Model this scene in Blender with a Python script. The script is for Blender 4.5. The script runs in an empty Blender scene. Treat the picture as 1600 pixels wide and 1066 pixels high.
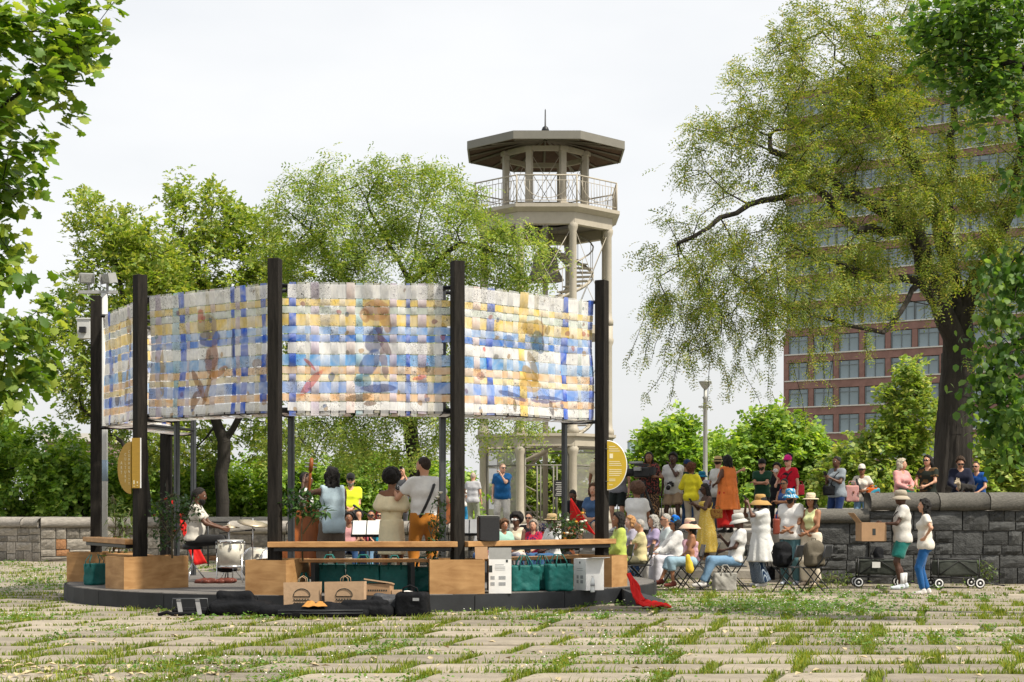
import bpy, bmesh, math, random
import numpy as np
from mathutils import Vector, Matrix
random.seed(7); RNG = np.random.default_rng(7)
sc = bpy.context.scene
COL = sc.collection
R = math.radians
FPX, CX, HY, CAMZ = 2530.0, 800.0, 794.0, 1.5
# ------------------------------------------------------------------ camera
cam_d = bpy.data.cameras.new('camera'); cam = bpy.data.objects.new('camera', cam_d); COL.objects.link(cam)
cam.location = (0, 0, CAMZ); cam.rotation_euler = (R(90), 0, 0)
cam_d.sensor_width = 36; cam_d.lens = FPX / 1600 * 36; cam_d.shift_y = (HY - 533) / 1600
cam_d.clip_start = 0.1; cam_d.clip_end = 3000
sc.camera = cam
# ------------------------------------------------------------------ sky, sun, exposure
SUN_AZ, SUN_EL = 122.0, 54.0      # degrees: azimuth clockwise from +Y (view direction), elevation
world = bpy.data.worlds.new('World'); sc.world = world; world.use_nodes = True
wn, wl = world.node_tree.nodes, world.node_tree.links
wn.clear()
wo = wn.new('ShaderNodeOutputWorld'); wb = wn.new('ShaderNodeBackground'); wb.inputs['Strength'].default_value = 0.1
sky = wn.new('ShaderNodeTexSky'); sky.sky_type = 'NISHITA'; sky.sun_disc = False
sky.sun_elevation = R(SUN_EL); sky.sun_rotation = R(SUN_AZ); sky.dust_density = 4; sky.air_density = 1.2
tc = wn.new('ShaderNodeTexCoord'); mp = wn.new('ShaderNodeMapping'); mp.inputs['Scale'].default_value = (1.3, 1.3, 3.5)
nz = wn.new('ShaderNodeTexNoise'); nz.inputs['Scale'].default_value = 1.7; nz.inputs['Detail'].default_value = 5
rp = wn.new('ShaderNodeValToRGB'); rp.color_ramp.elements[0].position = 0.3; rp.color_ramp.elements[1].position = 0.62
rp.color_ramp.elements[0].color = (0.66, 0.66, 0.66, 1); rp.color_ramp.elements[1].color = (.92, .92, .92, 1)
mx = wn.new('ShaderNodeMix'); mx.data_type = 'RGBA'; mx.inputs['B'].default_value = (7.45, 7.5, 7.55, 1)
wl.new(tc.outputs['Generated'], mp.inputs['Vector']); wl.new(mp.outputs['Vector'], nz.inputs['Vector'])
wl.new(nz.outputs['Fac'], rp.inputs['Fac']); wl.new(rp.outputs['Color'], mx.inputs['Factor'])
wl.new(sky.outputs['Color'], mx.inputs['A']); wl.new(mx.outputs['Result'], wb.inputs['Color']); wl.new(wb.outputs['Background'], wo.inputs['Surface'])
sun_d = bpy.data.lights.new('sun', 'SUN'); sun = bpy.data.objects.new('sun', sun_d); COL.objects.link(sun)
sun_d.energy = 4.3; sun_d.angle = R(2.5); sun_d.color = (1.0, 0.93, 0.80)
sdir = Vector((math.sin(R(SUN_AZ)) * math.cos(R(SUN_EL)), math.cos(R(SUN_AZ)) * math.cos(R(SUN_EL)), math.sin(R(SUN_EL))))
sun.rotation_euler = sdir.to_track_quat('Z', 'Y').to_euler()
sc.view_settings.view_transform = 'Standard'; sc.view_settings.look = 'None'
sc.view_settings.exposure = 0.48; sc.view_settings.gamma = 1.0
sc.render.engine = 'CYCLES'; sc.cycles.use_denoising = True
sc.cycles.max_bounces = 6; sc.cycles.transparent_max_bounces = 16; sc.cycles.transmission_bounces = 4; sc.cycles.diffuse_bounces = 3

def W(px, py, Y):
    return Vector(((px - CX) / FPX * Y, Y, CAMZ - (py - HY) / FPX * Y))
def WX(px, Y): return (px - CX) / FPX * Y
def rgb(r, g, b):   # sRGB 0-255 -> linear
    f = lambda c: ((c / 255 + 0.055) / 1.055) ** 2.4 if c > 10 else c / 255 / 12.92
    return (f(r), f(g), f(b))

# ------------------------------------------------------------------ materials
MATS = {}
def nt_new(name):
    m = bpy.data.materials.new(name); m.use_nodes = True
    nt = m.node_tree; nt.nodes.clear()
    out = nt.nodes.new('ShaderNodeOutputMaterial')
    return m, nt, out
def node(nt, typ, **kw):
    n = nt.nodes.new(typ)
    for k, v in kw.items(): setattr(n, k, v)
    return n
def ramp(nt, stops):
    n = nt.nodes.new('ShaderNodeValToRGB'); e = n.color_ramp.elements
    while len(e) < len(stops): e.new(0.5)
    for el, (p, c) in zip(e, stops):
        el.position = p; el.color = (*c, 1) if len(c) == 3 else c
    return n
def sc3(c, k): return tuple(min(max(x * k, 0), 1) for x in c)
def M(name, col, rough=0.7, var=0.18, scale=6.0, bump=0.0, bscale=None, metal=0.0, spec=0.4, stretch=(1, 1, 1), rand=0.0, sheen=0.0):
    """noise-varied principled material, cached by name"""
    if name in MATS: return MATS[name]
    m, nt, out = nt_new(name); L = nt.links
    b = node(nt, 'ShaderNodeBsdfPrincipled'); L.new(b.outputs[0], out.inputs[0])
    b.inputs['Roughness'].default_value = rough; b.inputs['Metallic'].default_value = metal
    b.inputs['Specular IOR Level'].default_value = spec
    if sheen: b.inputs['Sheen Weight'].default_value = sheen
    tc = node(nt, 'ShaderNodeTexCoord'); mp = node(nt, 'ShaderNodeMapping'); mp.inputs['Scale'].default_value = stretch
    L.new(tc.outputs['Object'], mp.inputs['Vector'])
    n = node(nt, 'ShaderNodeTexNoise'); n.inputs['Scale'].default_value = scale; n.inputs['Detail'].default_value = 6; n.inputs['Roughness'].default_value = 0.65
    L.new(mp.outputs[0], n.inputs['Vector'])
    r = ramp(nt, [(0.3, sc3(col, 1 - var)), (0.7, sc3(col, 1 + var))]); L.new(n.outputs['Fac'], r.inputs['Fac'])
    cs = r.outputs['Color']
    if rand:
        oi = node(nt, 'ShaderNodeObjectInfo'); hs = node(nt, 'ShaderNodeHueSaturation')
        mr = node(nt, 'ShaderNodeMapRange'); mr.inputs['To Min'].default_value = 1 - rand; mr.inputs['To Max'].default_value = 1 + rand
        L.new(oi.outputs['Random'], mr.inputs['Value']); L.new(mr.outputs[0], hs.inputs['Value']); L.new(cs, hs.inputs['Color']); cs = hs.outputs['Color']
    L.new(cs, b.inputs['Base Color'])
    if bump:
        n2 = node(nt, 'ShaderNodeTexNoise'); n2.inputs['Scale'].default_value = bscale or scale * 4; n2.inputs['Detail'].default_value = 5
        L.new(mp.outputs[0], n2.inputs['Vector'])
        bp = node(nt, 'ShaderNodeBump'); bp.inputs['Strength'].default_value = bump; bp.inputs['Distance'].default_value = 0.02
        L.new(n2.outputs['Fac'], bp.inputs['Height']); L.new(bp.outputs[0], b.inputs['Normal'])
    MATS[name] = m; return m
def LEAF(name, c0, c1, c2=None, trans=0.4, rough=0.5):
    """leaf: colours vary per leaf island; diffuse + translucent"""
    if name in MATS: return MATS[name]
    m, nt, out = nt_new(name); L = nt.links
    g = node(nt, 'ShaderNodeNewGeometry')
    stops = [(0.0, c0), (0.6, c1), (1.0, c2 or c1)]
    r = ramp(nt, stops); L.new(g.outputs['Random Per Island'], r.inputs['Fac'])
    tc = node(nt, 'ShaderNodeTexCoord'); n = node(nt, 'ShaderNodeTexNoise'); n.inputs['Scale'].default_value = 0.9; n.inputs['Detail'].default_value = 3
    L.new(tc.outputs['Object'], n.inputs['Vector'])
    mr = node(nt, 'ShaderNodeMapRange'); mr.inputs['From Min'].default_value = .3; mr.inputs['From Max'].default_value = .7; mr.inputs['To Min'].default_value = 0.8; mr.inputs['To Max'].default_value = 1.2
    L.new(n.outputs['Fac'], mr.inputs['Value'])
    hs = node(nt, 'ShaderNodeHueSaturation'); L.new(mr.outputs[0], hs.inputs['Value']); L.new(r.outputs['Color'], hs.inputs['Color'])
    b = node(nt, 'ShaderNodeBsdfPrincipled'); b.inputs['Roughness'].default_value = rough; b.inputs['Specular IOR Level'].default_value = 0.35
    L.new(hs.outputs['Color'], b.inputs['Base Color'])
    t = node(nt, 'ShaderNodeBsdfTranslucent')
    h2 = node(nt, 'ShaderNodeHueSaturation'); h2.inputs['Saturation'].default_value = 1.15; h2.inputs['Value'].default_value = 1.7; h2.inputs['Hue'].default_value = 0.485
    L.new(hs.outputs['Color'], h2.inputs['Color']); L.new(h2.outputs['Color'], t.inputs['Color'])
    mix = node(nt, 'ShaderNodeMixShader'); mix.inputs[0].default_value = trans
    L.new(b.outputs[0], mix.inputs[1]); L.new(t.outputs[0], mix.inputs[2]); L.new(mix.outputs[0], out.inputs[0])
    MATS[name] = m; return m

# ------------------------------------------------------------------ objects
def tag(o, label=None, cat=None, group=None, kind=None):
    if label: o['label'] = label
    if cat: o['category'] = cat
    if group: o['group'] = group
    if kind: o['kind'] = kind
    return o
def thing(name, label, cat, loc=(0, 0, 0), rz=0.0, group=None):
    o = bpy.data.objects.new(name, None); COL.objects.link(o); o.empty_display_size = 0.1
    o.location = loc; o.rotation_euler = (0, 0, rz)
    return tag(o, label, cat, group)
def link(name, me, parent=None, loc=None, rot=None, scale=None):
    o = bpy.data.objects.new(name, me); COL.objects.link(o)
    if parent is not None: o.parent = parent
    if loc is not None: o.location = loc
    if rot is not None: o.rotation_euler = rot
    if scale is not None: o.scale = scale
    return o
def npmesh(name, V, F, mats, smooth=False, mi=None):
    """V (n,3), F (m,k) all same k, fast"""
    me = bpy.data.meshes.new(name); V = np.asarray(V, dtype=np.float32); F = np.asarray(F, dtype=np.int32)
    k = F.shape[1]
    me.vertices.add(len(V)); me.vertices.foreach_set('co', V.ravel())
    me.loops.add(F.size); me.loops.foreach_set('vertex_index', F.ravel())
    me.polygons.add(len(F)); me.polygons.foreach_set('loop_start', np.arange(0, F.size, k, dtype=np.int32))
    me.polygons.foreach_set('loop_total', np.full(len(F), k, dtype=np.int32))
    if mi is not None: me.polygons.foreach_set('material_index', np.asarray(mi, dtype=np.int32))
    if smooth: me.polygons.foreach_set('use_smooth', np.ones(len(F), dtype=bool))
    me.update(calc_edges=True); me.validate()
    for m in (mats if isinstance(mats, (list, tuple)) else [mats]): me.materials.append(m)
    return me
def frame_from(d, up=Vector((0, 0, 1))):
    d = Vector(d).normalized()
    if abs(d.dot(up)) > 0.98: up = Vector((0, 1, 0)) if abs(d.y) < .9 else Vector((1, 0, 0))
    s = d.cross(up).normalized(); u = s.cross(d).normalized()
    return d, s, u
class MB:
    def __init__(self): self.v = []; self.f = []; self.m = []; self.mats = []; self.sm = []
    def mi(self, m):
        if m is None: m = self.mats[-1] if self.mats else None
        if m not in self.mats: self.mats.append(m)
        return self.mats.index(m)
    def add(self, vs, fs, m=None, smooth=False):
        o = len(self.v); self.v += [tuple(v) for v in vs]; i = self.mi(m)
        for f in fs: self.f.append(tuple(o + k for k in f)); self.m.append(i); self.sm.append(smooth)
        return self
    def box(self, c, s, m=None, rz=0.0, mat=None, taper=1.0):
        vs = []
        for z in (-.5, .5):
            t = taper if z > 0 else 1.0
            for x, y in ((-.5, -.5), (.5, -.5), (.5, .5), (-.5, .5)): vs.append(Vector((x * s[0] * t, y * s[1] * t, z * s[2])))
        if mat is None: mat = Matrix.Rotation(rz, 3, 'Z')
        vs = [mat @ v + Vector(c) for v in vs]
        return self.add(vs, [(3, 2, 1, 0), (4, 5, 6, 7), (0, 1, 5, 4), (1, 2, 6, 5), (2, 3, 7, 6), (3, 0, 4, 7)], m)
    def tube(self, pts, rad, m=None, n=8, caps=True, smooth=True, flat=1.0):
        pts = [Vector(p) for p in pts]
        if not hasattr(rad, '__len__'): rad = [rad] * len(pts)
        vs = []; fs = []; up = Vector((0, 0, 1)); ps = None
        for i, p in enumerate(pts):
            d = (pts[min(i + 1, len(pts) - 1)] - pts[max(i - 1, 0)])
            if d.length < 1e-9: d = Vector((0, 0, 1))
            d.normalize()
            if ps is None: _, s, u = frame_from(d)
            else:
                s = (ps - d * ps.dot(d))
                s = s.normalized() if s.length > 1e-6 else frame_from(d)[1]
                u = s.cross(d).normalized()
            ps = s
            for k in range(n):
                a = 2 * math.pi * k / n
                vs.append(p + (s * math.cos(a) + u * math.sin(a) * flat) * rad[i])
        for i in range(len(pts) - 1):
            for k in range(n):
                a, b = i * n + k, i * n + (k + 1) % n
                fs.append((a, b, b + n, a + n))
        if caps:
            fs.append(tuple(range(n - 1, -1, -1))); o = (len(pts) - 1) * n; fs.append(tuple(range(o, o + n)))
        return self.add(vs, fs, m, smooth)
    def cyl(self, a, b, r, m=None, n=12, r2=None, smooth=True): return self.tube([a, b], [r, r if r2 is None else r2], m, n, True, smooth)
    def lathe(self, prof, m=None, n=16, c=(0, 0, 0), smooth=True, sx=1, sy=1, mat=None):
        vs = []; fs = []
        for r, z in prof:
            for k in range(n):
                a = 2 * math.pi * k / n; v = Vector((r * math.cos(a) * sx, r * math.sin(a) * sy, z))
                if mat is not None: v = mat @ v
                vs.append(v + Vector(c))
        for i in range(len(prof) - 1):
            for k in range(n):
                a, b = i * n + k, i * n + (k + 1) % n
                fs.append((a, b, b + n, a + n))
        if prof[0][0] > 1e-4: fs.append(tuple(range(n - 1, -1, -1)))
        if prof[-1][0] > 1e-4: o = (len(prof) - 1) * n; fs.append(tuple(range(o, o + n)))
        return self.add(vs, fs, m, smooth)
    def prism(self, poly, depth, m=None, mat=None):
        """poly: 2D (x,z) outline extruded along y by depth, centred"""
        n = len(poly); vs = [Vector((x, -depth / 2, z)) for x, z in poly] + [Vector((x, depth / 2, z)) for x, z in poly]
        if mat is not None: vs = [mat @ v for v in vs]
        fs = [tuple(range(n)), tuple(range(2 * n - 1, n - 1, -1))] + [(i, i + n, (i + 1) % n + n, (i + 1) % n) for i in range(n)]
        return self.add(vs, fs, m)
    def mesh(self, name):
        me = bpy.data.meshes.new(name); me.from_pydata([tuple(v) for v in self.v], [], self.f)
        me.polygons.foreach_set('material_index', self.m); me.polygons.foreach_set('use_smooth', self.sm)
        for m in self.mats: me.materials.append(m)
        me.update(); return me
    def build(self, name, parent=None, loc=None, rot=None, bevel=0.0):
        o = link(name, self.mesh(name), parent, loc, rot)
        if bevel:
            md = o.modifiers.new('bevel', 'BEVEL'); md.width = bevel; md.segments = 1; md.limit_method = 'ANGLE'
        return o
# ------------------------------------------------------------------ numpy noise + scatter
def _hash(i, j, seed):
    v = np.sin(i * 127.1 + j * 311.7 + seed * 74.7) * 43758.5453
    return v - np.floor(v)
def vnoise(x, y, seed=0):
    x = np.asarray(x, float); y = np.asarray(y, float)
    i = np.floor(x); j = np.floor(y); u = x - i; v = y - j; u = u * u * (3 - 2 * u); v = v * v * (3 - 2 * v)
    return (_hash(i, j, seed) * (1 - u) + _hash(i + 1, j, seed) * u) * (1 - v) + (_hash(i, j + 1, seed) * (1 - u) + _hash(i + 1, j + 1, seed) * u) * v
def norm(a): return a / np.maximum(np.linalg.norm(a, axis=-1, keepdims=True), 1e-9)
def scatter(tv, tf, pos, d, up, scale):
    """instances of template (x along d, z along normal) -> V,F"""
    d = norm(d); s = norm(np.cross(up, d)); n = np.cross(d, s)
    tv = np.asarray(tv, float); tf = np.asarray(tf, int)
    sca = np.asarray(scale)[:, None, None]
    V = (tv[None, :, 0:1] * d[:, None] + tv[None, :, 1:2] * s[:, None] + tv[None, :, 2:3] * n[:, None]) * sca + pos[:, None]
    F = tf[None] + (np.arange(len(pos)) * len(tv))[:, None, None]
    return V.reshape(-1, 3), F.reshape(-1, tf.shape[1])
# ================================================================== SETTING
PC = Vector((-2.55, 28.1, 0)); PR = 4.58; PLAT_R = 5.02; PLAT_H = 0.25
TER_Z = 0.95
m_stone = M('paving', (0.25, 0.215, 0.165), 0.85, 0.26, 2.2, 0.45, 30, rand=0.26)
m_soil = M('soil', (0.075, 0.085, 0.03), 0.95, 0.45, 3, 0.5, 30)
m_wall = M('wall_stone', (0.25, 0.225, 0.19), 0.9, 0.42, 4, 0.9, 18, rand=0.38)
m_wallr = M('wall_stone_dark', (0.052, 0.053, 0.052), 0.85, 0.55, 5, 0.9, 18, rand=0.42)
m_rust = M('wall_stone_rust', (0.30, 0.15, 0.07), 0.9, 0.4, 5, 0.9, 18, rand=0.2)
m_mortar = M('mortar', (0.20, 0.19, 0.175), 0.95, 0.2, 12, 0.4, 40)
m_coping = M('coping', (0.27, 0.245, 0.215), 0.9, 0.35, 9, 0.7, 45, rand=0.15)
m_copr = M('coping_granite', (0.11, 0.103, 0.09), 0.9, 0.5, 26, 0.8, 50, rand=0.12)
m_terr = M('terrace_stone', (0.33, 0.30, 0.26), 0.9, 0.25, 2.5, 0.4, 30)
# ground
mb = MB(); mb.add([(-900, -60, -0.03), (900, -60, -0.03), (900, 2500, -0.03), (-900, 2500, -0.03)], [(0, 1, 2, 3)], m_soil)
ground = tag(mb.build('ground'), 'stone paved plaza ground with grass growing in the joints', None, kind='structure')
# paving slabs
slabs = []; joints = []
rng = random.Random(3)
yrow = 12.9; row = 0
SK = 0.24
while yrow < 46:
    dep = rng.uniform(0.78, 1.12) * (1.0 if yrow < 30 else 1.25)
    s0 = (yrow - 14) * SK; x = -yrow * 0.36 - 2.5 - rng.uniform(0, 1) - s0; lim = yrow * 0.36 + 2.5 - s0
    while x < lim:
        w = rng.uniform(0.8, 1.5) * (1.0 if yrow < 30 else 1.3); g = rng.uniform(0.045, 0.075)
        j = lambda a: rng.uniform(-a, a)
        sk = (yrow - 14) * SK; sk2 = (yrow + dep - 14) * SK
        c = [(x + sk + g + j(.03), yrow + g + j(.04)), (x + sk + w - g + j(.03), yrow + g + j(.04)),
             (x + sk2 + w - g + j(.03), yrow + dep - g + j(.04)), (x + sk2 + g + j(.03), yrow + dep - g + j(.04))]
        slabs.append((c, rng.uniform(-0.004, 0.012), (j(.006), j(.006))))
        joints.append((x + sk, yrow, x + sk2, yrow + dep)); joints.append((x + sk, yrow, x + sk + w, yrow))
        x += w
    yrow += dep; row += 1
def slab_geo(c, z, tilt):
    cx = sum(p[0] for p in c) / 4; cy = sum(p[1] for p in c) / 4
    out = []
    for i in range(4):
        a, b = c[i], c[(i + 1) % 4]
        out.append((a[0] * .93 + b[0] * .07, a[1] * .93 + b[1] * .07)); 
        out.append(((a[0] + b[0]) / 2 + rng.uniform(-.02, .02), (a[1] + b[1]) / 2 + rng.uniform(-.025, .025)))
        out.append((a[0] * .07 + b[0] * .93, a[1] * .07 + b[1] * .93))
    n = len(out); vs = []
    for k, zz in ((0.965, z), (1.0, z - 0.012), (1.01, z - 0.06)):
        for (px, py) in out: vs.append((cx + (px - cx) * k, cy + (py - cy) * k, zz + (px - cx) * tilt[0] + (py - cy) * tilt[1]))
    fs = [tuple(range(n))]
    for l in (0, 1):
        for i in range(n): a, b = l * n + i, l * n + (i + 1) % n; fs.append((b, a, a + n, b + n))
    return vs, fs, (cx, cy)
def in_view(cx, cy): return abs(cx / cy) < 0.335 and cy > 13.2
def on_platform(cx, cy): return math.hypot(cx - PC.x, cy - PC.y) < 4.3
def on_terrace(cx, cy): return (cy > 36 and cx > -6) or (cx > 5.6 and cy > 32.6)
cand = []; rest = MB(); rest.mi(m_stone)
for c, z, t in slabs:
    vs, fs, (cx, cy) = slab_geo(c, z, t)
    if on_platform(cx, cy) or on_terrace(cx, cy): continue
    if in_view(cx, cy) and len(cand) < 300:
        mbs = MB(); mbs.add([(a - cx, b - cy, d) for a, b, d in vs], fs, m_stone)
        mbs.build('paving_slab', ground, (cx, cy, 0)); cand.append(1)
    else: rest.add(vs, fs, m_stone)
tag(rest.build('paving_slabs', ground), None, None, kind='stuff')

# grass -------------------------------------------------------------
m_grass = LEAF('grass_blade', (0.09, 0.15, 0.016), (0.175, 0.235, 0.028), (0.31, 0.31, 0.06), 0.35, 0.6)
m_clov = LEAF('clover_leaf', (0.05, 0.13, 0.018), (0.10, 0.20, 0.03), (0.16, 0.26, 0.05), 0.3, 0.55)
m_dry = M('dry_leaf', (0.42, 0.34, 0.2), 0.8, 0.3, 20)
J = np.array(joints); JL = np.hypot(J[:, 2] - J[:, 0], J[:, 3] - J[:, 1])
def joint_points(n, spread):
    k = RNG.choice(len(J), n, p=JL / JL.sum()); t = RNG.random(n)
    x = J[k, 0] + (J[k, 2] - J[k, 0]) * t; y = J[k, 1] + (J[k, 3] - J[k, 1]) * t
    g = vnoise(x * 0.55, y * 0.4, 5) * .6 + vnoise(x * 1.7, y * 1.3, 9) * .4
    sp = spread * (0.45 + 1.9 * np.clip(g - .35, 0, 1))
    x = x + RNG.normal(0, 1, n) * sp; y = y + RNG.normal(0, 1, n) * sp
    return x, y, g
def keep_ground(x, y):
    return (np.abs(x / y) < 0.345) & (y > 13.2) & (np.hypot(x - PC.x, y - PC.y) > PLAT_R + 0.02) & ~((y > 34) & (x > -6.4)) & ~((x > 5.2) & (y > 31.9)) & (y < 45)
def blades(x, y, h, w, lean):
    n = len(x); a = RNG.random(n) * 2 * math.pi; la = RNG.random(n) * 2 * math.pi
    bx, by = np.cos(a) * w, np.sin(a) * w; lx, ly = np.cos(la) * lean * h, np.sin(la) * lean * h
    z0 = np.full(n, -0.02)
    V = np.stack([np.stack([x - bx, y - by, z0], 1), np.stack([x + bx, y + by, z0], 1),
                  np.stack([x + bx * .7 + lx * .35, y + by * .7 + ly * .35, h * .55], 1), np.stack([x - bx * .7 + lx * .35, y - by * .7 + ly * .35, h * .55], 1),
                  np.stack([x + lx, y + ly, h], 1)], 1)
    F = np.array([[0, 1, 2], [0, 2, 3], [3, 2, 4]])[None] + (np.arange(n) * 5)[:, None, None]
    return V.reshape(-1, 3), F.reshape(-1, 3)
x, y, g = joint_points(300000, 0.06)
k = keep_ground(x, y) & (RNG.random(len(x)) < np.clip((g - 0.40) * 3.6, 0.02, 1)) & (RNG.random(len(x)) < np.clip(1.35 - y / 28, 0.16, 1))
x, y, g = x[k], y[k], g[k]
h = (0.02 + 0.06 * RNG.random(len(x)) ** 1.8) * (0.6 + 0.9 * np.clip(g, 0, 1)); w = 0.0035 + 0.0002 * y
V, F = blades(x, y, h, w, RNG.uniform(.2, .9, len(x)))
tag(link('grass', npmesh('grass', V, F, m_grass)), 'tufts of yellow green grass growing from the paving joints', 'grass', kind='stuff')
n_bl = len(x)
# short turf filling every joint
x, y, g = joint_points(190000, 0.032); k = keep_ground(x, y) & (RNG.random(len(x)) < np.clip(1.35 - y / 28, 0.12, 1)) & (g > .25); x, y, g = x[k], y[k], g[k]
V, F = blades(x, y, .014 + .03 * RNG.random(len(x)), 0.004 + 0.0002 * y, RNG.uniform(.3, 1.1, len(x)))
tag(link('joint_turf', npmesh('joint_turf', V, F, m_grass)), 'short green turf filling the joints between the paving slabs', 'turf', kind='stuff')
# clover and low weeds in dense patches (+ the broad weedy patch right of the stage)
x, y, g = joint_points(170000, 0.13); g2 = vnoise(x * .8 + 31, y * .6 + 7, 3)
xp = RNG.normal(4.1, 0.95, 6000); yp = RNG.normal(24.2, 1.1, 6000)
x = np.r_[x, xp]; y = np.r_[y, yp]; gg = np.r_[g2, np.ones(6000)]
k = keep_ground(x, y) & (RNG.random(len(x)) < np.clip((gg - 0.54) * 5, 0, 1)) & (RNG.random(len(x)) < np.clip(1.5 - y / 27, 0.2, 1))
x, y = x[k], y[k]; n = len(x)
tv = [(0, 0, 0), (.6, -.45, .12), (1, 0, .05), (.6, .45, .12)]
d = np.stack([RNG.normal(size=n), RNG.normal(size=n), RNG.uniform(-.1, .5, n)], 1)
V, F = scatter(tv, [[0, 1, 2, 3]], np.stack([x, y, RNG.uniform(0.0, .07, n)], 1), d, np.stack([RNG.normal(size=n) * .4, RNG.normal(size=n) * .4, np.ones(n)], 1), RNG.uniform(.02, .042, n) * (1 + (y - 14) / 30))
tag(link('clover', npmesh('clover', V, F, m_clov)), 'low dark green clover and weeds spreading over the slabs', 'clover', kind='stuff')
# tiny white clover heads and dry leaf litter
s = RNG.choice(n, 260); tv2 = [(-.5, -.5, 0), (.5, -.5, 0), (.5, .5, 0), (-.5, .5, 0), (0, 0, .7)]
tf2 = [[0, 1, 4], [1, 2, 4], [2, 3, 4], [3, 0, 4]]
V, F = scatter(tv2, tf2, np.stack([x[s], y[s], RNG.uniform(.06, .1, 260)], 1), np.tile([1., 0, 0], (260, 1)), np.tile([0, 0, 1.], (260, 1)), np.full(260, .014))
tag(link('clover_flowers', npmesh('clover_flowers', V, F, M('clover_white', (.75, .74, .68), .8))), 'tiny white clover flower heads dotted over the weeds', 'flowers', kind='stuff')
nl = 420; x = np.r_[RNG.uniform(-5, 6, 260), RNG.normal(-3.7, .8, 160)]; y = np.r_[RNG.uniform(13.9, 24, 260), RNG.normal(14.6, .5, 160)]
k = keep_ground(x, y); x, y = x[k], y[k]; nl = len(x)
V, F = scatter([(0, 0, 0), (.5, -.3, .15), (1, 0, .05), (.5, .3, .22)], [[0, 1, 2], [0, 2, 3]], np.stack([x, y, RNG.uniform(.012, .03, nl)], 1), np.stack([RNG.normal(size=nl), RNG.normal(size=nl), RNG.normal(0, .2, nl)], 1), np.tile([0, 0, 1.], (nl, 1)), RNG.uniform(.05, .12, nl))
tag(link('leaf_litter', npmesh('leaf_litter', V, F, m_dry)), 'dry pale leaves scattered over the paving', 'leaves', kind='stuff')

# stones for walls ---------------------------------------------------
def rough_block(seed, rough=0.05, nx=4, nz=3):
    """unit block -0.5..0.5, pillow-faced front (-Y)"""
    r = random.Random(seed); vs = []; fs = []
    for iz in range(nz + 1):
        for ix in range(nx + 1):
            x, z = ix / nx - .5, iz / nz - .5; e = ix in (0, nx) or iz in (0, nz)
            vs.append((x, -0.5 + (0.10 if e else r.uniform(-rough, rough)), z))
    for iz in range(nz):
        for ix in range(nx): a = iz * (nx + 1) + ix; fs.append((a, a + 1, a + nx + 2, a + nx + 1))
    o = len(vs)
    for x, z in ((-.5, -.5), (.5, -.5), (.5, .5), (-.5, .5)): vs.append((x, .5, z))
    bot = list(range(nx + 1)); top = [nz * (nx + 1) + i for i in range(nx + 1)]; lef = [i * (nx + 1) for i in range(nz + 1)]; rig = [i * (nx + 1) + nx for i in range(nz + 1)]
    fs += [tuple(bot[::-1]) + (o, o + 1), tuple(top) + (o + 2, o + 3), tuple(lef) + (o + 3, o), tuple(rig[::-1]) + (o + 1, o + 2), (o + 1, o, o + 3, o + 2)]
    return vs, fs
def block_meshes(mat, n=6, rough=0.06):
    out = []
    for i in range(n):
        mbk = MB(); vs, fs = rough_block(i * 13 + 5, rough); mbk.add(vs, fs, mat, False); out.append(mbk.mesh('stone'))
    return out
BL_L, BL_R, BL_U = block_meshes(m_wall), block_meshes(m_wallr), block_meshes(m_rust, 2)
COP_L, COP_R = [], []
def coping_mesh(mat, seed):
    r = random.Random(seed); prof = [(-.5, -.5), (-.56, -.3), (-.58, .0), (-.5, .28), (-.3, .46), (0, .5), (.4, .47), (.5, .3), (.5, -.5)]
    mbk = MB(); n = len(prof); vs = []; xs = [-.496, -.25, 0, .25, .496]
    for x in xs: vs += [(x, py + r.uniform(-.025, .025), pz + r.uniform(-.03, .03)) for py, pz in prof]
    fs = [(i * n + k, i * n + (k + 1) % n, (i + 1) * n + (k + 1) % n, (i + 1) * n + k) for i in range(len(xs) - 1) for k in range(n)]
    fs += [tuple(range(n)), tuple(range(5 * n - 1, 4 * n - 1, -1))]
    mbk.add(vs, fs, mat, True); return mbk.mesh('coping_stone')
COP_L = [coping_mesh(m_coping, i) for i in range(3)]; COP_R = [coping_mesh(m_copr, i + 9) for i in range(3)]
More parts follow.
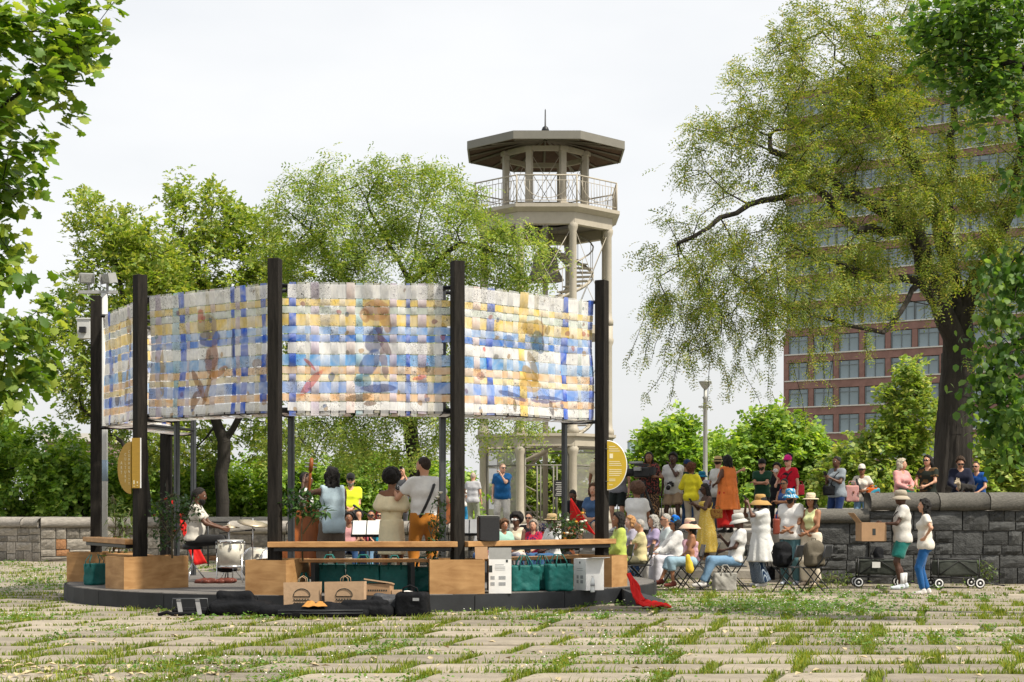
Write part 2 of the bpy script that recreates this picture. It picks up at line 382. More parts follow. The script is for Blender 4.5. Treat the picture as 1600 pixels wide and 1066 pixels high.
def stone_wall(name, label, a, b, z0, z1, cop, th, blocks, cops, seed, course=(.16, .28), lens=(.28, .75), rust=None, group=None):
    """wall from a to b (XY), face on the right-hand side looking a->b turned to -normal (camera side)"""
    a = Vector((*a, 0)); b = Vector((*b, 0)); L = (b - a).length; ang = math.atan2(b.y - a.y, b.x - a.x); r = random.Random(seed)
    t = thing(name, label, 'wall', a, ang, group)
    MB().box((L / 2, th / 2 + .03, (z0 + z1 - cop) / 2), (L, th - .06, z1 - cop - z0 - .004), m_mortar).build('core', t)
    z = z0
    def stone(x, z, w, h):
        me = r.choice(blocks)
        if rust and r.random() < rust: me = r.choice(BL_U)
        d = th * .5 + r.uniform(0, .03)
        link('stone', me, t, (x + w / 2, d / 2 - .012 - r.uniform(0, .025), z + h / 2), None, (w - r.uniform(.016, .028), d, h - r.uniform(.014, .026)))
    while z < z1 - cop - .02:
        h = r.uniform(course[0] * 2, course[1] * 2)
        if z1 - cop - z - h < course[0] * 1.2: h = z1 - cop - z
        x = 0.0
        while x < L - .01:
            w = r.uniform(lens[0], lens[1] * 1.15)
            if L - x - w < lens[0] * .7: w = L - x
            q = r.random()
            if q < .28 and h < .5: stone(x, z, w, h)
            else:
                hm = h * r.uniform(.38, .62)
                for zz, hh in ((z, hm), (z + hm, h - hm)):
                    if w > .5 and r.random() < .45: ws = w * r.uniform(.35, .65); stone(x, zz, ws, hh); stone(x + ws, zz, w - ws, hh)
                    else: stone(x, zz, w, hh)
            x += w
        z += h
    x = 0.0
    while cop and x < L - .01:
        w = r.uniform(.9, 1.5)
        if L - x - w < .5: w = L - x
        link('coping_stone', r.choice(cops), t, (x + w / 2, th / 2, z1 - cop / 2), None, (w - .01, th + .12, cop)); x += w
    return t
stone_wall('parapet_wall', 'low grey brown stone parapet wall behind the stage under the leafy bushes', (-13.1, 45.0), (-5.5, 46.6), 0, 1.25, .30, .5, BL_L, COP_L, 1, rust=.06)
stone_wall('parapet_wall', 'shaded stretch of low stone parapet wall turning away at the far left edge', (-18.5, 48.2), (-13.12, 45.0), 0, 1.25, .30, .5, BL_L, COP_L, 2, rust=.04)
stone_wall('retaining_wall', 'rounded coping stone wall behind the cymbals and the bass player', (-6.7, 38.2), (-0.62, 37.0), 0, 1.2, .30, .5, BL_L, COP_L, 4)
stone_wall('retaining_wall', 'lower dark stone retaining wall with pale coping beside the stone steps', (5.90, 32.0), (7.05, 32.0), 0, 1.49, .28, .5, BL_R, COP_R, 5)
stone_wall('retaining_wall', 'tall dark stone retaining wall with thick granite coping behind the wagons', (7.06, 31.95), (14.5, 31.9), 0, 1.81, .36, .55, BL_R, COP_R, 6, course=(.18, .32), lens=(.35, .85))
stone_wall('parapet_wall', 'low pale stone parapet along the back of the upper terrace behind standing onlookers', (3.2, 44.6), (16, 44.6), TER_Z, 1.5, .25, .45, BL_L, COP_L, 8)
# terrace + steps
mb = MB(); mb.box((10.4, 57.9, TER_Z / 2 - .05), (22, 44, TER_Z + .1), m_terr); mb.box((-3.7, 59.3, TER_Z / 2 - .0505), (6.19, 41, TER_Z + .1), m_terr); mb.box((12.7, 34.2, TER_Z / 2 - .051), (13.9, 3.39, TER_Z + .099), m_terr)
tag(mb.build('terrace'), 'raised stone terrace that carries the tower and the onlookers', None, kind='structure')
mb = MB()
steps = thing('stone_steps', 'worn stone steps rising to the upper terrace between stage and dark wall', 'steps', (0, 0, 0))
m_step = M('step_stone', (0.30, 0.275, 0.235), .9, .3, 3, .5, 25, rand=.15)
for i in range(4):
    zt = TER_Z * (i + 1) / 5; y0 = 34.2 + i * .42
    for q in range(4):
        x0 = -0.5 + q * 1.54; s2 = MB(); s2.box((x0 + .77, (y0 + 35.9) / 2, zt / 2), (1.53, 35.9 - y0 - .005, zt), m_step); s2.build('step', steps, bevel=.015)

# ------------------------------------------------------------------ fire watch tower
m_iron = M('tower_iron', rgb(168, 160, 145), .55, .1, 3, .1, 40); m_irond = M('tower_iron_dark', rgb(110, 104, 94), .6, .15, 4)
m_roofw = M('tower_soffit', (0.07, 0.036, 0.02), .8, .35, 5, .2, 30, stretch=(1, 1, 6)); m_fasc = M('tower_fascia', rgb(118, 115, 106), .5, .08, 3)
m_darkm = M('dark_steel', (0.022, 0.023, 0.025), .45, .2, 10, metal=.3)
def oct_ring(r, z, rot=math.pi / 8): return [Vector((r * math.sin(rot + k * math.pi / 4), -r * math.cos(rot + k * math.pi / 4), z)) for k in range(8)]
TW = thing('watch_tower', 'tall beige cast iron octagonal fire watch tower with dark roof and spiral stair', 'tower', (WX(852, 59), 59, TER_Z))
Z1, Z2, Z3 = 3.15, 7.1, 11.0
def oct_band(r0, r1, z0, z1, m, name, r1t=None):
    b = MB(); A, B = oct_ring(r1, z0), oct_ring(r1t or r1, z1); C, D = oct_ring(r0, z0), oct_ring(r0, z1)
    vs = A + B + C + D; fs = []
    for k in range(8):
        n = (k + 1) % 8; fs += [(k, n, 8 + n, 8 + k), (16 + n, 16 + k, 24 + k, 24 + n), (8 + k, 8 + n, 24 + n, 24 + k), (n, k, 16 + k, 16 + n)]
    b.add(vs, fs, m); return b.build(name, TW)
for zi, (za, zb, rr) in enumerate(((0, Z1, 2.42), (Z1, Z2, 2.42), (Z2, Z3, 2.42))):
    for p in oct_ring(rr, 0):
        c = MB(); rad = .14 if zi < 2 else .125
        c.lathe([(rad * 1.5, za + .0), (rad * 1.5, za + .18), (rad * 1.15, za + .24), (rad * 1.05, za + .5), (rad, zb - .75), (rad * 1.35, zb - .62), (rad * 1.45, zb - .5), (rad * 1.2, zb - .45), (rad * 1.2, zb - .02)], m_iron, 12, (p.x, p.y, 0)); c.build('column', TW)
oct_band(2.28, 2.60, Z1 - .42, Z1 - .08, m_iron, 'ring_beam'); oct_band(2.2, 2.72, Z1 - .08, Z1 + .02, m_iron, 'ring_cornice')
oct_band(2.32, 2.52, Z2 - .35, Z2 - .05, m_iron, 'ring_beam')
oct_band(2.3, 2.58, Z3 - .5, Z3 - .08, m_iron, 'ring_beam'); oct_band(2.2, 2.62, Z3 - .08, Z3 + .05, m_iron, 'ring_cornice', 2.85); oct_band(1.2, 2.86, Z3 + .05, Z3 + .17, m_iron, 'balcony_floor')
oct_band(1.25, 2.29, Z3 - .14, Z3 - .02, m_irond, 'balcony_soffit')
A8 = oct_ring(2.45, 0)
for k in range(8):       # panelled frieze faces
    a, b = oct_ring(2.62, 0)[k], oct_ring(2.62, 0)[(k + 1) % 8]; d = (b - a).normalized()
    for za in (Z3 - .40, Z1 - .36):
        f = MB(); n = Vector((d.y, -d.x, 0)); L = (b - a).length
        ctr = (a + b) / 2 - n * .06 * 1
        f.box(ctr + Vector((0, 0, za + .09)) - n * -.0, (L - .5, .02, .03), m_irond, math.atan2(d.y, d.x)); f.box(ctr + Vector((0, 0, za + .24)), (L - .5, .02, .03), m_irond, math.atan2(d.y, d.x)); f.build('frieze_panel', TW)
# cupola posts, roof
ZR = Z3 + 2.35
for p in oct_ring(1.55, 0):
    c = MB(); c.box((p.x, p.y, Z3 + .17 + 1.1), (.2, .2, 2.3), m_iron, math.atan2(p.y, p.x)); c.box((p.x, p.y, Z3 + .3), (.3, .3, .26), m_iron, math.atan2(p.y, p.x)); c.box((p.x, p.y, ZR - .03), (.3, .3, .14), m_iron, math.atan2(p.y, p.x)); c.build('cupola_post', TW)
oct_band(2.98, 3.05, ZR + .02, ZR + .30, m_fasc, 'roof_fascia')
b = MB(); O1, O2 = oct_ring(3.04, ZR + .305), [Vector((0, 0, ZR + .82))]
b.add(O1 + O2, [(k, (k + 1) % 8, 8) for k in range(8)], m_darkm)
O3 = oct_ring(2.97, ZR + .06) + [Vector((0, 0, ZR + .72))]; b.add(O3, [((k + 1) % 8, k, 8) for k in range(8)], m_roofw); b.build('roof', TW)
for k in range(8):
    p = oct_ring(2.95, 0)[k]; c = MB(); c.tube([(p.x, p.y, ZR + .03), (p.x * .05, p.y * .05, ZR + .64)], .06, m_irond, 4, smooth=False)
    q = (oct_ring(2.95, 0)[k] + oct_ring(2.95, 0)[(k + 1) % 8]) / 2; c.tube([(q.x, q.y, ZR + .03), (q.x * .05, q.y * .05, ZR + .64)], .04, m_irond, 4, smooth=False); c.build('rafter', TW)
oct_band(1.5, 1.6, ZR - .1, ZR + .08, m_iron, 'cupola_ring')
b = MB(); b.lathe([(.0, ZR + .80), (.12, ZR + .88), (.14, ZR + .97), (.1, ZR + 1.07), (.03, ZR + 1.12), (.02, ZR + 1.7), (0, ZR + 1.75)], m_darkm, 12); b.build('finial', TW)
# balcony rails
for k in range(8):
    a, bq = oct_ring(2.74, Z3 + .17)[k], oct_ring(2.74, Z3 + .17)[(k + 1) % 8]; r = MB(); up = Vector((0, 0, 1))
    r.tube([a, a + up * 1.0], .03, m_iron, 6)
    for h, rad in ((1.0, .028), (.12, .016), (.82, .012)): r.tube([a + up * h, bq + up * h], rad, m_iron, 5)
    for i in range(1, 14):
        p = a.lerp(bq, i / 14); r.tube([p + up * .12, p + up * (.82 if i % 2 else 1.0)], .009, m_iron, 4)
    arc = [a.lerp(bq, .5 + .38 * math.cos(u)) + up * (.82 - .62 * math.sin(u)) for u in np.linspace(0, math.pi, 12)]
    r.tube(arc, .013, m_iron, 4); r.build('balcony_rail', TW)
# rods, stairs
for k in range(8):
    a, bq = A8[k], A8[(k + 1) % 8]
    for za, zb in ((Z1 + .1, Z2 - .4), (Z2 + .1, Z3 - .5)):
        r = MB(); r.tube([a + Vector((0, 0, za)), bq + Vector((0, 0, zb))], .014, m_iron, 4); r.tube([bq + Vector((0, 0, za)), a + Vector((0, 0, zb))], .014, m_iron, 4); r.build('brace_rod', TW)
    a, bq = oct_ring(1.55, 0)[k], oct_ring(1.55, 0)[(k + 1) % 8]
    r = MB(); r.tube([a + Vector((0, 0, Z3 + .3)), bq + Vector((0, 0, ZR - .1))], .012, m_iron, 4); r.tube([bq + Vector((0, 0, Z3 + .3)), a + Vector((0, 0, ZR - .1))], .012, m_iron, 4); r.build('brace_rod', TW)
nst = 52; rail = []; str1 = []; str2 = []
for i in range(nst):
    a = R(-172) + i * R(14.5); z = .2 + i * (Z3 - .2) / nst
    p0 = Vector((math.sin(a) * .95, -math.cos(a) * .95, z)); p1 = Vector((math.sin(a) * 1.75, -math.cos(a) * 1.75, z))
    st = MB(); st.box((p0 + p1) / 2, (.82, .3, .045), m_iron, math.atan2(p1.y - p0.y, p1.x - p0.x)); st.build('stair_tread', TW)
    rail.append(p1 + Vector((0, 0, .95))); str1.append(p0 + Vector((0, 0, -.08))); str2.append(p1 + Vector((0, 0, -.08)))
r = MB(); r.tube(rail, .03, m_iron, 5); 
for i in range(0, nst, 2): r.tube([str2[i], rail[i]], .012, m_iron, 4)
r.build('stair_rail', TW)
r = MB(); r.tube(str1, .07, m_iron, 4, flat=.4); r.tube(str2, .07, m_iron, 4, flat=.4); r.build('stair_stringer', TW)
b = MB(); b.cyl((0, 0, 0), (0, 0, Z3 + .1), .1, m_iron, 10); b.build('centre_pole', TW)
b = MB(); b.lathe([(0, Z2 + 2.9), (.25, Z2 + 2.9), (.42, Z2 + 2.6), (.5, Z2 + 2.1), (.68, Z2 + 1.75), (.66, Z2 + 1.72)], m_irond, 16); b.build('bell', TW)
# ground-floor mesh screens and door frame
def mesh_material(name, col, alpha):
    m, nt, out = nt_new(name); L = nt.links
    b = node(nt, 'ShaderNodeBsdfPrincipled'); b.inputs['Base Color'].default_value = (*col, 1); b.inputs['Roughness'].default_value = .5; b.inputs['Metallic'].default_value = .5
    t = node(nt, 'ShaderNodeBsdfTransparent'); mix = node(nt, 'ShaderNodeMixShader')
    tc = node(nt, 'ShaderNodeTexCoord'); w1 = node(nt, 'ShaderNodeTexNoise'); w1.inputs['Scale'].default_value = 3
    L.new(tc.outputs['Object'], w1.inputs['Vector'])
    mr = node(nt, 'ShaderNodeMapRange'); mr.inputs['To Min'].default_value = alpha - .1; mr.inputs['To Max'].default_value = alpha + .1
    L.new(w1.outputs['Fac'], mr.inputs['Value']); L.new(mr.outputs[0], mix.inputs[0])
    L.new(t.outputs[0], mix.inputs[1]); L.new(b.outputs[0], mix.inputs[2]); L.new(mix.outputs[0], out.inputs[0]); MATS[name] = m; return m
m_mesh = mesh_material('wire_mesh', (0.36, 0.34, 0.31), .62)
for k in range(8):
    a, bq = oct_ring(2.4, 0)[k], oct_ring(2.4, 0)[(k + 1) % 8]; up = Vector((0, 0, 1)); a2 = a.lerp(bq, .09); b2 = bq.lerp(a, .09)
    dense = k in (0, 1, 6, 5, 2)
    fr = MB()
    for p in (a2, b2): fr.tube([p, p + up * (Z1 - .5)], .03, m_fasc, 4)
    for h in (.05, 2.05, Z1 - .52): fr.tube([a2 + up * h, b2 + up * h], .028, m_fasc, 4)
    if k == 7:
        for u in (.28, .36, .66, .74):
            p = a2.lerp(b2, u); fr.tube([p, p + up * 2.05], .03, m_fasc, 4)
    fr.build('screen_frame', TW)
    if k in (0, 6, 1):
        s = MB(); s.add([a2, b2, b2 + up * (Z1 - .52), a2 + up * (Z1 - .52)], [(0, 1, 2, 3)], m_mesh); s.build('wire_screen', TW)
# ------------------------------------------------------------------ brick tower block
m_brick = M('brick', (0.25, 0.135, 0.115), .85, .2, 1.2, .2, 8); m_conc = M('white_lintel', (0.62, 0.58, 0.54), .7, .1, 2)  # brick lightened and desaturated: distance haze is painted into its colour
m_glass = M('window_glass', (0.19, 0.245, 0.275), .15, .35, .12, spec=.8); m_mull = M('mullion', (0.16, 0.18, 0.19), .4, .1, 4)  # glass tone paled too, carrying the same painted haze
BD = thing('apartment_tower', 'tall red brick apartment block with ribbon windows behind the honey locust', 'building', (WX(1229, 185), 185, 0), math.atan2(-.57, .822))
FH, NF, BAY, NB = 3.0, 14, 3.05, 12; ZB = 6.0 - 6 * FH
bw = NB * BAY
MB().box((bw / 2, 9.7, ZB + (NF + 6) * FH / 2 + .5), (bw, 18.6, (NF + 6) * FH + 1), m_brick).build('wall', BD)
wm = MB(); wm.box((0, .12, 0), (BAY - .1, .12, 2.0), m_glass)
for u in (-.5, -.17, .17, .5): wm.box((u * (BAY - .16), .03, 0), (.08, .12, 2.0), m_mull)
for z in (-1.0, .55): wm.box((0, .03, z), (BAY - .1, .1, .07), m_mull)
wme = wm.mesh('window')
wm2 = MB(); wm2.box((0, .12, 0), (BAY - .8, .12, 2.0), m_glass)
for u in (-.5, 0, .5): wm2.box((u * (BAY - .86), .03, 0), (.08, .12, 2.0), m_mull)
for z in (-1.0, .55): wm2.box((0, .03, z), (BAY - .8, .1, .07), m_mull)
wme2 = wm2.mesh('window')
sp = MB(); sp.box((bw / 2, .0, 0), (bw + .2, .7, .85), m_brick); sp.box((bw / 2, -.03, .49), (bw + .3, .85, .14), m_conc); spm = sp.mesh('spandrel')
for f in range(NF + 6):
    z = ZB + f * FH
    link('spandrel', spm, BD, (0, .2, z + .45))
    for k in range(NB):
        low = f < 11
        if low and k in (0,): pass
        link('window', wme2 if low else wme, BD, ((k + .5) * BAY, -.08, z + 1.95))
pm = MB(); pm.box((0, 0, 0), (.62, .5, 11 * FH), m_brick); pme = pm.mesh('pier')
for k in range(NB + 1): link('pier', pme, BD, (k * BAY, .12, ZB + 11 * FH / 2))
MB().box((bw / 2, 9.5, ZB + (NF + 6) * FH + 1.3), (bw + .6, 19.2, 1.0), m_conc).build('parapet', BD)
# far buildings
def far_block(px0, px1, pytop, Y, col, label, cat='building'):
    x0, x1 = WX(px0, Y), WX(px1, Y); zt = W(0, pytop, Y).z; w = x1 - x0
    t = thing('far_building', label, cat, (x0, Y, -8)); mm = M('far_' + label[:10], col, .8, .12, .3)
    MB().box((w / 2, 6, (zt + 8) / 2), (w, 12, zt + 8), mm).build('wall', t)
    MB().box((w / 2, 6, zt + 8 + .3), (w + .4, 12.4, .6), m_conc).build('cornice', t)
    wv = MB(); wv.box((0, 0, 0), (1.3, .2, 1.6), m_glass); wmm = wv.mesh('window'); z = zt + 8 - 2.4
    while z > 8:
        x = 1.6
        while x < w - .8: link('window', wmm, t, (x, -.06, z)); x += 3.0
        z -= 3.2
far_block(70, 158, 690, 120, (0.26, 0.17, 0.16), 'dusky pink brick building showing through bushes beside the stage')
far_block(984, 996, 690, 600, (0.35, 0.45, 0.5), 'tiny blue glass tower on the skyline beside the yellow sign')
far_block(1120, 1146, 690, 300, (0.45, 0.38, 0.32), 'small pale brick building between trees behind the lamp post')
# lamp post on terrace
LP = thing('lamp_post', 'slim grey lamp post with bowl head rising behind the onlookers', 'lamp post', (WX(1102, 48), 48, TER_Z))
zt = W(0, 603, 48).z - TER_Z
m_pole = M('grey_pole', (.33, .33, .31), .5, .1, 5, metal=.3)
b = MB(); b.lathe([(.12, 0), (.12, .3), (.075, .4), (.06, zt - .4), (.09, zt - .35), (.05, zt - .3), (.05, zt - .1)], m_pole, 10); b.build('pole', LP)
b = MB(); b.lathe([(.05, zt - .1), (.12, zt - .02), (.19, zt + .10), (.2, zt + .13), (0, zt + .16)], m_pole, 14); b.build('lamp_head', LP)
b = MB(); b.tube([(-.2, 0, zt - .62), (.2, 0, zt - .62)], .03, m_pole, 6); b.build('crossbar', LP)
# pole with floodlights and camera box, behind the stage post
PO = thing('floodlight_pole', 'white pole with two floodlights and a camera box beside the leftmost stage post', 'pole', (WX(163, 31.5), 31.5, 0))
m_white = M('white_paint', (.5, .5, .48), .5, .06, 4); m_blueb = M('grey_blue_band', (.26, .34, .42), .6, .1, 6); m_grey = M('grey_box', (.3, .3, .29), .5, .12, 8)
zp = W(0, 459, 31.5).z
b = MB(); b.cyl((0, 0, 0), (0, 0, zp), .068, m_white, 12); b.build('pole_shaft', PO)
b = MB(); b.cyl((0, 0, W(0, 752, 31.5).z), (0, 0, W(0, 719, 31.5).z), .071, m_blueb, 12); b.build('painted_band', PO)
b = MB(); b.box((-.12, 0, zp + .03), (.75, .08, .06), m_grey); b.tube([(-.3, 0, zp + .05), (-.3, 0, zp + .22)], .025, m_grey, 6); b.tube([(.06, 0, zp + .05), (.06, 0, zp + .2)], .025, m_grey, 6); b.build('bracket', PO)
for dx, rot in ((-.34, .25), (.1, -.7)):
    f = MB(); f.box((0, 0, 0), (.28, .16, .19), m_grey, taper=.9); f.box((0, -.086, 0), (.23, .012, .14), M('lamp_lens', (.3, .3, .28), .15, .3, 20, spec=.8)); 
    for sx in (-.14, .14): f.box((sx, -.10, 0), (.016, .05, .2), m_grey)
    f.build('floodlight', PO, (dx, 0, zp + .30), (R(12), 0, rot))
f = MB(); zc = W(0, 515, 31.5).z; f.box((-.38, 0, zc), (.24, .22, .36), m_white); f.box((-.38, 0, zc + .2), (.28, .26, .03), m_white); f.box((-.38, -.15, zc - .02), (.12, .1, .11), m_darkm); f.tube([(-.26, 0, zc), (0, 0, zc)], .02, m_grey, 5); f.build('camera_box', PO)
# pipe railing by the parapet
RL = thing('pipe_railing', 'thin dark pipe railing behind the drum kit', 'railing', (WX(325, 41), 41, 0))
xx = WX(520, 41) - WX(325, 41); b = MB(); b.tube([(0, 0, 1.14), (xx, 0, 1.14)], .025, m_darkm, 6); b.tube([(0, 0, .72), (xx, 0, .72)], .018, m_darkm, 6); b.build('rail', RL)
for i in range(4): b = MB(); b.cyl((xx * i / 3, 0, 0), (xx * i / 3, 0, 1.14), .025, m_darkm, 6); b.build('railing_post', RL)
RL = thing('pipe_railing', 'dark iron fence on the terrace behind the seated white shirt spectator', 'railing', (WX(965, 43), 43, TER_Z))
xx = 1.4; b = MB()
for h in (.2, .9): b.tube([(0, 0, h), (xx, 0, h)], .02, m_darkm, 6)
b.build('rail', RL)
b = MB()
for i in range(13): b = MB(); b.cyl((xx * i / 12, 0, 0), (xx * i / 12, 0, .95), .012, m_darkm, 5); b.build('picket', RL)
# ================================================================== TREES
m_bark = M('bark', (0.034, 0.029, 0.024), .95, .45, 7, 1.0, 22, stretch=(1, 1, .18)); m_barkd = M('bark_dark', (0.030, 0.026, 0.022), .95, .4, 9, .8, 30, stretch=(1, 1, .3))
def frond(pairs=6, ll=.2, lw=.075, droop=.45):
    V, F = [], []
    for i in range(pairs):
        x = .12 + .86 * i / (pairs - 1); z = -droop * x * x; sz = (0.75 + .5 * math.sin(math.pi * x)) 
        for s in (-1, 1):
            dx, dy = ll * sz * .55, ll * sz * s; o = len(V)
            V += [(x, 0, z), (x + dx * .5 - lw * .4 , dy * .5 , z - .015), (x + dx, dy, z - .06), (x + dx * .5 + lw * .6, dy * .5, z - .015)]; F.append([o, o + 1, o + 2, o + 3])
    return V, F
def spray(n=5, seed=1, leaf=.42, wid=.17):
    r = random.Random(seed); V, F = [], []
    for i in range(n):
        x = i / n * .8; a = (1 if i % 2 else -1) * r.uniform(.3, 1.1); dz = r.uniform(-.5, .25); o = len(V); l = leaf * r.uniform(.8, 1.15)
        dx, dy, dz = math.cos(a) * l, math.sin(a) * l, dz * l; nx, ny = -math.sin(a) * wid, math.cos(a) * wid
        V += [(x, 0, 0), (x + dx * .45 + nx, dy * .45 + ny, dz * .4 + .04), (x + dx, dy, dz), (x + dx * .45 - nx, dy * .45 - ny, dz * .4 + .04)]; F.append([o, o + 1, o + 2, o + 3])
    return V, F
def maple_leaf():
    pts = [(0, 0), (.12, .22), (-.02, .42), (.26, .36), (.38, .56), (.56, .30), (.74, .34), (1, 0), (.74, -.34), (.56, -.30), (.38, -.56), (.26, -.36), (-.02, -.42), (.12, -.22)]
    V = [(x, y, -.18 * abs(y) - .12 * x * x) for x, y in pts] + [(.36, 0, .02)]
    F = [[i, (i + 1) % 14, 14] for i in range(14)]
    return V, F
def blob_points(blobs, n, shell=.55):
    """random points in ellipsoids (c, r) biased to the outer shell"""
    vol = np.array([b[1][0] * b[1][1] * b[1][2] for b in blobs]); k = RNG.choice(len(blobs), n, p=vol / vol.sum())
    u = norm(RNG.normal(size=(n, 3))); rr = RNG.random(n) ** (1 / 3); rr = shell * (.6 + .4 * RNG.random(n)) + (1 - shell) * rr
    rr = np.where(RNG.random(n) < .35, RNG.random(n) ** (1 / 3), rr); rr = np.where(RNG.random(n) < .07, RNG.uniform(1.0, 1.32, n), rr)
    C = np.array([tuple(b[0]) for b in blobs]); Rr = np.array([b[1] for b in blobs])
    return C[k] + u * rr[:, None] * Rr[k]
def skeleton(limbs, targets, seg=.35, jit=.08, droop=0.0, up=0.0):
    """limbs: polylines (first = trunk). targets (n,3): each joined to its nearest node. returns pos, parent"""
    P = []; par = []
    for li, lb in enumerate(limbs):
        lb = [np.array(tuple(p), float) for p in lb]
        if li == 0: prev = -1; P.append(lb[0]); par.append(-1); prev = 0
        else:
            prev = int(np.argmin(np.linalg.norm(np.array(P) - lb[0], axis=1)))
        for a, b in zip(lb[:-1], lb[1:]):
            n = max(1, int(np.linalg.norm(b - a) / seg))
            for i in range(1, n + 1):
                P.append(a + (b - a) * i / n + (RNG.normal(0, jit * .25, 3) if i < n else 0)); par.append(prev); prev = len(P) - 1
    order = np.argsort(np.min(np.linalg.norm(targets[:, None] - np.array(P)[None], axis=2), axis=1)); A = np.array(P)
    buf = np.zeros((200000, 3)); buf[:len(P)] = A; n = len(P); nl = n
    for t in order:
        q = targets[t]; d = np.linalg.norm(buf[:n] - q, axis=1); j = int(np.argmin(d)); L = d[j]
        if L < .05: continue
        m = max(1, int(L / seg)); p0 = buf[j].copy(); prev = j; mid = (p0 + q) / 2 + RNG.normal(0, jit, 3) * L + np.array([0, 0, up * L])
        for i in range(1, m + 1):
            u = i / m; p = p0 * (1 - u) ** 2 + mid * 2 * u * (1 - u) + q * u * u
            buf[n] = p; par.append(prev); prev = n; n += 1
    return buf[:n].copy(), np.array(par), nl
def radii(P, par, tip=.006, e=2.4, rmax=None):
    n = len(P); acc = np.zeros(n); r = np.zeros(n)
    for i in range(n - 1, -1, -1):
        r[i] = max(acc[i], tip ** e)
        if par[i] >= 0: acc[par[i]] += r[i]
    return r ** (1 / e)
def branch_mesh(P, par, r, mat, name, parent, rmin=0.0):
    Vs, Fs = [], []; off = 0; idx = np.arange(len(P))
    for lo, hi, n in ((0, .012, 3), (.012, .04, 4), (.04, .12, 6), (.12, 9, 10)):
        k = idx[(par >= 0) & (r >= lo) & (r < hi) & (r >= rmin)]
        if not len(k): continue
        a, b = P[par[k]], P[k]; d = norm(b - a); ref = np.where(np.abs(d[:, 2:3]) > .9, np.array([[1., 0, 0]]), np.array([[0, 0, 1.]]))
        s = norm(np.cross(d, ref)); u = np.cross(s, d); ang = np.arange(n) * 2 * math.pi / n
        ring = s[:, None] * np.cos(ang)[None, :, None] + u[:, None] * np.sin(ang)[None, :, None]
        ra = np.minimum(r[par[k]], r[k] * 1.35)
        A = a[:, None] - d[:, None] * (r[k] * .4)[:, None, None] + ring * ra[:, None, None]; B = b[:, None] + ring * r[k][:, None, None] + d[:, None] * (r[k] * .3)[:, None, None]
        V = np.concatenate([A, B], 1).reshape(-1, 3); i = np.arange(n); f = np.stack([i, (i + 1) % n, (i + 1) % n + n, i + n], 1)
        F = f[None] + (np.arange(len(k)) * 2 * n)[:, None, None]; Vs.append(V); Fs.append(F.reshape(-1, 4) + off); off += len(V)
    return link(name, npmesh(name, np.concatenate(Vs), np.concatenate(Fs), mat, True), parent)
def leaves_on(P, r, tmpl, count, size, mat, parent, rmax=.02, out=None, droop=-.3, spread=.12, name='crown', horiz=.6):
    idx = np.where(r < rmax)[0]; k = RNG.choice(idx, count); pos = P[k] + RNG.normal(0, spread, (count, 3))
    c = P[idx].mean(0) if out is None else np.array(out); d = norm(norm(pos - c) * .55 + RNG.normal(0, .6, (count, 3))); d[:, 2] = d[:, 2] * horiz + droop
    up = norm(np.array([[0, 0, 1.]]) + RNG.normal(0, .45, (count, 3)))
    V, F = scatter(tmpl[0], tmpl[1], pos, d, up, RNG.uniform(size[0], size[1], count))
    return link(name, npmesh(name, V, F, mat), parent)
def tree(name, label, limbs, blobs, ntgt, tmpl, count, size, leafmat, cat='tree', group=None, bark=None, tip=.006, rmax=.02, droop=-.3, seg=.35, jit=.1, spread=.12, shell=.5, trunk_r=None, up=.05, horiz=.6, e=2.4):
    t = thing(name, label, cat, (0, 0, 0), 0, group); base = np.array(tuple(limbs[0][0])); t.location = base
    T = blob_points(blobs, ntgt, shell)
    P, par, nl = skeleton(limbs, T, seg, jit, up=up); P = P - base; r = radii(P, par, tip, e)
    if trunk_r: r = np.where(r > .02, .02 + (r - .02) * (trunk_r - .02) / (r[0] - .02), r)
    branch_mesh(P, par, r, bark or m_barkd, 'trunk', t)
    leaves_on(P, r, tmpl, count, size, leafmat, t, rmax, None, droop, spread, horiz=horiz)
    return t, P, par, r
def blob(px, py, Y, rx, rz, ry=None):    # ellipsoid centred at a pixel at depth Y, radii in metres
    return (W(px, py, Y), (rx, ry or rx, rz))

LOC = frond(4, .27, .14, .45); LOCF = frond(3, .36, .20, .4)
m_locust = LEAF('locust_leaf', (0.095, 0.16, 0.026), (0.19, 0.255, 0.045), (0.40, 0.365, 0.08), .38)
m_locg = LEAF('locust_leaf_green', (0.112, 0.194, 0.035), (0.219, 0.312, 0.060), (0.400, 0.425, 0.106), .38)
m_elm = LEAF('elm_leaf', (0.123, 0.207, 0.034), (0.234, 0.323, 0.059), (0.440, 0.454, 0.110), .38)
m_bush = LEAF('bush_leaf', (0.099, 0.197, 0.030), (0.204, 0.340, 0.054), (0.393, 0.499, 0.105), .38)
m_dark = LEAF('linden_leaf', (0.035, 0.09, 0.017), (0.085, 0.175, 0.032), (0.18, 0.28, 0.06), .45)
m_mapl = LEAF('maple_leaf', (0.061, 0.135, 0.019), (0.162, 0.270, 0.043), (0.378, 0.446, 0.095), .42)
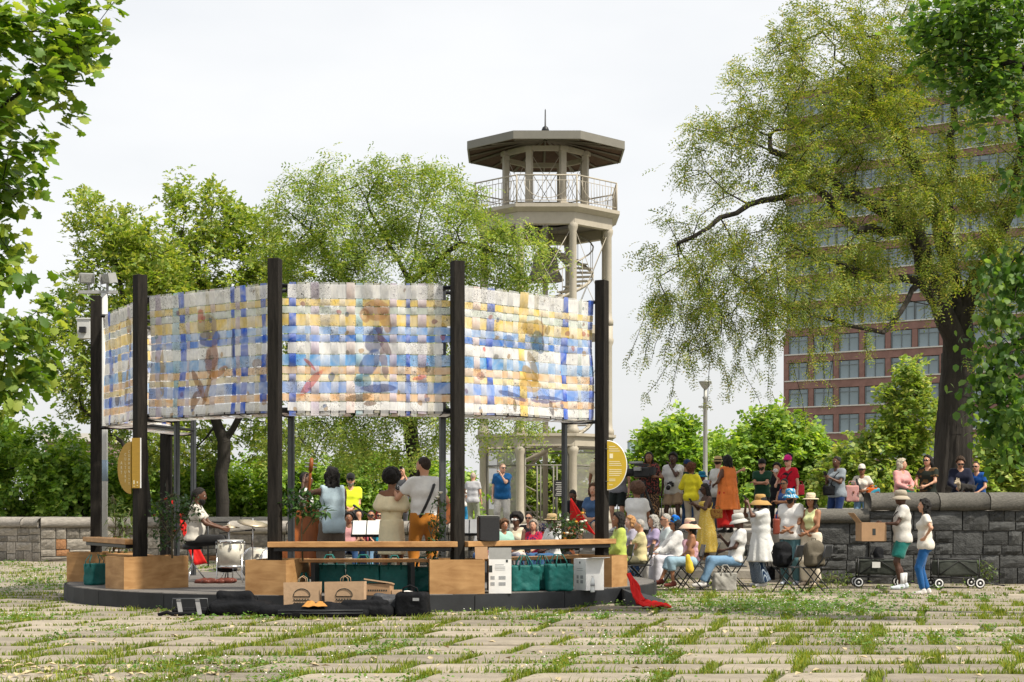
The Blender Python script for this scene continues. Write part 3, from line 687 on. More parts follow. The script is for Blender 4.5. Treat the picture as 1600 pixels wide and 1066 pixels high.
# --- big honey locust, right
Y0 = 35.2
lb = [[W(1483, 842, Y0), W(1485, 740, Y0), W(1492, 640, Y0), W(1497, 560, Y0), W(1500, 500, Y0)],
      [W(1497, 560, Y0), W(1478, 500, Y0 - .3), W(1440, 440, Y0 - .8), W(1390, 438, Y0 - 1.2), W(1330, 420, Y0 - 1.6), W(1230, 380, Y0 - 2.2)],
      [W(1478, 500, Y0 - .3), W(1430, 362, Y0 - .6), W(1340, 360, Y0 - 1.2), W(1270, 290, Y0 - 1.6), W(1170, 320, Y0 - 2), W(1060, 380, Y0 - 2.4)],
      [W(1430, 362, Y0 - .6), W(1380, 330, Y0 - 1), W(1300, 285, Y0 - 1.5), W(1180, 225, Y0 - 1.7)],
      [W(1500, 500, Y0), W(1480, 400, Y0 + .4), W(1450, 300, Y0 + .4), W(1405, 205, Y0 + .2), W(1330, 110, Y0)],
      [W(1500, 500, Y0), W(1535, 420, Y0 + .2), W(1580, 330, Y0 + .2), W(1600, 230, Y0 + .2), W(1580, 120, Y0)],
      [W(1480, 400, Y0 + .4), W(1487, 240, Y0 + .3), W(1490, 160, Y0 + .2), W(1520, 90, Y0)],
      [W(1440, 440, Y0 - .8), W(1380, 520, Y0 - 2), W(1300, 500, Y0 - 2.6), W(1220, 470, Y0 - 3)],
      [W(1535, 420, Y0 + .2), W(1640, 400, Y0 - .5), W(1720, 330, Y0 - .6)]]
bl = [blob(1090, 400, 33, 1.0, 1.5), blob(1160, 330, 33.2, 1.7, 2.3), blob(1130, 240, 33.4, 1.2, 1.0), blob(1230, 200, 33.5, 1.6, 1.7), blob(1310, 110, 34.5, 2.0, 1.6),
      blob(1330, 300, 33.6, 1.9, 1.9), blob(1200, 460, 32.8, 1.7, 1.1), blob(1300, 450, 32.5, 1.5, 1.1), blob(1080, 470, 32.6, 1.0, 1.3), blob(1450, 200, 35, 1.9, 2.4), blob(1420, 60, 35, 1.8, 1.3),
      blob(1560, 220, 35.5, 1.6, 2.2), blob(1420, 400, 34, 1.5, 1.2), blob(1560, 60, 35, 1.6, 1.0), blob(1600, 420, 34.5, 1.5, 1.8), blob(1260, 30, 34.4, .9, .5), blob(1700, 250, 35, 2, 3), blob(1300, 190, 34, 1.5, 1.2), blob(1390, 270, 34.4, 1.5, 1.2), blob(1480, 330, 34.6, 1.5, 1.2), blob(1380, 130, 34.6, 1.5, 1.1)]
tree('honey_locust', 'large honey locust with thick dark trunk spreading over the dark stone wall', lb, bl, 1150, LOC, 30000, (.16, .27), m_locust, bark=m_bark, tip=.0085, rmax=.019, droop=-.16, horiz=.8, jit=.13, spread=.14, trunk_r=.36, up=.08, e=2.5)
# hanging weeping twigs on the outer limbs
def weeping(name, roots, n, lens, count, mat, parent, size):
    Vp = []; par = []; P = []
    for i in range(n):
        a = roots[RNG.integers(len(roots))] + RNG.normal(0, .35, 3); L = RNG.uniform(*lens); d = RNG.normal(0, .22, 3); prev = -1
        for q in range(7):
            u = q / 6; P.append(a + np.array([d[0] * u * L * 1.6, d[1] * u * L * 1.6, -L * u + .1 * L * math.sin(u * 3)]) + RNG.normal(0, .012, 3)); par.append(prev); prev = len(P) - 1
    P = np.array(P); par = np.array(par); r = np.full(len(P), .0065); o = branch_mesh(P, par, r, m_barkd, 'weeping_twigs', parent); o['kind'] = 'stuff'
    leaves_on(P, r, LOC, count, size, mat, parent, .02, None, -.6, .05, name='weeping_leaves'); return o
HL = bpy.data.objects['honey_locust']; hb = np.array(tuple(HL.location))
roots = np.array([tuple(W(px, py, Yv)) for px, py, Yv in ((1060, 420, 32.8), (1110, 400, 32.9), (1150, 420, 32.8), (1200, 440, 32.6), (1240, 470, 32.4), (1290, 500, 32.3), (1040, 450, 32.8), (1090, 440, 32.8), (1080, 480, 32.8), (1130, 500, 32.8), (1180, 510, 32.7), (1250, 540, 32.4), (1060, 500, 32.8), (1150, 530, 32.6))]) - hb
weeping('w', roots, 64, (.4, 1.4), 2200, m_locust, HL, (.14, .22))
# bark ridges: fluted trunk skin
b = MB(); n = 72; vs = []; fs = []; zs = np.linspace(0, 4.6, 40)
for zi, z in enumerate(zs):
    p = np.array(tuple(W(1483, 842, Y0))); q = np.array(tuple(W(1497, 560, Y0))); cx = (p + (q - p) * z / (q[2] - p[2]))
    rad = .45 * (1 - .07 * z) + .14 * math.exp(-z * 2.2)
    for k in range(n):
        a = 2 * math.pi * k / n; rr = rad * (1 + .06 * math.sin(a * 5 + .5 * math.sin(z * 1.3)) + .055 * abs(math.sin(a * 11 + z * .9 + math.sin(z * 2.1))) - .05 * abs(math.sin(a * 17 - z * .7)) - .22 * math.exp(-((a - 4.2 - .05 * z) / .16) ** 2) + random.uniform(-.025, .025))
        vs.append((cx[0] - hb[0] + rr * math.cos(a), rr * math.sin(a), z - .1))
for i in range(len(zs) - 1):
    for k in range(n): fs.append((i * n + k, i * n + (k + 1) % n, (i + 1) * n + (k + 1) % n, (i + 1) * n + k))
b.add(vs, fs, m_bark, True); b.build('fluted_bark', HL)
# --- middle honey locust behind the stage
Y0 = 44
lb = [[W(652, 850, Y0), W(650, 740, Y0), W(640, 660, Y0), W(620, 560, Y0)], [W(620, 560, Y0), W(560, 470, Y0), W(500, 380, Y0 + .5), W(450, 330, Y0)],
      [W(620, 560, Y0), W(640, 440, Y0), W(590, 350, Y0), W(560, 290, Y0)], [W(640, 440, Y0), W(720, 380, Y0 - 1), W(800, 400, Y0 - 1.5)], [W(640, 440, Y0), W(660, 330, Y0 + 1), W(680, 280, Y0 + 1)],
      [W(640, 660, Y0), W(560, 640, Y0 - 1), W(500, 690, Y0 - 1.5)], [W(640, 660, Y0), W(720, 600, Y0 - 1), W(790, 540, Y0 - 1.5)]]
bl = [blob(480, 330, Y0, 1.2, 1.1), blob(450, 390, Y0 - .5, .9, .8), blob(560, 330, Y0, 1.8, 1.4), blob(660, 320, Y0, 1.7, 1.2), blob(720, 370, Y0 - 1, 1.5, 1.1), blob(800, 400, Y0 - 1.5, 1.3, .95), blob(500, 420, Y0, 1.6, 1.0), blob(620, 430, Y0 - .5, 2.2, 1.2),
      blob(760, 450, Y0 - 1, 1.6, .9), blob(600, 560, Y0 - 1, 2.4, 1.6), blob(520, 690, Y0 - 1, 1.8, .8), blob(600, 690, Y0 - 1, 1.5, .9), blob(690, 660, Y0, 1.2, .8), blob(800, 530, Y0, 1.2, 1.4), blob(800, 660, Y0 - 1, .8, .5)]
tree('honey_locust', 'airy light green honey locust behind the woven banner, left of the tower', lb, bl, 900, LOCF, 19000, (.17, .30), m_locg, tip=.008, rmax=.02, droop=-.4, trunk_r=.2, spread=.16, up=.08)
# --- elm-like tree(s) left
SPR = spray(5, 3, .42, .15); SPR6 = spray(4, 8, .56, .22)
Y0 = 50
lb = [[W(352, 850, Y0), W(345, 740, Y0), W(350, 690, Y0), W(322, 620, Y0)], [W(350, 690, Y0), W(375, 650, Y0), W(420, 560, Y0), W(440, 450, Y0)], [W(322, 620, Y0), W(250, 480, Y0), W(180, 380, Y0)], [W(322, 620, Y0), W(320, 480, Y0), W(300, 370, Y0)]]
bl = [blob(320, 345, Y0, 1.3, 1.2), blob(280, 310, Y0, .5, .7), blob(360, 360, Y0, 1.2, .9), blob(330, 430, Y0, 2.0, 1.5), blob(400, 390, Y0, 1.2, 1.3), blob(430, 440, Y0, 1.2, 1.4), blob(280, 500, Y0, 2.0, 2.0), blob(400, 520, Y0, 1.6, 2), blob(290, 690, Y0 + 2, 1.8, .9), blob(430, 680, Y0 + 1, 1.3, .9)]
tree('elm_tree', 'leafy elm with forked dark trunk behind the drummer', lb, bl, 620, SPR, 11500, (.2, .34), m_elm, tip=.008, rmax=.022, droop=-.1, trunk_r=.2, spread=.17, seg=.4)
Y0 = 47
lb = [[W(232, 850, Y0), W(225, 760, Y0), W(190, 690, Y0), W(130, 640, Y0), W(85, 600, Y0)], [W(225, 760, Y0), W(215, 600, Y0), W(190, 450, Y0), W(150, 330, Y0)], [W(215, 600, Y0), W(250, 480, Y0), W(240, 400, Y0)]]
bl = [blob(150, 330, Y0, .8, .6), blob(180, 370, Y0, 1.3, 1.1), blob(230, 400, Y0, 1.2, 1.1), blob(180, 460, Y0, 1.4, 1.5), blob(240, 500, Y0, 1.3, 1.6), blob(110, 560, Y0, 1.2, 1.3), blob(150, 620, Y0, 1.0, 1), blob(220, 690, Y0 + 1, 1.2, 1.0), blob(110, 480, Y0 + 1, .6, .9)]
tree('elm_tree', 'tall light green elm with leaning limb at the left end of the banner', lb, bl, 420, SPR, 8500, (.19, .32), m_elm, tip=.008, rmax=.022, droop=-.1, trunk_r=.16, spread=.17, seg=.4)
# --- near plane tree overhanging the left edge
MAP = maple_leaf(); Y0 = 12.5
lb = [[(-6.2, 13.2, 0), (-6.1, 13.2, 2.5), (-5.9, 13.1, 4.5), (-5.6, 13, 7)], [(-5.9, 13.1, 4.5), W(-60, 200, Y0), W(60, 130, Y0), W(150, 40, Y0)], [(-6.1, 13.2, 2.5), W(-90, 520, Y0), W(40, 500, Y0), W(90, 470, Y0)], [(-5.9, 13.1, 4.5), W(-80, 330, Y0), W(30, 300, Y0)], [(-6.1, 13.2, 2.2), W(-60, 600, Y0), W(40, 590, Y0)]]
bl = [blob(60, 40, Y0, .5, .3, .5), blob(110, 110, Y0, .28, .3, .4), blob(40, 180, Y0, .42, .35, .5), blob(30, 270, Y0, .30, .16, .4), blob(20, 350, Y0, .16, .10, .3), blob(50, 460, Y0, .26, .18, .5), blob(40, 540, Y0, .32, .22, .5), blob(20, 600, Y0, .26, .2, .4), blob(-120, 300, Y0, .7, 1.5, 1.0), blob(160, 10, Y0, .2, .14, .3), blob(-80, 100, Y0, .6, .6, .8)]
tree('plane_tree', 'plane tree with large lobed leaves overhanging the left edge of the view', lb, bl, 330, MAP, 6500, (.075, .125), m_mapl, tip=.0035, rmax=.012, droop=-.35, trunk_r=.26, seg=.14, spread=.075, jit=.12, bark=m_bark)
# --- near linden, right edge
LIN = ([(0, 0, 0), (.25, .36, .03), (.65, .34, 0), (1, 0, -.12), (.65, -.34, 0), (.25, -.36, .03), (.45, 0, .08)], [[0, 1, 6], [1, 2, 6], [2, 3, 6], [3, 4, 6], [4, 5, 6], [5, 0, 6]])
Y0 = 21
lb = [[(8.9, 22, 0), (8.8, 22, 3), (8.6, 21.8, 6), (8.4, 21.5, 9)], [(8.6, 21.8, 6), W(1640, 120, Y0), W(1540, 90, Y0), W(1470, 110, Y0)], [(8.8, 22, 3), W(1700, 480, Y0), W(1610, 520, Y0), W(1560, 560, Y0)], [(8.6, 21.8, 5), W(1640, 330, Y0), W(1590, 400, Y0)], [(8.6, 21.8, 6), W(1680, 30, Y0), W(1560, 20, Y0)]]
bl = [blob(1530, 30, Y0, .75, .4), blob(1490, 100, Y0, .4, .35), blob(1570, 120, Y0, .5, .45), blob(1460, 50, Y0, .4, .3), blob(1520, 170, Y0, .35, .22), blob(1585, 430, Y0, .45, .3), blob(1575, 510, Y0, .42, .4), blob(1580, 610, Y0, .5, .6), blob(1560, 590, Y0, .25, .35), blob(1580, 690, Y0, .35, .25), blob(1570, 650, Y0, .25, .3), blob(1640, 250, Y0, .4, .8)]
tree('linden_tree', 'dark green broad leaved linden branches at the right edge', lb, bl, 420, LIN, 5200, (.075, .14), m_dark, tip=.0045, rmax=.013, droop=-.5, trunk_r=.24, seg=.2, spread=.15, bark=m_bark)
# --- shrubs and small trees in the background
def bush(name, label, px, py, Y, blobs, n, count, size, mat, group=None, zb=0.0, tm=None):
    base = Vector((WX(px, Y), Y, zb)); lb = [[base, base + Vector((0, 0, .5)), W(px, py, Y)]]
    return tree(name, label, lb, blobs, n, tm or SPR6, int(count * .85), size, mat, 'tree' if 'tree' in name else 'shrub', group, tip=.009, rmax=.03, droop=-.1, seg=.5, spread=.22, shell=.75)
G = 'shrubs and small trees beyond the walls'
bush('bush', 'mass of light green bushes above the far left parapet wall', 40, 760, 50, [blob(20, 740, 50, 2.0, 1.5), blob(70, 720, 50, 1.1, 1.2), blob(-40, 720, 51, 1.5, 1.8)], 110, 6500, (.22, .36), m_bush, G)
bush('bush', 'green bushes between the parapet and the leftmost stage post', 130, 770, 49, [blob(115, 770, 49, 1.2, 1.0), blob(160, 760, 50, 1.2, 1.1), blob(200, 770, 50, .9, .9)], 80, 4200, (.2, .34), m_bush, G)
bush('bush', 'deep green bush filling the gap behind the drum kit', 380, 770, 54, [blob(330, 775, 54, 1.6, .9), blob(400, 765, 54, 1.6, 1.0), blob(450, 780, 54, 1.3, .9)], 100, 6500, (.2, .34), m_bush, G)
bush('bush', 'dark green foliage behind the bass player and the neon shirted man', 540, 770, 54, [blob(500, 770, 54, 1.5, 1.0), blob(570, 765, 54, 1.6, 1.1), blob(640, 775, 54, 1.3, .9), blob(700, 765, 55, 1.1, 1.2)], 110, 6500, (.2, .36), m_bush, G)
bush('bush', 'bush left of the drummer behind the red flag', 265, 780, 53, [blob(260, 775, 53, 1.1, .8), blob(300, 770, 54, 1.0, .7)], 60, 3200, (.2, .34), m_bush, G)
bush('small_tree', 'pale leaved small tree seen through the tower base', 850, 740, 70, [blob(840, 740, 70, 1.7, 1.8), blob(900, 750, 70, 1.5, 1.4), blob(860, 790, 70, 2, 1.0)], 90, 4200, (.28, .45), m_locg, G)
bush('small_tree', 'rounded green tree behind the video camera operator', 1055, 720, 60, [blob(1050, 690, 60, 1.0, .9), blob(1020, 730, 60, 1.1, 1.0), blob(1085, 730, 60, 1.3, 1.0), blob(1125, 720, 61, .9, .7), blob(1060, 770, 60, 2.0, .9), blob(990, 750, 60, .8, .8)], 150, 8500, (.25, .42), m_bush, G)
bush('small_tree', 'broad green tree below the brick block behind the pink capped woman', 1210, 730, 56, [blob(1205, 680, 56, .9, .8), blob(1180, 720, 56, 1.2, .9), blob(1240, 720, 56, 1.4, .9), blob(1270, 760, 56, 1.2, .8), blob(1180, 775, 56, 1.4, .7), blob(1150, 745, 57, .8, .6)], 150, 8500, (.24, .40), m_bush, G)
bush('bush', 'sunlit yellow green bushes behind the white capped onlooker', 1350, 740, 50, [blob(1330, 740, 50, 1.1, .8), blob(1390, 720, 50, 1.2, 1.2), blob(1420, 650, 50, .9, 1.4), blob(1440, 760, 50, 1.2, .7), blob(1380, 770, 49, 1.3, .6)], 110, 6500, (.22, .36), m_locg, G)
bush('bush', 'yellow green bush at the right edge behind the blue shirted onlooker', 1570, 740, 48, [blob(1560, 750, 48, 1.0, .7), blob(1600, 720, 48, 1.1, 1.0), blob(1640, 700, 48, 1.2, 1.2)], 80, 4200, (.2, .34), m_locg, G)
# ================================================================== IMPLICIT-SURFACE MODELLING
def snet(F, lo, h, relax=1):
    ins = F < 0; nx, ny, nz = F.shape
    c = np.zeros((nx - 1, ny - 1, nz - 1), np.int8); OFF = [(i, j, k) for i in (0, 1) for j in (0, 1) for k in (0, 1)]
    for i, j, k in OFF: c += ins[i:nx - 1 + i, j:ny - 1 + j, k:nz - 1 + k]
    act = (c > 0) & (c < 8); cells = np.argwhere(act); n = len(cells)
    idx = np.full(act.shape, -1, np.int32); idx[act] = np.arange(n)
    ps = np.zeros((n, 3)); cnt = np.zeros(n); cf = {o: F[cells[:, 0] + o[0], cells[:, 1] + o[1], cells[:, 2] + o[2]] for o in OFF}
    for o in OFF:
        for ax in range(3):
            if o[ax] == 0:
                o2 = tuple(1 if a == ax else o[a] for a in range(3)); f1, f2 = cf[o], cf[o2]; cr = (f1 < 0) != (f2 < 0)
                t = np.where(cr, f1 / np.where(cr, f1 - f2, 1), 0)
                for a in range(3): ps[:, a] += np.where(cr, o[a] + (t if a == ax else 0), 0)
                cnt += cr
    V = np.asarray(lo) + h * (cells + ps / cnt[:, None]); Q = []
    for ax in range(3):
        a, b = [(1, 2), (2, 0), (0, 1)][ax]
        sl0 = [slice(None)] * 3; sl1 = [slice(None)] * 3; sl0[ax] = slice(0, -1); sl1[ax] = slice(1, None)
        s0, s1 = ins[tuple(sl0)], ins[tuple(sl1)]; e = np.argwhere(s0 != s1); flip = s0[e[:, 0], e[:, 1], e[:, 2]]
        m = np.ones(len(e), bool)
        for q in (a, b): m &= (e[:, q] >= 1) & (e[:, q] < F.shape[q] - 1)
        e, flip = e[m], flip[m]; da = np.zeros(3, int); db = np.zeros(3, int); da[a] = 1; db[b] = 1
        g = lambda x: idx[x[:, 0], x[:, 1], x[:, 2]]
        q = np.stack([g(e - da - db), g(e - db), g(e), g(e - da)], 1); q[~flip] = q[~flip][:, ::-1]; Q.append(q)
    Q = np.concatenate(Q); Q = Q[(Q >= 0).all(1)]
    for _ in range(relax):
        acc = np.zeros_like(V); num = np.zeros(len(V))
        for i in range(4):
            u, v = Q[:, i], Q[:, (i + 1) % 4]
            for ax in range(3): acc[:, ax] += np.bincount(u, V[v, ax], len(V)) + np.bincount(v, V[u, ax], len(V))
            num += np.bincount(u, minlength=len(V)) + np.bincount(v, minlength=len(V))
        V = V * .45 + .55 * acc / np.maximum(num, 1)[:, None]
    return V, Q
A3 = lambda p: np.array(tuple(p), float)
class SDF:
    def __init__(s, lo, hi, h):
        s.lo = A3(lo); s.h = h; s.n = np.maximum(np.ceil((A3(hi) - s.lo) / h).astype(int) + 1, 4); s.F = np.full(tuple(s.n), 1.0, np.float32)
    def _blk(s, lo, hi):
        a = np.clip(np.floor((lo - s.lo) / s.h).astype(int), 0, s.n - 1); b = np.clip(np.ceil((hi - s.lo) / s.h).astype(int) + 1, 1, s.n)
        b = np.maximum(b, a + 1); sl = tuple(slice(i, j) for i, j in zip(a, b))
        g = [s.lo[i] + s.h * np.arange(a[i], b[i]) for i in range(3)]
        return sl, g[0][:, None, None], g[1][None, :, None], g[2][None, None, :]
    def _mix(s, sl, d, k):
        f = s.F[sl]
        if k <= 0: s.F[sl] = np.minimum(f, d); return
        hh = np.maximum(k - np.abs(f - d), 0) / k; s.F[sl] = np.minimum(f, d) - hh * hh * k * .25
    def cap(s, a, b, ra, rb=None, k=.03, sub=False):
        rb = ra if rb is None else rb; a, b = A3(a), A3(b); m = max(ra, rb) + .07 + k
        sl, X, Y, Z = s._blk(np.minimum(a, b) - m, np.maximum(a, b) + m); d = b - a; L2 = max(d @ d, 1e-9)
        t = np.clip(((X - a[0]) * d[0] + (Y - a[1]) * d[1] + (Z - a[2]) * d[2]) / L2, 0, 1)
        D = np.sqrt((X - a[0] - t * d[0]) ** 2 + (Y - a[1] - t * d[1]) ** 2 + (Z - a[2] - t * d[2]) ** 2) - (ra + (rb - ra) * t)
        if sub: s.F[sl] = np.maximum(s.F[sl], -D)
        else: s._mix(sl, D, k)
        return s
    def ell(s, c, r, k=.03, rot=None, sub=False):
        c = A3(c); r = A3(r); m = r.max() + .07 + k; sl, X, Y, Z = s._blk(c - m, c + m); X = X - c[0]; Y = Y - c[1]; Z = Z - c[2]
        if rot is not None:
            Q = np.array(rot).T; X, Y, Z = (Q[0, 0] * X + Q[0, 1] * Y + Q[0, 2] * Z, Q[1, 0] * X + Q[1, 1] * Y + Q[1, 2] * Z, Q[2, 0] * X + Q[2, 1] * Y + Q[2, 2] * Z)
        q = np.sqrt((X / r[0]) ** 2 + (Y / r[1]) ** 2 + (Z / r[2]) ** 2); D = (q - 1) * r.min()
        if sub: s.F[sl] = np.maximum(s.F[sl], -D)
        else: s._mix(sl, D, k)
        return s
    def rbox(s, c, half, r, k=.02, rot=None):
        c = A3(c); half = A3(half); m = np.linalg.norm(half) + .08; sl, X, Y, Z = s._blk(c - m, c + m); X = X - c[0] + 0 * Y + 0 * Z; Y = Y - c[1] + 0 * X; Z = Z - c[2] + 0 * X
        if rot is not None:
            Q = np.array(rot).T; X, Y, Z = (Q[0, 0] * X + Q[0, 1] * Y + Q[0, 2] * Z, Q[1, 0] * X + Q[1, 1] * Y + Q[1, 2] * Z, Q[2, 0] * X + Q[2, 1] * Y + Q[2, 2] * Z)
        q = [np.abs(X) - half[0] + r, np.abs(Y) - half[1] + r, np.abs(Z) - half[2] + r]
        D = np.sqrt(sum(np.maximum(v, 0) ** 2 for v in q)) + np.minimum(np.maximum(np.maximum(q[0], q[1]), q[2]), 0) - r
        s._mix(sl, D, k); return s
    def grid(s):
        g = [s.lo[i] + s.h * np.arange(s.n[i]) for i in range(3)]; return g[0][:, None, None], g[1][None, :, None], g[2][None, None, :]
    def plane(s, p, n):     # keep the side the normal points away from
        p = A3(p); n = A3(n); n = n / np.linalg.norm(n); X, Y, Z = s.grid(); s.F = np.maximum(s.F, (X - p[0]) * n[0] + (Y - p[1]) * n[1] + (Z - p[2]) * n[2]).astype(np.float32); return s
    def wrinkle(s, amp, f, seed=0):
        X, Y, Z = s.grid(); r = random.Random(seed); w = 0
        for i in range(3):
            a = [r.uniform(-1, 1) * f for _ in range(3)]; b = [r.uniform(-1, 1) * f * .7 for _ in range(3)]
            w = w + np.sin(X * a[0] + Y * a[1] + Z * a[2] * .7 + r.uniform(0, 6) + 1.5 * np.sin(X * b[0] + Y * b[1] + Z * b[2]))
        s.F = (s.F + amp * w / 2).astype(np.float32); return s
    def mesh(s, name, mats, relax=1, mi=None):
        V, Q = snet(s.F, s.lo, s.h, relax); return npmesh(name, V, Q, mats, True, mi)
def rough_sdf(name, lo, hi, h, fn, mat, parent=None, loc=None, rot=None, wr=None, relax=1):
    g = SDF(lo, hi, h); fn(g)
    if wr: g.wrinkle(*wr)
    return link(name, g.mesh(name, mat, relax), parent, loc, rot)
# ================================================================== PAVILION
PHI = 5.5
OFFD = ([-126, -90, -54, -18, 18, 54, 110], [-.03, -.03, .17, .08, -.08, .04, 0], [.14, .14, .23, .01, -.03, .12, 0])   # surveyed post offsets from the regular decagon
def pav0(deg, r=PR, z=0.0): a = R(PHI + deg); return Vector((PC.x + r * math.sin(a), PC.y - r * math.cos(a), z))
def pav(deg, r=PR, z=0.0): p = pav0(deg, r, z); k = r / PR; return p + Vector((float(np.interp(deg, OFFD[0], OFFD[1])) * k, float(np.interp(deg, OFFD[0], OFFD[2])) * k, 0))
ANG = {0: -126, 1: -90, 2: -54, 3: -18, 4: 18, 5: 54}
m_post = M('charred_post', (0.018, 0.0155, 0.013), .8, .6, 5, .35, 25, stretch=(6, 6, .5), spec=.15); m_skirt = M('skirt_metal', (0.016, 0.018, 0.021), .65, .35, 3, .1, 10)
m_deck = M('deck_board', (0.13, 0.12, 0.11), .8, .3, 4, .3, 30, stretch=(1, 8, 1), rand=.15)
def wood(name, c0, c1, sc=1.6):
    if name in MATS: return MATS[name]
    m, nt, out = nt_new(name); L = nt.links; b = node(nt, 'ShaderNodeBsdfPrincipled'); b.inputs['Roughness'].default_value = .55; b.inputs['Specular IOR Level'].default_value = .3; L.new(b.outputs[0], out.inputs[0])
    tc = node(nt, 'ShaderNodeTexCoord'); mp = node(nt, 'ShaderNodeMapping'); mp.inputs['Scale'].default_value = (1.2, 1.2, 5); L.new(tc.outputs['Object'], mp.inputs['Vector'])
    n = node(nt, 'ShaderNodeTexNoise'); n.inputs['Scale'].default_value = sc; n.inputs['Detail'].default_value = 8; n.inputs['Distortion'].default_value = 1.6; L.new(mp.outputs[0], n.inputs['Vector'])
    n2 = node(nt, 'ShaderNodeTexNoise'); n2.inputs['Scale'].default_value = 3.5; n2.inputs['Detail'].default_value = 4; L.new(tc.outputs['Object'], n2.inputs['Vector'])
    mx = node(nt, 'ShaderNodeMix'); mx.data_type = 'FLOAT'; mx.inputs['Factor'].default_value = .45; L.new(n.outputs['Fac'], mx.inputs['A']); L.new(n2.outputs['Fac'], mx.inputs['B'])
    r = ramp(nt, [(.33, c0), (.5, tuple((a + d) / 2 for a, d in zip(c0, c1))), (.66, c1)]); L.new(mx.outputs['Result'], r.inputs['Fac']); L.new(r.outputs[0], b.inputs['Base Color'])
    bp = node(nt, 'ShaderNodeBump'); bp.inputs['Strength'].default_value = .12; bp.inputs['Distance'].default_value = .01; L.new(n.outputs['Fac'], bp.inputs['Height']); L.new(bp.outputs[0], b.inputs['Normal'])
    MATS[name] = m; return m
m_ply = wood('stained_plywood', (0.27, 0.135, 0.048), (0.48, 0.28, 0.12)); m_bench = wood('bench_wood', (0.28, 0.135, 0.05), (0.48, 0.27, 0.11), 2.2)
m_steel = M('grey_steel', (0.075, 0.08, 0.085), .4, .15, 6, metal=.5); m_yel = M('sign_yellow', (0.50, 0.34, 0.025), .45, .08, 3); m_yeld = M('sign_ochre', (0.40, 0.235, 0.03), .45, .12, 6, stretch=(1, 1, 8)); m_txt = M('sign_white', (.72, .66, .45), .6, .05, 3); m_wht = M('plain_white', (.74, .74, .73), .6, .06, 8)
PV = thing('stage_pavilion', 'round wooden stage pavilion with dark posts carrying a woven plaid banner', 'pavilion', (0, 0, 0))
# platform
b = MB(); n = 60; top = [pav0(360 * k / n, PLAT_R - .03, PLAT_H - .03) for k in range(n)]; bot = [Vector((p.x, p.y, 0)) for p in top]
b.add(top + bot, [tuple(range(n))] + [(k, k + n, (k + 1) % n + n, (k + 1) % n) for k in range(n)], m_skirt); plat = b.build('platform', PV)
y = -PLAT_R + .08
while y < PLAT_R - .05:
    hl = math.sqrt(max(PLAT_R ** 2 - max(abs(y - .07), abs(y + .07)) ** 2, .01)) - .02
    MB().box((0, 0, 0), (2 * hl, .138, .03), m_deck).build('deck_board', plat, (PC.x, PC.y + y, PLAT_H - .014)); y += .145
for k in range(20):
    p = MB(); vs = []
    for q in range(4):
        d = (k + (.004 + .992 * q / 3)) * 18
        for rr in (PLAT_R, PLAT_R + .022):
            for z in (.0, PLAT_H - .004): vs.append(pav0(d, rr, z))
    fs = []
    for q in range(3):
        o = q * 4; fs += [(o + 2, o + 6, o + 7, o + 3), (o + 1, o + 3, o + 7, o + 5), (o + 4, o, o + 1, o + 5)]
    fs += [(0, 2, 3, 1), (12, 13, 15, 14)]
    p.add(vs, fs, m_skirt); p.build('skirt_panel', plat)
# posts
for k, d in ANG.items():
    p = pav(d); rz = R(PHI + d); b = MB(); b.box((0, 0, (5.14 + PLAT_H) / 2), (.17, .17, 5.14 - PLAT_H), m_post); b.build('post', PV, (p.x, p.y, 0), (0, 0, rz), bevel=.006)
    q = pav(d, 3.9); b = MB(); b.box((0, 0, (PLAT_H + 4.85) / 2), (.065, .065, 4.85 - PLAT_H), m_steel); b.box((.05, 0, (PLAT_H + 4.85) / 2), (.02, .05, 4.85 - PLAT_H), m_steel); b.build('steel_upright', PV, (q.x, q.y, 0), (0, 0, rz))
    for z in (2.88, 4.8):
        b = MB(); b.tube([pav(d, 3.9, z), pav(d, PR - .08, z)], .03, m_darkm, 4, smooth=False); b.build('radial_bar', PV)
ZB0, ZB1 = 2.93, 4.80
for k in range(5):
    for z in (ZB0 + .02, ZB1 - .03):
        b = MB(); b.tube([pav(ANG[k], PR - .185, z), pav(ANG[k + 1], PR - .185, z)], .034, m_darkm, 6); b.build('rail', PV)
        b = MB(); b.tube([pav(ANG[k], 3.9, z), pav(ANG[k + 1], 3.9, z)], .03, m_darkm, 6); b.build('inner_rail', PV)
# ---- woven banner
HS = [(.000, .115, 'w'), (.115, .175, 'y'), (.175, .235, 'g'), (.235, .330, 'y'), (.330, .395, 'l'), (.395, .455, 'b'), (.455, .550, 'w'), (.550, .645, 'b2'), (.645, .710, 'o'), (.710, .765, 'y2'), (.765, .860, 'v'), (.860, .925, 'o2'), (.925, 1.0, 'w')]
PAL = {'w': (.88, .87, .85), 'y': (.88, .64, .18), 'g': (.66, .72, .64), 'l': (.28, .48, .84), 'b': (.07, .24, .72), 'b2': (.18, .44, .82), 'o': (.86, .54, .28), 'y2': (.90, .72, .34), 'v': (.20, .36, .78), 'o2': (.84, .50, .24), 'B': (.04, .14, .66), 'p': (.62, .54, .64), 'k': (.74, .60, .56), 'W': (.90, .89, .88), 't': (.72, .66, .50), 'c': (.40, .62, .70)}
VS = {2: 'B.W.t.p.W.W.W.k.c.W.t.W.p.W.B.W.p.t.W', 1: 'W.p.t.W.c.B.p.W.W.t.k.W.W.B.p.B.W.t.B.W', 3: 'B.W.k.W.B.W.t.W.W.y.W.t.W.W.W.B.W.g.W.B', 0: 'W.B.t.W.y.W.t.p.W.y.W.W', 4: 'W.B.W.k.t.W.p.W.B.W.W.t'}
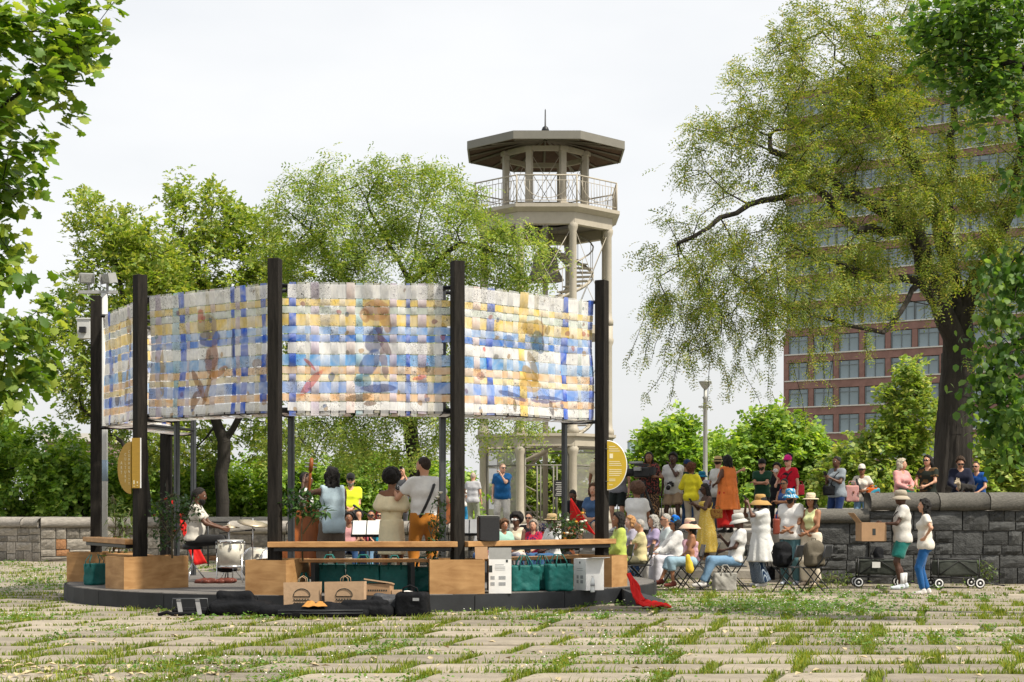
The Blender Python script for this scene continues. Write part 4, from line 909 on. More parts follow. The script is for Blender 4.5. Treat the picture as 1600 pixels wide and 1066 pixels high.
FIG = {2: [((.555, .80), (.075, .085), 0, (.42, .20, .10)), ((.60, .74), (.035, .12), .2, (.46, .26, .14)), ((.49, .755), (.028, .06), .1, (.50, .26, .12)), ((.487, .76), (.015, .035), 0, (.75, .55, .3)), ((.57, .64), (.02, .035), 0, (.16, .06, .07)), ((.545, .56), (.055, .10), -.15, (.07, .08, .20)), ((.60, .53), (.02, .10), .35, (.16, .08, .10)), ((.52, .38), (.05, .12), -.35, (.05, .12, .34)), ((.60, .38), (.02, .13), .1, (.25, .16, .18)), ((.48, .24), (.05, .05), -.4, (.12, .26, .34)), ((.57, .18), (.10, .035), .05, (.06, .07, .22)), ((.45, .10), (.07, .03), .2, (.22, .12, .04)), ((.52, .06), (.04, .02), .1, (.2, .1, .04)), ((.185, .22), (.025, .12), -.55, (.60, .14, .12)), ((.18, .37), (.012, .06), .6, (.5, .1, .08)), ((.30, .27), (.02, .04), 0, (.08, .14, .3)), ((.845, .34), (.02, .03), 0, (.1, .08, .06)), ((.80, .27), (.04, .018), .35, (.75, .2, .12))],
       3: [((.565, .725), (.085, .075), 0, (.52, .33, .05)), ((.66, .72), (.02, .04), 0, (.28, .2, .05)), ((.585, .62), (.05, .09), 0, (.05, .12, .16)), ((.60, .56), (.03, .04), 0, (.08, .16, .3)), ((.56, .42), (.02, .12), .25, (.36, .26, .12)), ((.53, .33), (.05, .09), .5, (.42, .26, .06)), ((.53, .25), (.08, .06), 0, (.55, .34, .08)), ((.40, .15), (.10, .025), -.35, (.05, .08, .25)), ((.64, .14), (.11, .03), .05, (.06, .09, .3)), ((.41, .07), (.015, .05), 0, (.2, .13, .05)), ((.68, .07), (.018, .06), .1, (.07, .05, .05)), ((.21, .52), (.012, .02), 0, (.7, .1, .08)), ((.38, .60), (.05, .05), .3, (.10, .20, .45)), ((.62, .73), (.005, .15), .05, (.2, .1, .1)), ((.18, .30), (.03, .03), 0, (.5, .25, .2))],
       1: [((.48, .62), (.075, .07), 0, (.06, .09, .34)), ((.46, .72), (.07, .10), 0, (.42, .34, .18)), ((.42, .80), (.02, .06), 0, (.6, .18, .14)), ((.49, .44), (.04, .12), -.1, (.36, .15, .08)), ((.40, .24), (.02, .14), .35, (.30, .14, .06)), ((.47, .22), (.02, .16), -.25, (.34, .18, .06)), ((.55, .33), (.08, .035), .5, (.5, .22, .05)), ((.38, .12), (.03, .09), -.3, (.28, .14, .06)), ((.12, .35), (.015, .2), 0, (.4, .28, .12)), ((.93, .30), (.015, .16), .05, (.36, .22, .1)), ((.84, .38), (.04, .04), 0, (.5, .38, .3)), ((.66, .55), (.02, .12), 0, (.10, .12, .24))],
       0: [((.55, .75), (.05, .16), 0, (.46, .36, .16)), ((.75, .72), (.04, .14), 0, (.5, .34, .12)), ((.5, .35), (.03, .2), 0, (.4, .28, .12)), ((.3, .2), (.03, .05), 0, (.15, .12, .1)), ((.6, .15), (.1, .03), 0, (.12, .14, .25))], 4: [((.5, .5), (.08, .2), 0, (.4, .3, .2))]}
def banner_mat(k):
    m, nt, out = nt_new('woven_print_%d' % k); L = nt.links
    oi = node(nt, 'ShaderNodeObjectInfo'); uv = node(nt, 'ShaderNodeUVMap'); uv.uv_map = 'UVMap'
    mp = node(nt, 'ShaderNodeMapping'); mp.inputs['Scale'].default_value = (9, 6, 1); mp.inputs['Location'].default_value = (k * 3.3, k * 1.7, 0); L.new(uv.outputs[0], mp.inputs['Vector'])
    n1 = node(nt, 'ShaderNodeTexNoise'); n1.inputs['Scale'].default_value = 1.1; n1.inputs['Detail'].default_value = 7; n1.inputs['Distortion'].default_value = 1.2; L.new(mp.outputs[0], n1.inputs['Vector'])
    # watercolour lightening/darkening of the strip colour
    mr = node(nt, 'ShaderNodeMapRange'); mr.inputs['From Min'].default_value = .35; mr.inputs['From Max'].default_value = .68; mr.inputs['To Min'].default_value = 0; mr.inputs['To Max'].default_value = .5; L.new(n1.outputs['Fac'], mr.inputs['Value'])
    mx = node(nt, 'ShaderNodeMix'); mx.data_type = 'RGBA'; mx.inputs['B'].default_value = (.90, .88, .85, 1); L.new(mr.outputs[0], mx.inputs['Factor']); L.new(oi.outputs['Color'], mx.inputs['A']); col = mx.outputs['Result']
    # brushed hatch
    mp2 = node(nt, 'ShaderNodeMapping'); mp2.inputs['Scale'].default_value = (70, 18, 1); mp2.inputs['Rotation'].default_value = (0, 0, .5); L.new(uv.outputs[0], mp2.inputs['Vector'])
    n2 = node(nt, 'ShaderNodeTexNoise'); n2.inputs['Scale'].default_value = 1; n2.inputs['Detail'].default_value = 3; L.new(mp2.outputs[0], n2.inputs['Vector'])
    r2 = ramp(nt, [(.38, (.80, .80, .84)), (.55, (1, 1, 1))]); L.new(n2.outputs['Fac'], r2.inputs['Fac'])
    ml = node(nt, 'ShaderNodeMix'); ml.data_type = 'RGBA'; ml.blend_type = 'MULTIPLY'; ml.inputs['Factor'].default_value = .55; L.new(col, ml.inputs['A']); L.new(r2.outputs[0], ml.inputs['B']); col = ml.outputs['Result']
    wob = node(nt, 'ShaderNodeMix'); wob.data_type = 'RGBA'; wob.blend_type = 'LINEAR_LIGHT'; wob.inputs['Factor'].default_value = .018; L.new(uv.outputs[0], wob.inputs['A']); L.new(n1.outputs['Color'], wob.inputs['B'])
    for (c, rr, rot, fc) in FIG[k]:
        q = node(nt, 'ShaderNodeMapping'); q.vector_type = 'TEXTURE'; q.inputs['Location'].default_value = (c[0], c[1], 0); q.inputs['Rotation'].default_value = (0, 0, rot); q.inputs['Scale'].default_value = (rr[0], rr[1], 1); L.new(wob.outputs['Result'], q.inputs['Vector'])
        ln = node(nt, 'ShaderNodeVectorMath', operation='LENGTH'); sx = node(nt, 'ShaderNodeVectorMath', operation='MULTIPLY'); sx.inputs[1].default_value = (1, 1, 0); L.new(q.outputs[0], sx.inputs[0]); L.new(sx.outputs[0], ln.inputs[0])
        ms = node(nt, 'ShaderNodeMapRange'); ms.inputs['From Min'].default_value = 1.06; ms.inputs['From Max'].default_value = .92; ms.inputs['To Max'].default_value = .66; L.new(ln.outputs['Value'], ms.inputs['Value'])
        mm = node(nt, 'ShaderNodeMix'); mm.data_type = 'RGBA'; mm.inputs['B'].default_value = (*fc, 1); L.new(ms.outputs[0], mm.inputs['Factor']); L.new(col, mm.inputs['A']); col = mm.outputs['Result']
    mpv = node(nt, 'ShaderNodeMapping'); mpv.inputs['Scale'].default_value = (24, 15, 1); mpv.inputs['Location'].default_value = (k * 2.3, 5, 0); L.new(wob.outputs['Result'], mpv.inputs['Vector'])
    vo = node(nt, 'ShaderNodeTexVoronoi'); vo.inputs['Scale'].default_value = 1; L.new(mpv.outputs[0], vo.inputs['Vector']); sp = node(nt, 'ShaderNodeSeparateColor'); L.new(vo.outputs['Color'], sp.inputs[0])
    gt = node(nt, 'ShaderNodeMath', operation='GREATER_THAN'); gt.inputs[1].default_value = .86; L.new(sp.outputs[0], gt.inputs[0]); g2 = node(nt, 'ShaderNodeMath', operation='LESS_THAN'); g2.inputs[1].default_value = .33; L.new(vo.outputs['Distance'], g2.inputs[0])
    gm = node(nt, 'ShaderNodeMath', operation='MULTIPLY'); L.new(gt.outputs[0], gm.inputs[0]); L.new(g2.outputs[0], gm.inputs[1]); gs = node(nt, 'ShaderNodeMath', operation='MULTIPLY'); gs.inputs[1].default_value = .6; L.new(gm.outputs[0], gs.inputs[0])
    rv = ramp(nt, [(0, (.35, .16, .05)), (.25, (.5, .3, .06)), (.5, (.06, .14, .34)), (.75, (.5, .09, .06)), (1, (.1, .28, .26))]); L.new(sp.outputs[1], rv.inputs['Fac'])
    mv = node(nt, 'ShaderNodeMix'); mv.data_type = 'RGBA'; L.new(gs.outputs[0], mv.inputs['Factor']); L.new(col, mv.inputs['A']); L.new(rv.outputs[0], mv.inputs['B']); col = mv.outputs['Result']
    # ink doodles: thin contour lines inside scattered patches
    mp3 = node(nt, 'ShaderNodeMapping'); mp3.inputs['Scale'].default_value = (32, 24, 1); mp3.inputs['Location'].default_value = (k * 7.1, 2, 0); L.new(uv.outputs[0], mp3.inputs['Vector'])
    n3 = node(nt, 'ShaderNodeTexNoise'); n3.inputs['Scale'].default_value = 1; n3.inputs['Detail'].default_value = 2; n3.inputs['Distortion'].default_value = 2.5; L.new(mp3.outputs[0], n3.inputs['Vector'])
    r3 = ramp(nt, [(.482, (0, 0, 0)), (.492, (1, 1, 1)), (.508, (1, 1, 1)), (.518, (0, 0, 0))]); L.new(n3.outputs['Fac'], r3.inputs['Fac'])
    n4 = node(nt, 'ShaderNodeTexNoise'); n4.inputs['Scale'].default_value = .62; n4.inputs['Detail'].default_value = 1; L.new(mp.outputs[0], n4.inputs['Vector'])
    r4 = ramp(nt, [(.52, (0, 0, 0)), (.58, (1, 1, 1))]); L.new(n4.outputs['Fac'], r4.inputs['Fac'])
    mu = node(nt, 'ShaderNodeMath', operation='MULTIPLY'); L.new(r3.outputs[0], mu.inputs[0]); L.new(r4.outputs[0], mu.inputs[1])
    mk = node(nt, 'ShaderNodeMix'); mk.data_type = 'RGBA'; mk.inputs['B'].default_value = (.07, .06, .07, 1); L.new(mu.outputs[0], mk.inputs['Factor']); L.new(col, mk.inputs['A']); col = mk.outputs['Result']
    df = node(nt, 'ShaderNodeBsdfDiffuse'); tr = node(nt, 'ShaderNodeBsdfTranslucent'); tp = node(nt, 'ShaderNodeBsdfTransparent'); L.new(col, df.inputs[0]); L.new(col, tr.inputs[0])
    m1 = node(nt, 'ShaderNodeMixShader'); m1.inputs[0].default_value = .30; L.new(df.outputs[0], m1.inputs[1]); L.new(tr.outputs[0], m1.inputs[2])
    m2 = node(nt, 'ShaderNodeMixShader'); L.new(oi.outputs['Alpha'], m2.inputs[0]); L.new(m1.outputs[0], m2.inputs[1]); L.new(tp.outputs[0], m2.inputs[2])
    bp = node(nt, 'ShaderNodeBump'); bp.inputs['Strength'].default_value = .15; bp.inputs['Distance'].default_value = .03; L.new(n1.outputs['Fac'], bp.inputs['Height']); L.new(bp.outputs[0], df.inputs['Normal'])
    L.new(m2.outputs[0], out.inputs[0]); return m
def uvmesh(name, V, UV, nu, nv, mat):
    F = [(j * (nu + 1) + i, j * (nu + 1) + i + 1, (j + 1) * (nu + 1) + i + 1, (j + 1) * (nu + 1) + i) for j in range(nv) for i in range(nu)]
    me = npmesh(name, V, F, mat, True); ul = me.uv_layers.new(name='UVMap'); li = np.zeros(len(me.loops), np.int32); me.loops.foreach_get('vertex_index', li)
    ul.data.foreach_set('uv', np.asarray(UV, np.float32)[li].ravel()); return me
PANEL_NAMES = {2: 'central woven panel with a printed figure between two dark posts', 3: 'right woven panel with ochre and blue print', 1: 'left woven panel with a navy oval print', 0: 'woven panel seen edge-on at the left end', 4: 'rear woven panel'}
for k in range(5):
    A, B = pav(ANG[k], PR - .13), pav(ANG[k + 1], PR - .13); e = (B - A); nrm = Vector((e.y, -e.x, 0)).normalized(); mat = banner_mat({0: 4, 1: 0, 2: 1, 3: 2, 4: 3}[k]); q = {0: 4, 1: 0, 2: 1, 3: 2, 4: 3}[k]
    u0, u1 = {0: (.0, 1.0), 1: (.03, .985), 2: (.02, .975), 3: (.0, 1.0), 4: (.02, .99)}[k]
    par_o = thing('banner_tmp', '', ''); bpy.data.objects.remove(par_o)
    pan = bpy.data.objects.new('woven_panel', None); COL.objects.link(pan); pan.parent = PV; pan['label'] = PANEL_NAMES[q]
    def surf(u, v, off, A=A, e=e, nrm=nrm, k=k):
        z = ZB0 + (ZB1 - ZB0) * v + .02 * math.sin(u * 9 + k) * (1 - v) * .4; w = .022 * math.sin(u * 23 + 2.2 * math.sin(v * 4 + k)) * (.3 + .7 * (1 - abs(2 * v - 1))) + .012 * math.sin(u * 51 + v * 7) - .05 * math.sin(math.pi * v) * math.sin(math.pi * u)
        p = A + e * u + nrm * (off + w); return (p.x, p.y, z)
    rg = random.Random(k + 40)
    for (a, bq, cn) in HS:
        v0, v1 = 1 - bq + .004, 1 - a - .004; nu = 40; V = []; UV = []; ua = u0 - (0 if k != 3 else -.012); ub = u1
        if k == 3 and cn in ('w',): ua, ub = .055, .935
        for v in (v0, (v0 + v1) / 2, v1):
            for i in range(nu + 1): u = ua + (ub - ua) * i / nu; V.append(surf(u, v, 0)); UV.append((u, v))
        o = link('horizontal_strip', uvmesh('horizontal_strip', V, UV, nu, 2, mat), pan); c = PAL[cn]; j = rg.uniform(.9, 1.08)
        if k in (1, 2): c = tuple(.85 * x + .15 * y for x, y in zip(c, PAL['t']))
        o.color = (*sc3(c, j), .05)
    cols = VS[q].split('.'); n = len(cols); us = [0]
    for i in range(n): us.append(us[-1] + {'B': .8, 'p': .9, 'W': 1.05, 't': .7, 'k': 1.1, 'c': .9, 'y': .8, 'g': .7}[cols[i]] * rg.uniform(.7, 1.3))
    lo, hi = (.06, .93) if k == 3 else (u0, u1); us = [lo + (hi - lo) * t / us[-1] for t in us]
    for i, cn in enumerate(cols):
        ua, ub = us[i] + .003, us[i + 1] - .003; V = []; UV = []; rows = []
        for j, (a, bq, _) in enumerate(HS): rows += [(1 - a - .004, j), (1 - bq + .004, j)]
        rows = [(1.012, 0)] + rows + [(-.012 - (.03 * rg.random() if k == 3 else 0), 12)]
        for v, j in rows:
            off = .007 * (1 if (i + j) % 2 else -1)
            for t in (0, .5, 1): u = ua + (ub - ua) * t; V.append(surf(u, v, off)); UV.append((u, v))
        o = link('vertical_strip', uvmesh('vertical_strip', V, UV, 2, len(rows) - 1, mat), pan); o.color = (*sc3(PAL[cn], rg.uniform(.92, 1.05)), .52 if cn in 'Wtg' else .16)
    # underside cloth strips between outer and inner ring
    for i in range(14):
        ua, ub = i / 14 + rg.uniform(.0, .01), (i + 1) / 14 - rg.choice((.004, .004, .02)); V = []; UV = []
        C, D = pav(ANG[k], 3.9), pav(ANG[k + 1], 3.9)
        for t in np.linspace(0, 1, 5):
            for u in (ua, ub):
                p = (A + e * u).lerp(C + (D - C) * u, t); V.append((p.x, p.y, ZB0 - .035 - .03 * math.sin(math.pi * t))); UV.append((u, t * .05))
        o = link('underside_strip', uvmesh('underside_strip', V, UV, 1, 4, mat), pan); o.color = (*rg.choice((PAL['W'], PAL['w'], PAL['w'], PAL['k'])), .15)
# ---- counters and benches
def seg_board(d0, d1, r0, r1, z0, z1, m, name, parent=PV):
    b = MB(); A = [pav(d0, r0), pav(d1, r0), pav(d1, r1), pav(d0, r1)]
    vs = [Vector((p.x, p.y, z0)) for p in A] + [Vector((p.x, p.y, z1)) for p in A]
    b.add(vs, [(3, 2, 1, 0), (4, 5, 6, 7), (0, 1, 5, 4), (1, 2, 6, 5), (2, 3, 7, 6), (3, 0, 4, 7)], m); return b.build(name, parent, bevel=.006)
for (d0, d1) in ((-18.5, 17.0), (19.0, 55.0), (-88.5, -55.0)):
    seg_board(d0, d1, 4.52, 4.80, .93, 1.01, m_bench, 'counter_board'); seg_board(d0 + 1, d1 - 1, 4.58, 4.74, .87, .928, m_darkm, 'counter_bracket')
for (d0, d1) in ((-14, 12.5), (25, 50), (-82, -60)):
    for j in range(2): seg_board(d0, d1, 4.02 + .2 * j, 4.21 + .2 * j, .70, .745, m_bench, 'bench_slat')
    for d in (d0 + 3, d1 - 3): q = pav(d, 4.2); MB().box((q.x, q.y, .475), (.06, .3, .45), m_darkm, R(PHI + d)).build('bench_leg', PV)
# ---- planters (things of their own)
PLN = {1: (-90, .6, 1.15, 0), 2: (-54, .6, 1.12, 0), 3: (-18, .62, 1.0, 0), 4: (18, .8, .8, -19), 5: (54, .55, .9, 0)}
PLBL = {1: 'brown plywood planter box in shade at the far left of the stage', 2: 'golden plywood planter box with knots under the second dark post', 3: 'plywood planter box between the drummer and the paper bags', 4: 'plywood planter box beside the open white carton', 5: 'narrow plywood planter box at the right end of the stage beside the red cloth'}
m_dirt = M('potting_soil', (.035, .025, .018), .95, .4, 20, .6, 40)
for k, (d, w, dp, tw) in PLN.items():
    c = pav(d, 4.45 if k != 4 else 4.52); t = thing('planter_box', PLBL[k], 'planter', (c.x, c.y, PLAT_H), R(PHI + d + tw), 'plywood planters around the stage'); hh = .5
    for nm, cc, ss in (('front_panel', (0, -dp / 2 + .012, hh / 2), (w, .022, hh)), ('back_panel', (0, dp / 2 - .012, hh / 2), (w, .022, hh)), ('side_panel', (-w / 2 + .011, 0, hh / 2), (.022, dp - .048, hh)), ('side_panel', (w / 2 - .011, 0, hh / 2), (.022, dp - .048, hh))):
        MB().box(cc, ss, m_ply).build(nm, t)
    MB().box((0, 0, hh - .06), (w - .048, dp - .052, .03), m_dirt).build('soil', t)
# ---- yellow signs
def letters(txt, size, loc, rot, mat, parent, name='lettering', align='CENTER', sp=1.0):
    cu = bpy.data.curves.new(name, 'FONT'); cu.body = txt; cu.size = size; cu.align_x = align; cu.align_y = 'CENTER'; cu.extrude = .001; cu.space_line = sp
    tmp = bpy.data.objects.new(name, cu); COL.objects.link(tmp); dg = bpy.context.evaluated_depsgraph_get(); me = bpy.data.meshes.new_from_object(tmp.evaluated_get(dg)); bpy.data.objects.remove(tmp); me.materials.clear(); me.materials.append(mat)
    o = bpy.data.objects.new(name, me); COL.objects.link(o); o.parent = parent; o.location = loc; o.rotation_euler = rot; return o
p5 = pav(54); SG = thing('round_sign', 'yellow half round sign with white small print on the right end post', 'sign', (p5.x + .08, p5.y - .09, 2.18), R(2))
b = MB(); arc = [(0, -.39)] + [(.31 * math.cos(a), .39 * math.sin(a)) for a in np.linspace(-math.pi / 2, math.pi / 2, 28)][1:-1] + [(0, .39)]
b.prism(arc, .018, m_yel); b.build('sign_plate', SG)
b = MB(); b.tube([(x, 0, z) for x, z in arc], .011, m_wht, 5, caps=False); b.build('sign_edge', SG)
for z, w in ((.30, .10), (.262, .15), (.228, .17), (.06, .17), (.03, .19), (.0, .2), (-.07, .2), (-.10, .2), (-.13, .2), (-.16, .17), (-.22, .1), (-.245, .1), (-.31, .06)):
    b = MB(); b.box((.03 + w / 2, -.0105, z), (w, .002, .010), m_txt); b.build('print_line', SG)
b = MB(); b.box((.065, -.0105, .15), (.055, .002, .075), m_txt); b.build('print_patch', SG)
for z in (.26, -.26): b = MB(); b.cyl((-.06, 0, z), (.02, 0, z), .012, m_darkm, 6); b.build('bolt', SG)
p2 = pav(-54); SG = thing('round_sign', 'ochre rounded sign with vertical words beside the orange plate on the left post', 'sign', (p2.x - .13, p2.y - .03, 2.13), R(-42))
b = MB(); arc = [(0, -.41)] + [(-.36 * math.cos(a), .41 * math.sin(a)) for a in np.linspace(-math.pi / 2, math.pi / 2, 24)][1:-1] + [(0, .41)]
b.prism(arc[::-1], .016, m_yeld); b.build('sign_plate', SG)
for txt, x, s in (('\n'.join('ART'), -.25, .075), ('\n'.join('CULTURE'), -.145, .068), ('\n'.join('COMMUNITY'), -.045, .062)):
    letters(txt, s, (x, -.0095, 0.0), (R(90), 0, 0), m_txt, SG, sp=1.0)
SG = thing('plate_sign', 'narrow upright orange plate sign fixed to the second dark post', 'sign', (p2.x - .03, p2.y - .125, 2.2), R(-18))
MB().box((0, 0, 0), (.145, .02, .78), m_yeld).build('sign_plate', SG); MB().box((.077, 0, 0), (.008, .022, .78), m_wht).build('sign_edge', SG)
for x, z, h in ((-.035, -.3, .06), (.025, -.3, .03), (.025, -.35, .01), (-.035, -.36, .01)): MB().box((x, -.0112, z), (.02, .002, h), m_txt).build('print_mark', SG)
# access ramp
b = MB(); b.add([(1.72, 24.75, .24), (1.72, 26.6, .24), (2.5, 26.2, .005), (2.35, 24.6, .005), (1.72, 24.75, .0), (1.72, 26.6, 0)], [(0, 3, 2, 1), (0, 4, 3), (1, 2, 5), (0, 1, 5, 4), (3, 4, 5, 2)], m_skirt)
tag(b.build('access_ramp'), 'black sheet metal wedge ramp at the right end of the stage', 'ramp')
# ---- plants
m_cam = LEAF('camellia_leaf', (0.015, 0.045, 0.012), (0.03, 0.075, 0.018), (0.07, 0.13, 0.03), .2, .3); m_cam2 = LEAF('bamboo_leaf', (0.05, 0.09, 0.02), (0.10, 0.15, 0.04), (0.2, 0.24, 0.08), .3, .45)
m_stem = M('stem', (.09, .075, .04), .8, .3, 20); m_redf = M('red_flower', (.55, .02, .015), .6, .2, 30); m_whf = M('white_flower', (.75, .72, .6), .6, .1, 30); m_yef = M('orange_flower', (.7, .30, .03), .6, .2, 30)
LEAF1 = ([(0, 0, 0), (.4, .2, .05), (1, 0, -.1), (.4, -.2, .05)], [[0, 1, 2, 3]]); LEAF2 = ([(0, 0, 0), (.35, .09, .03), (1, 0, -.25), (.35, -.09, .03)], [[0, 1, 2, 3]])
def plant(label, loc, stems, blobs, n, size, mat, tm, flowers=None, name='potted_shrub'):
    t = thing(name, label, 'plant', loc); b = MB()
    for pts in stems: b.tube(pts, [.014 - .008 * i / (len(pts) - 1) for i in range(len(pts))], m_stem, 5)
    b.build('stem', t)
    P = blob_points([(Vector(c), r) for c, r in blobs], n, .4); d = norm(RNG.normal(size=(n, 3)) + np.array([0, 0, .1])); up = norm(np.array([[0, 0, 1.]]) + RNG.normal(0, .5, (n, 3)))
    V, F = scatter(tm[0], tm[1], P, d, up, RNG.uniform(*size, n)); link('foliage', npmesh('foliage', V, F, mat), t)
    tw = MB()
    for i in range(0, n, 6):
        q = P[i]; s = min((Vector(p) for pts in stems for p in pts), key=lambda v: (v - Vector(q)).length); tw.tube([s, q], .004, m_stem, 3)
    tw.build('twigs', t)['kind'] = 'stuff'
    for m, k in (flowers or []):
        for i in range(k):
            q = P[RNG.integers(n)]; f = MB(); f.lathe([(0, 0), (.02, .01), (.032, .03), (.02, .04), (0, .03)], m, 6, q); f.build('flower', t)
    return t
zp = PLAT_H + .47
q = pav(-82, 4.3); plant('tall leafy bamboo-like plant by the leftmost stage post', (q.x, q.y, zp), [[(0, 0, 0), (.05, 0, .5), (.0, 0, 1.0)], [(0, 0, 0), (.15, 0, .4), (.3, 0, .75)], [(.1, 0, 0), (.1, .05, .4), (.22, .05, .6)]], [((.03, 0, .75), (.16, .15, .3)), ((.22, 0, .5), (.22, .15, .3)), ((.12, 0, .1), (.25, .2, .25))], 200, (.12, .24), m_cam2, LEAF2)
q = pav(-46, 4.15); plant('dark camellia bush with red flowers tied to a stake beside the drummer', (q.x - .16, q.y, zp), [[(0, 0, 0), (.0, 0, .4), (.02, 0, 1.0)], [(0, 0, .3), (.2, 0, .6), (.3, 0, .8)], [(0, 0, .3), (-.2, .1, .6)]], [((.0, 0, .78), (.34, .28, .26)), ((.26, 0, .72), (.2, .2, .22)), ((-.1, .1, .35), (.3, .2, .2))], 520, (.06, .11), m_cam, LEAF1, [(m_redf, 5)])
q = pav(-14.2, 4.5); plant('glossy dark green shrub in front of the double bass', (q.x + .10, q.y + .1, zp), [[(0, 0, 0), (-.02, 0, .4), (0, 0, .9)], [(0, 0, .4), (.2, 0, .7), (.35, 0, .75)]], [((-.06, 0, .84), (.24, .22, .22)), ((.22, 0, .72), (.16, .18, .12))], 190, (.10, .17), m_cam, LEAF1)
q = pav(13.2, 4.25); plant('flowering shrub leaning on the right of the guitarist', (q.x + .1, q.y, zp), [[(0, 0, 0), (.02, 0, .5), (.05, 0, .95)], [(.0, 0, .2), (-.1, 0, .5)]], [((.05, 0, .62), (.15, .2, .34)), ((.0, 0, .15), (.16, .2, .25))], 260, (.06, .11), m_cam, LEAF1, [(m_whf, 4)])
q = pav(46, 4.3); plant('low shrub with white and orange flowers near the right end post', (q.x + .05, q.y, zp + .1), [[(0, 0, 0), (.0, 0, .3)], [(0, 0, 0), (.2, 0, .35)], [(0, 0, 0), (-.2, 0, .3)]], [((.0, 0, .38), (.32, .25, .2)), ((0, 0, .1), (.2, .2, .1))], 300, (.06, .11), m_cam, LEAF1, [(m_whf, 10), (m_yef, 4)])
# ================================================================== PEOPLE
SK = {'d': rgb(96, 64, 47), 'dd': rgb(80, 54, 42), 'b': rgb(132, 90, 64), 'm': rgb(160, 112, 82), 'l': rgb(200, 150, 122), 'p': rgb(214, 168, 142)}
def skin_mat(k): return M('skin_' + k, sc3(SK[k], .92), .5, .07, 14, spec=.4)
m_lip = {k: M('lip_' + k, tuple(a * b for a, b in zip(SK[k], (.85, .55, .55))), .45, .05) for k in SK}
m_lens = M('dark_lens', (.012, .012, .014), .12, .1, 5, spec=.8); m_eye = M('eye_white', (.7, .68, .64), .3, .02); m_iris = M('eye_dark', (.02, .013, .01), .2, .02)
def hair_mat(c): return M('hair_%.2f_%.2f_%.2f' % c, c, .65, .45, 40, .9, 90, spec=.3)
BLK = (.012, .010, .009); DBR = (.03, .018, .012); BRN = (.09, .045, .02); GRY = (.36, .34, .31); BLD = (.42, .34, .22); RED = (.22, .06, .02); BROWNRED = (.13, .045, .02)
def cloth(c, name=None, rough=.85): return M(name or 'cloth_%.3f_%.3f_%.3f' % tuple(c), c, rough, .12, 5, .45, 13, spec=.15, sheen=.15)
def patterned(name, base, spots, scale=14, thr=.56, stretch=(1, 1, 1), kind='noise'):
    if name in MATS: return MATS[name]
    m, nt, out = nt_new(name); L = nt.links; b = node(nt, 'ShaderNodeBsdfPrincipled'); b.inputs['Roughness'].default_value = .85; b.inputs['Specular IOR Level'].default_value = .15; L.new(b.outputs[0], out.inputs[0])
    tc = node(nt, 'ShaderNodeTexCoord'); mp = node(nt, 'ShaderNodeMapping'); mp.inputs['Scale'].default_value = stretch; L.new(tc.outputs['Object'], mp.inputs['Vector'])
    if kind == 'wave':
        n = node(nt, 'ShaderNodeTexWave'); n.inputs['Scale'].default_value = scale; n.inputs['Distortion'].default_value = .6; n.bands_direction = 'X'
    else: n = node(nt, 'ShaderNodeTexNoise'); n.inputs['Scale'].default_value = scale; n.inputs['Detail'].default_value = 1
    L.new(mp.outputs[0], n.inputs['Vector']); r = ramp(nt, [(thr - .02, base), (thr + .02, spots)]); L.new(n.outputs['Fac'], r.inputs['Fac']); L.new(r.outputs[0], b.inputs['Base Color']); MATS[name] = m; return m
def rot_x(a): c, s = math.cos(a), math.sin(a); return np.array([[1, 0, 0], [0, c, -s], [0, s, c]])
def rot_y(a): c, s = math.cos(a), math.sin(a); return np.array([[c, 0, s], [0, 1, 0], [-s, 0, c]])
def rot_z(a): c, s = math.cos(a), math.sin(a); return np.array([[c, -s, 0], [s, c, 0], [0, 0, 1]])
def ik(sh, tgt, l1, l2, hint):
    d = tgt - sh; L = np.linalg.norm(d); m = (l1 + l2) * .985
    if L > m: tgt = sh + d / L * m; d = tgt - sh; L = m
    u = d / L; x = (l1 * l1 - l2 * l2 + L * L) / (2 * L); hgt = math.sqrt(max(l1 * l1 - x * x, 0)); hn = hint - u * (hint @ u); hn = hn / max(np.linalg.norm(hn), 1e-6)
    return sh + u * x + hn * hgt, tgt
# wrist targets in the torso frame, relative to the neck base; x = outward
ARM = {'down': ((.25, .05, -.60), (.5, -1, 0)), 'bent': ((.20, .24, -.38), (.6, -.6, -.6)), 'cross': ((-.10, .20, -.27), (1, .1, -.6)), 'phone': ((.05, .30, -.20), (.6, -.3, -1)), 'phonehi': ((.06, .34, -.02), (.6, -.2, -1)),
       'hip': ((.22, .02, -.42), (1, -.55, .1)), 'mouth': ((-.02, .17, -.01), (.5, .4, -1)), 'camera': ((.06, .30, .12), (.5, -.1, -1)), 'lap': ((.06, .26, -.42), (.7, -.4, -.5)), 'knee': ((.14, .40, -.46), (.6, -.4, -.5)), 'carry': ((.13, .36, -.30), (.6, -.5, -.6)),
       'clasp': ((-.01, .20, -.46), (.9, -.3, -.5)), 'point': ((.25, .50, -.02), (.4, 0, -1)), 'drum': ((.12, .42, -.33), (.5, -.6, -.6)), 'neck': ((.16, .26, .16), (.8, .1, -.8)), 'strum': ((.10, .22, -.32), (1, -.4, -.4)), 'fret': ((.42, .30, -.04), (.6, -.2, -1)), 'back': ((.12, -.12, -.45), (.8, -.6, 0)), 'lean': ((.26, .36, -.36), (.8, -.3, -.5)), 'rail': ((.10, .33, -.40), (.8, -.5, -.4)), 'tripod': ((.16, .36, -.26), (.7, -.3, -.6)), 'bag': ((.12, .22, -.36), (.8, -.5, -.3))}
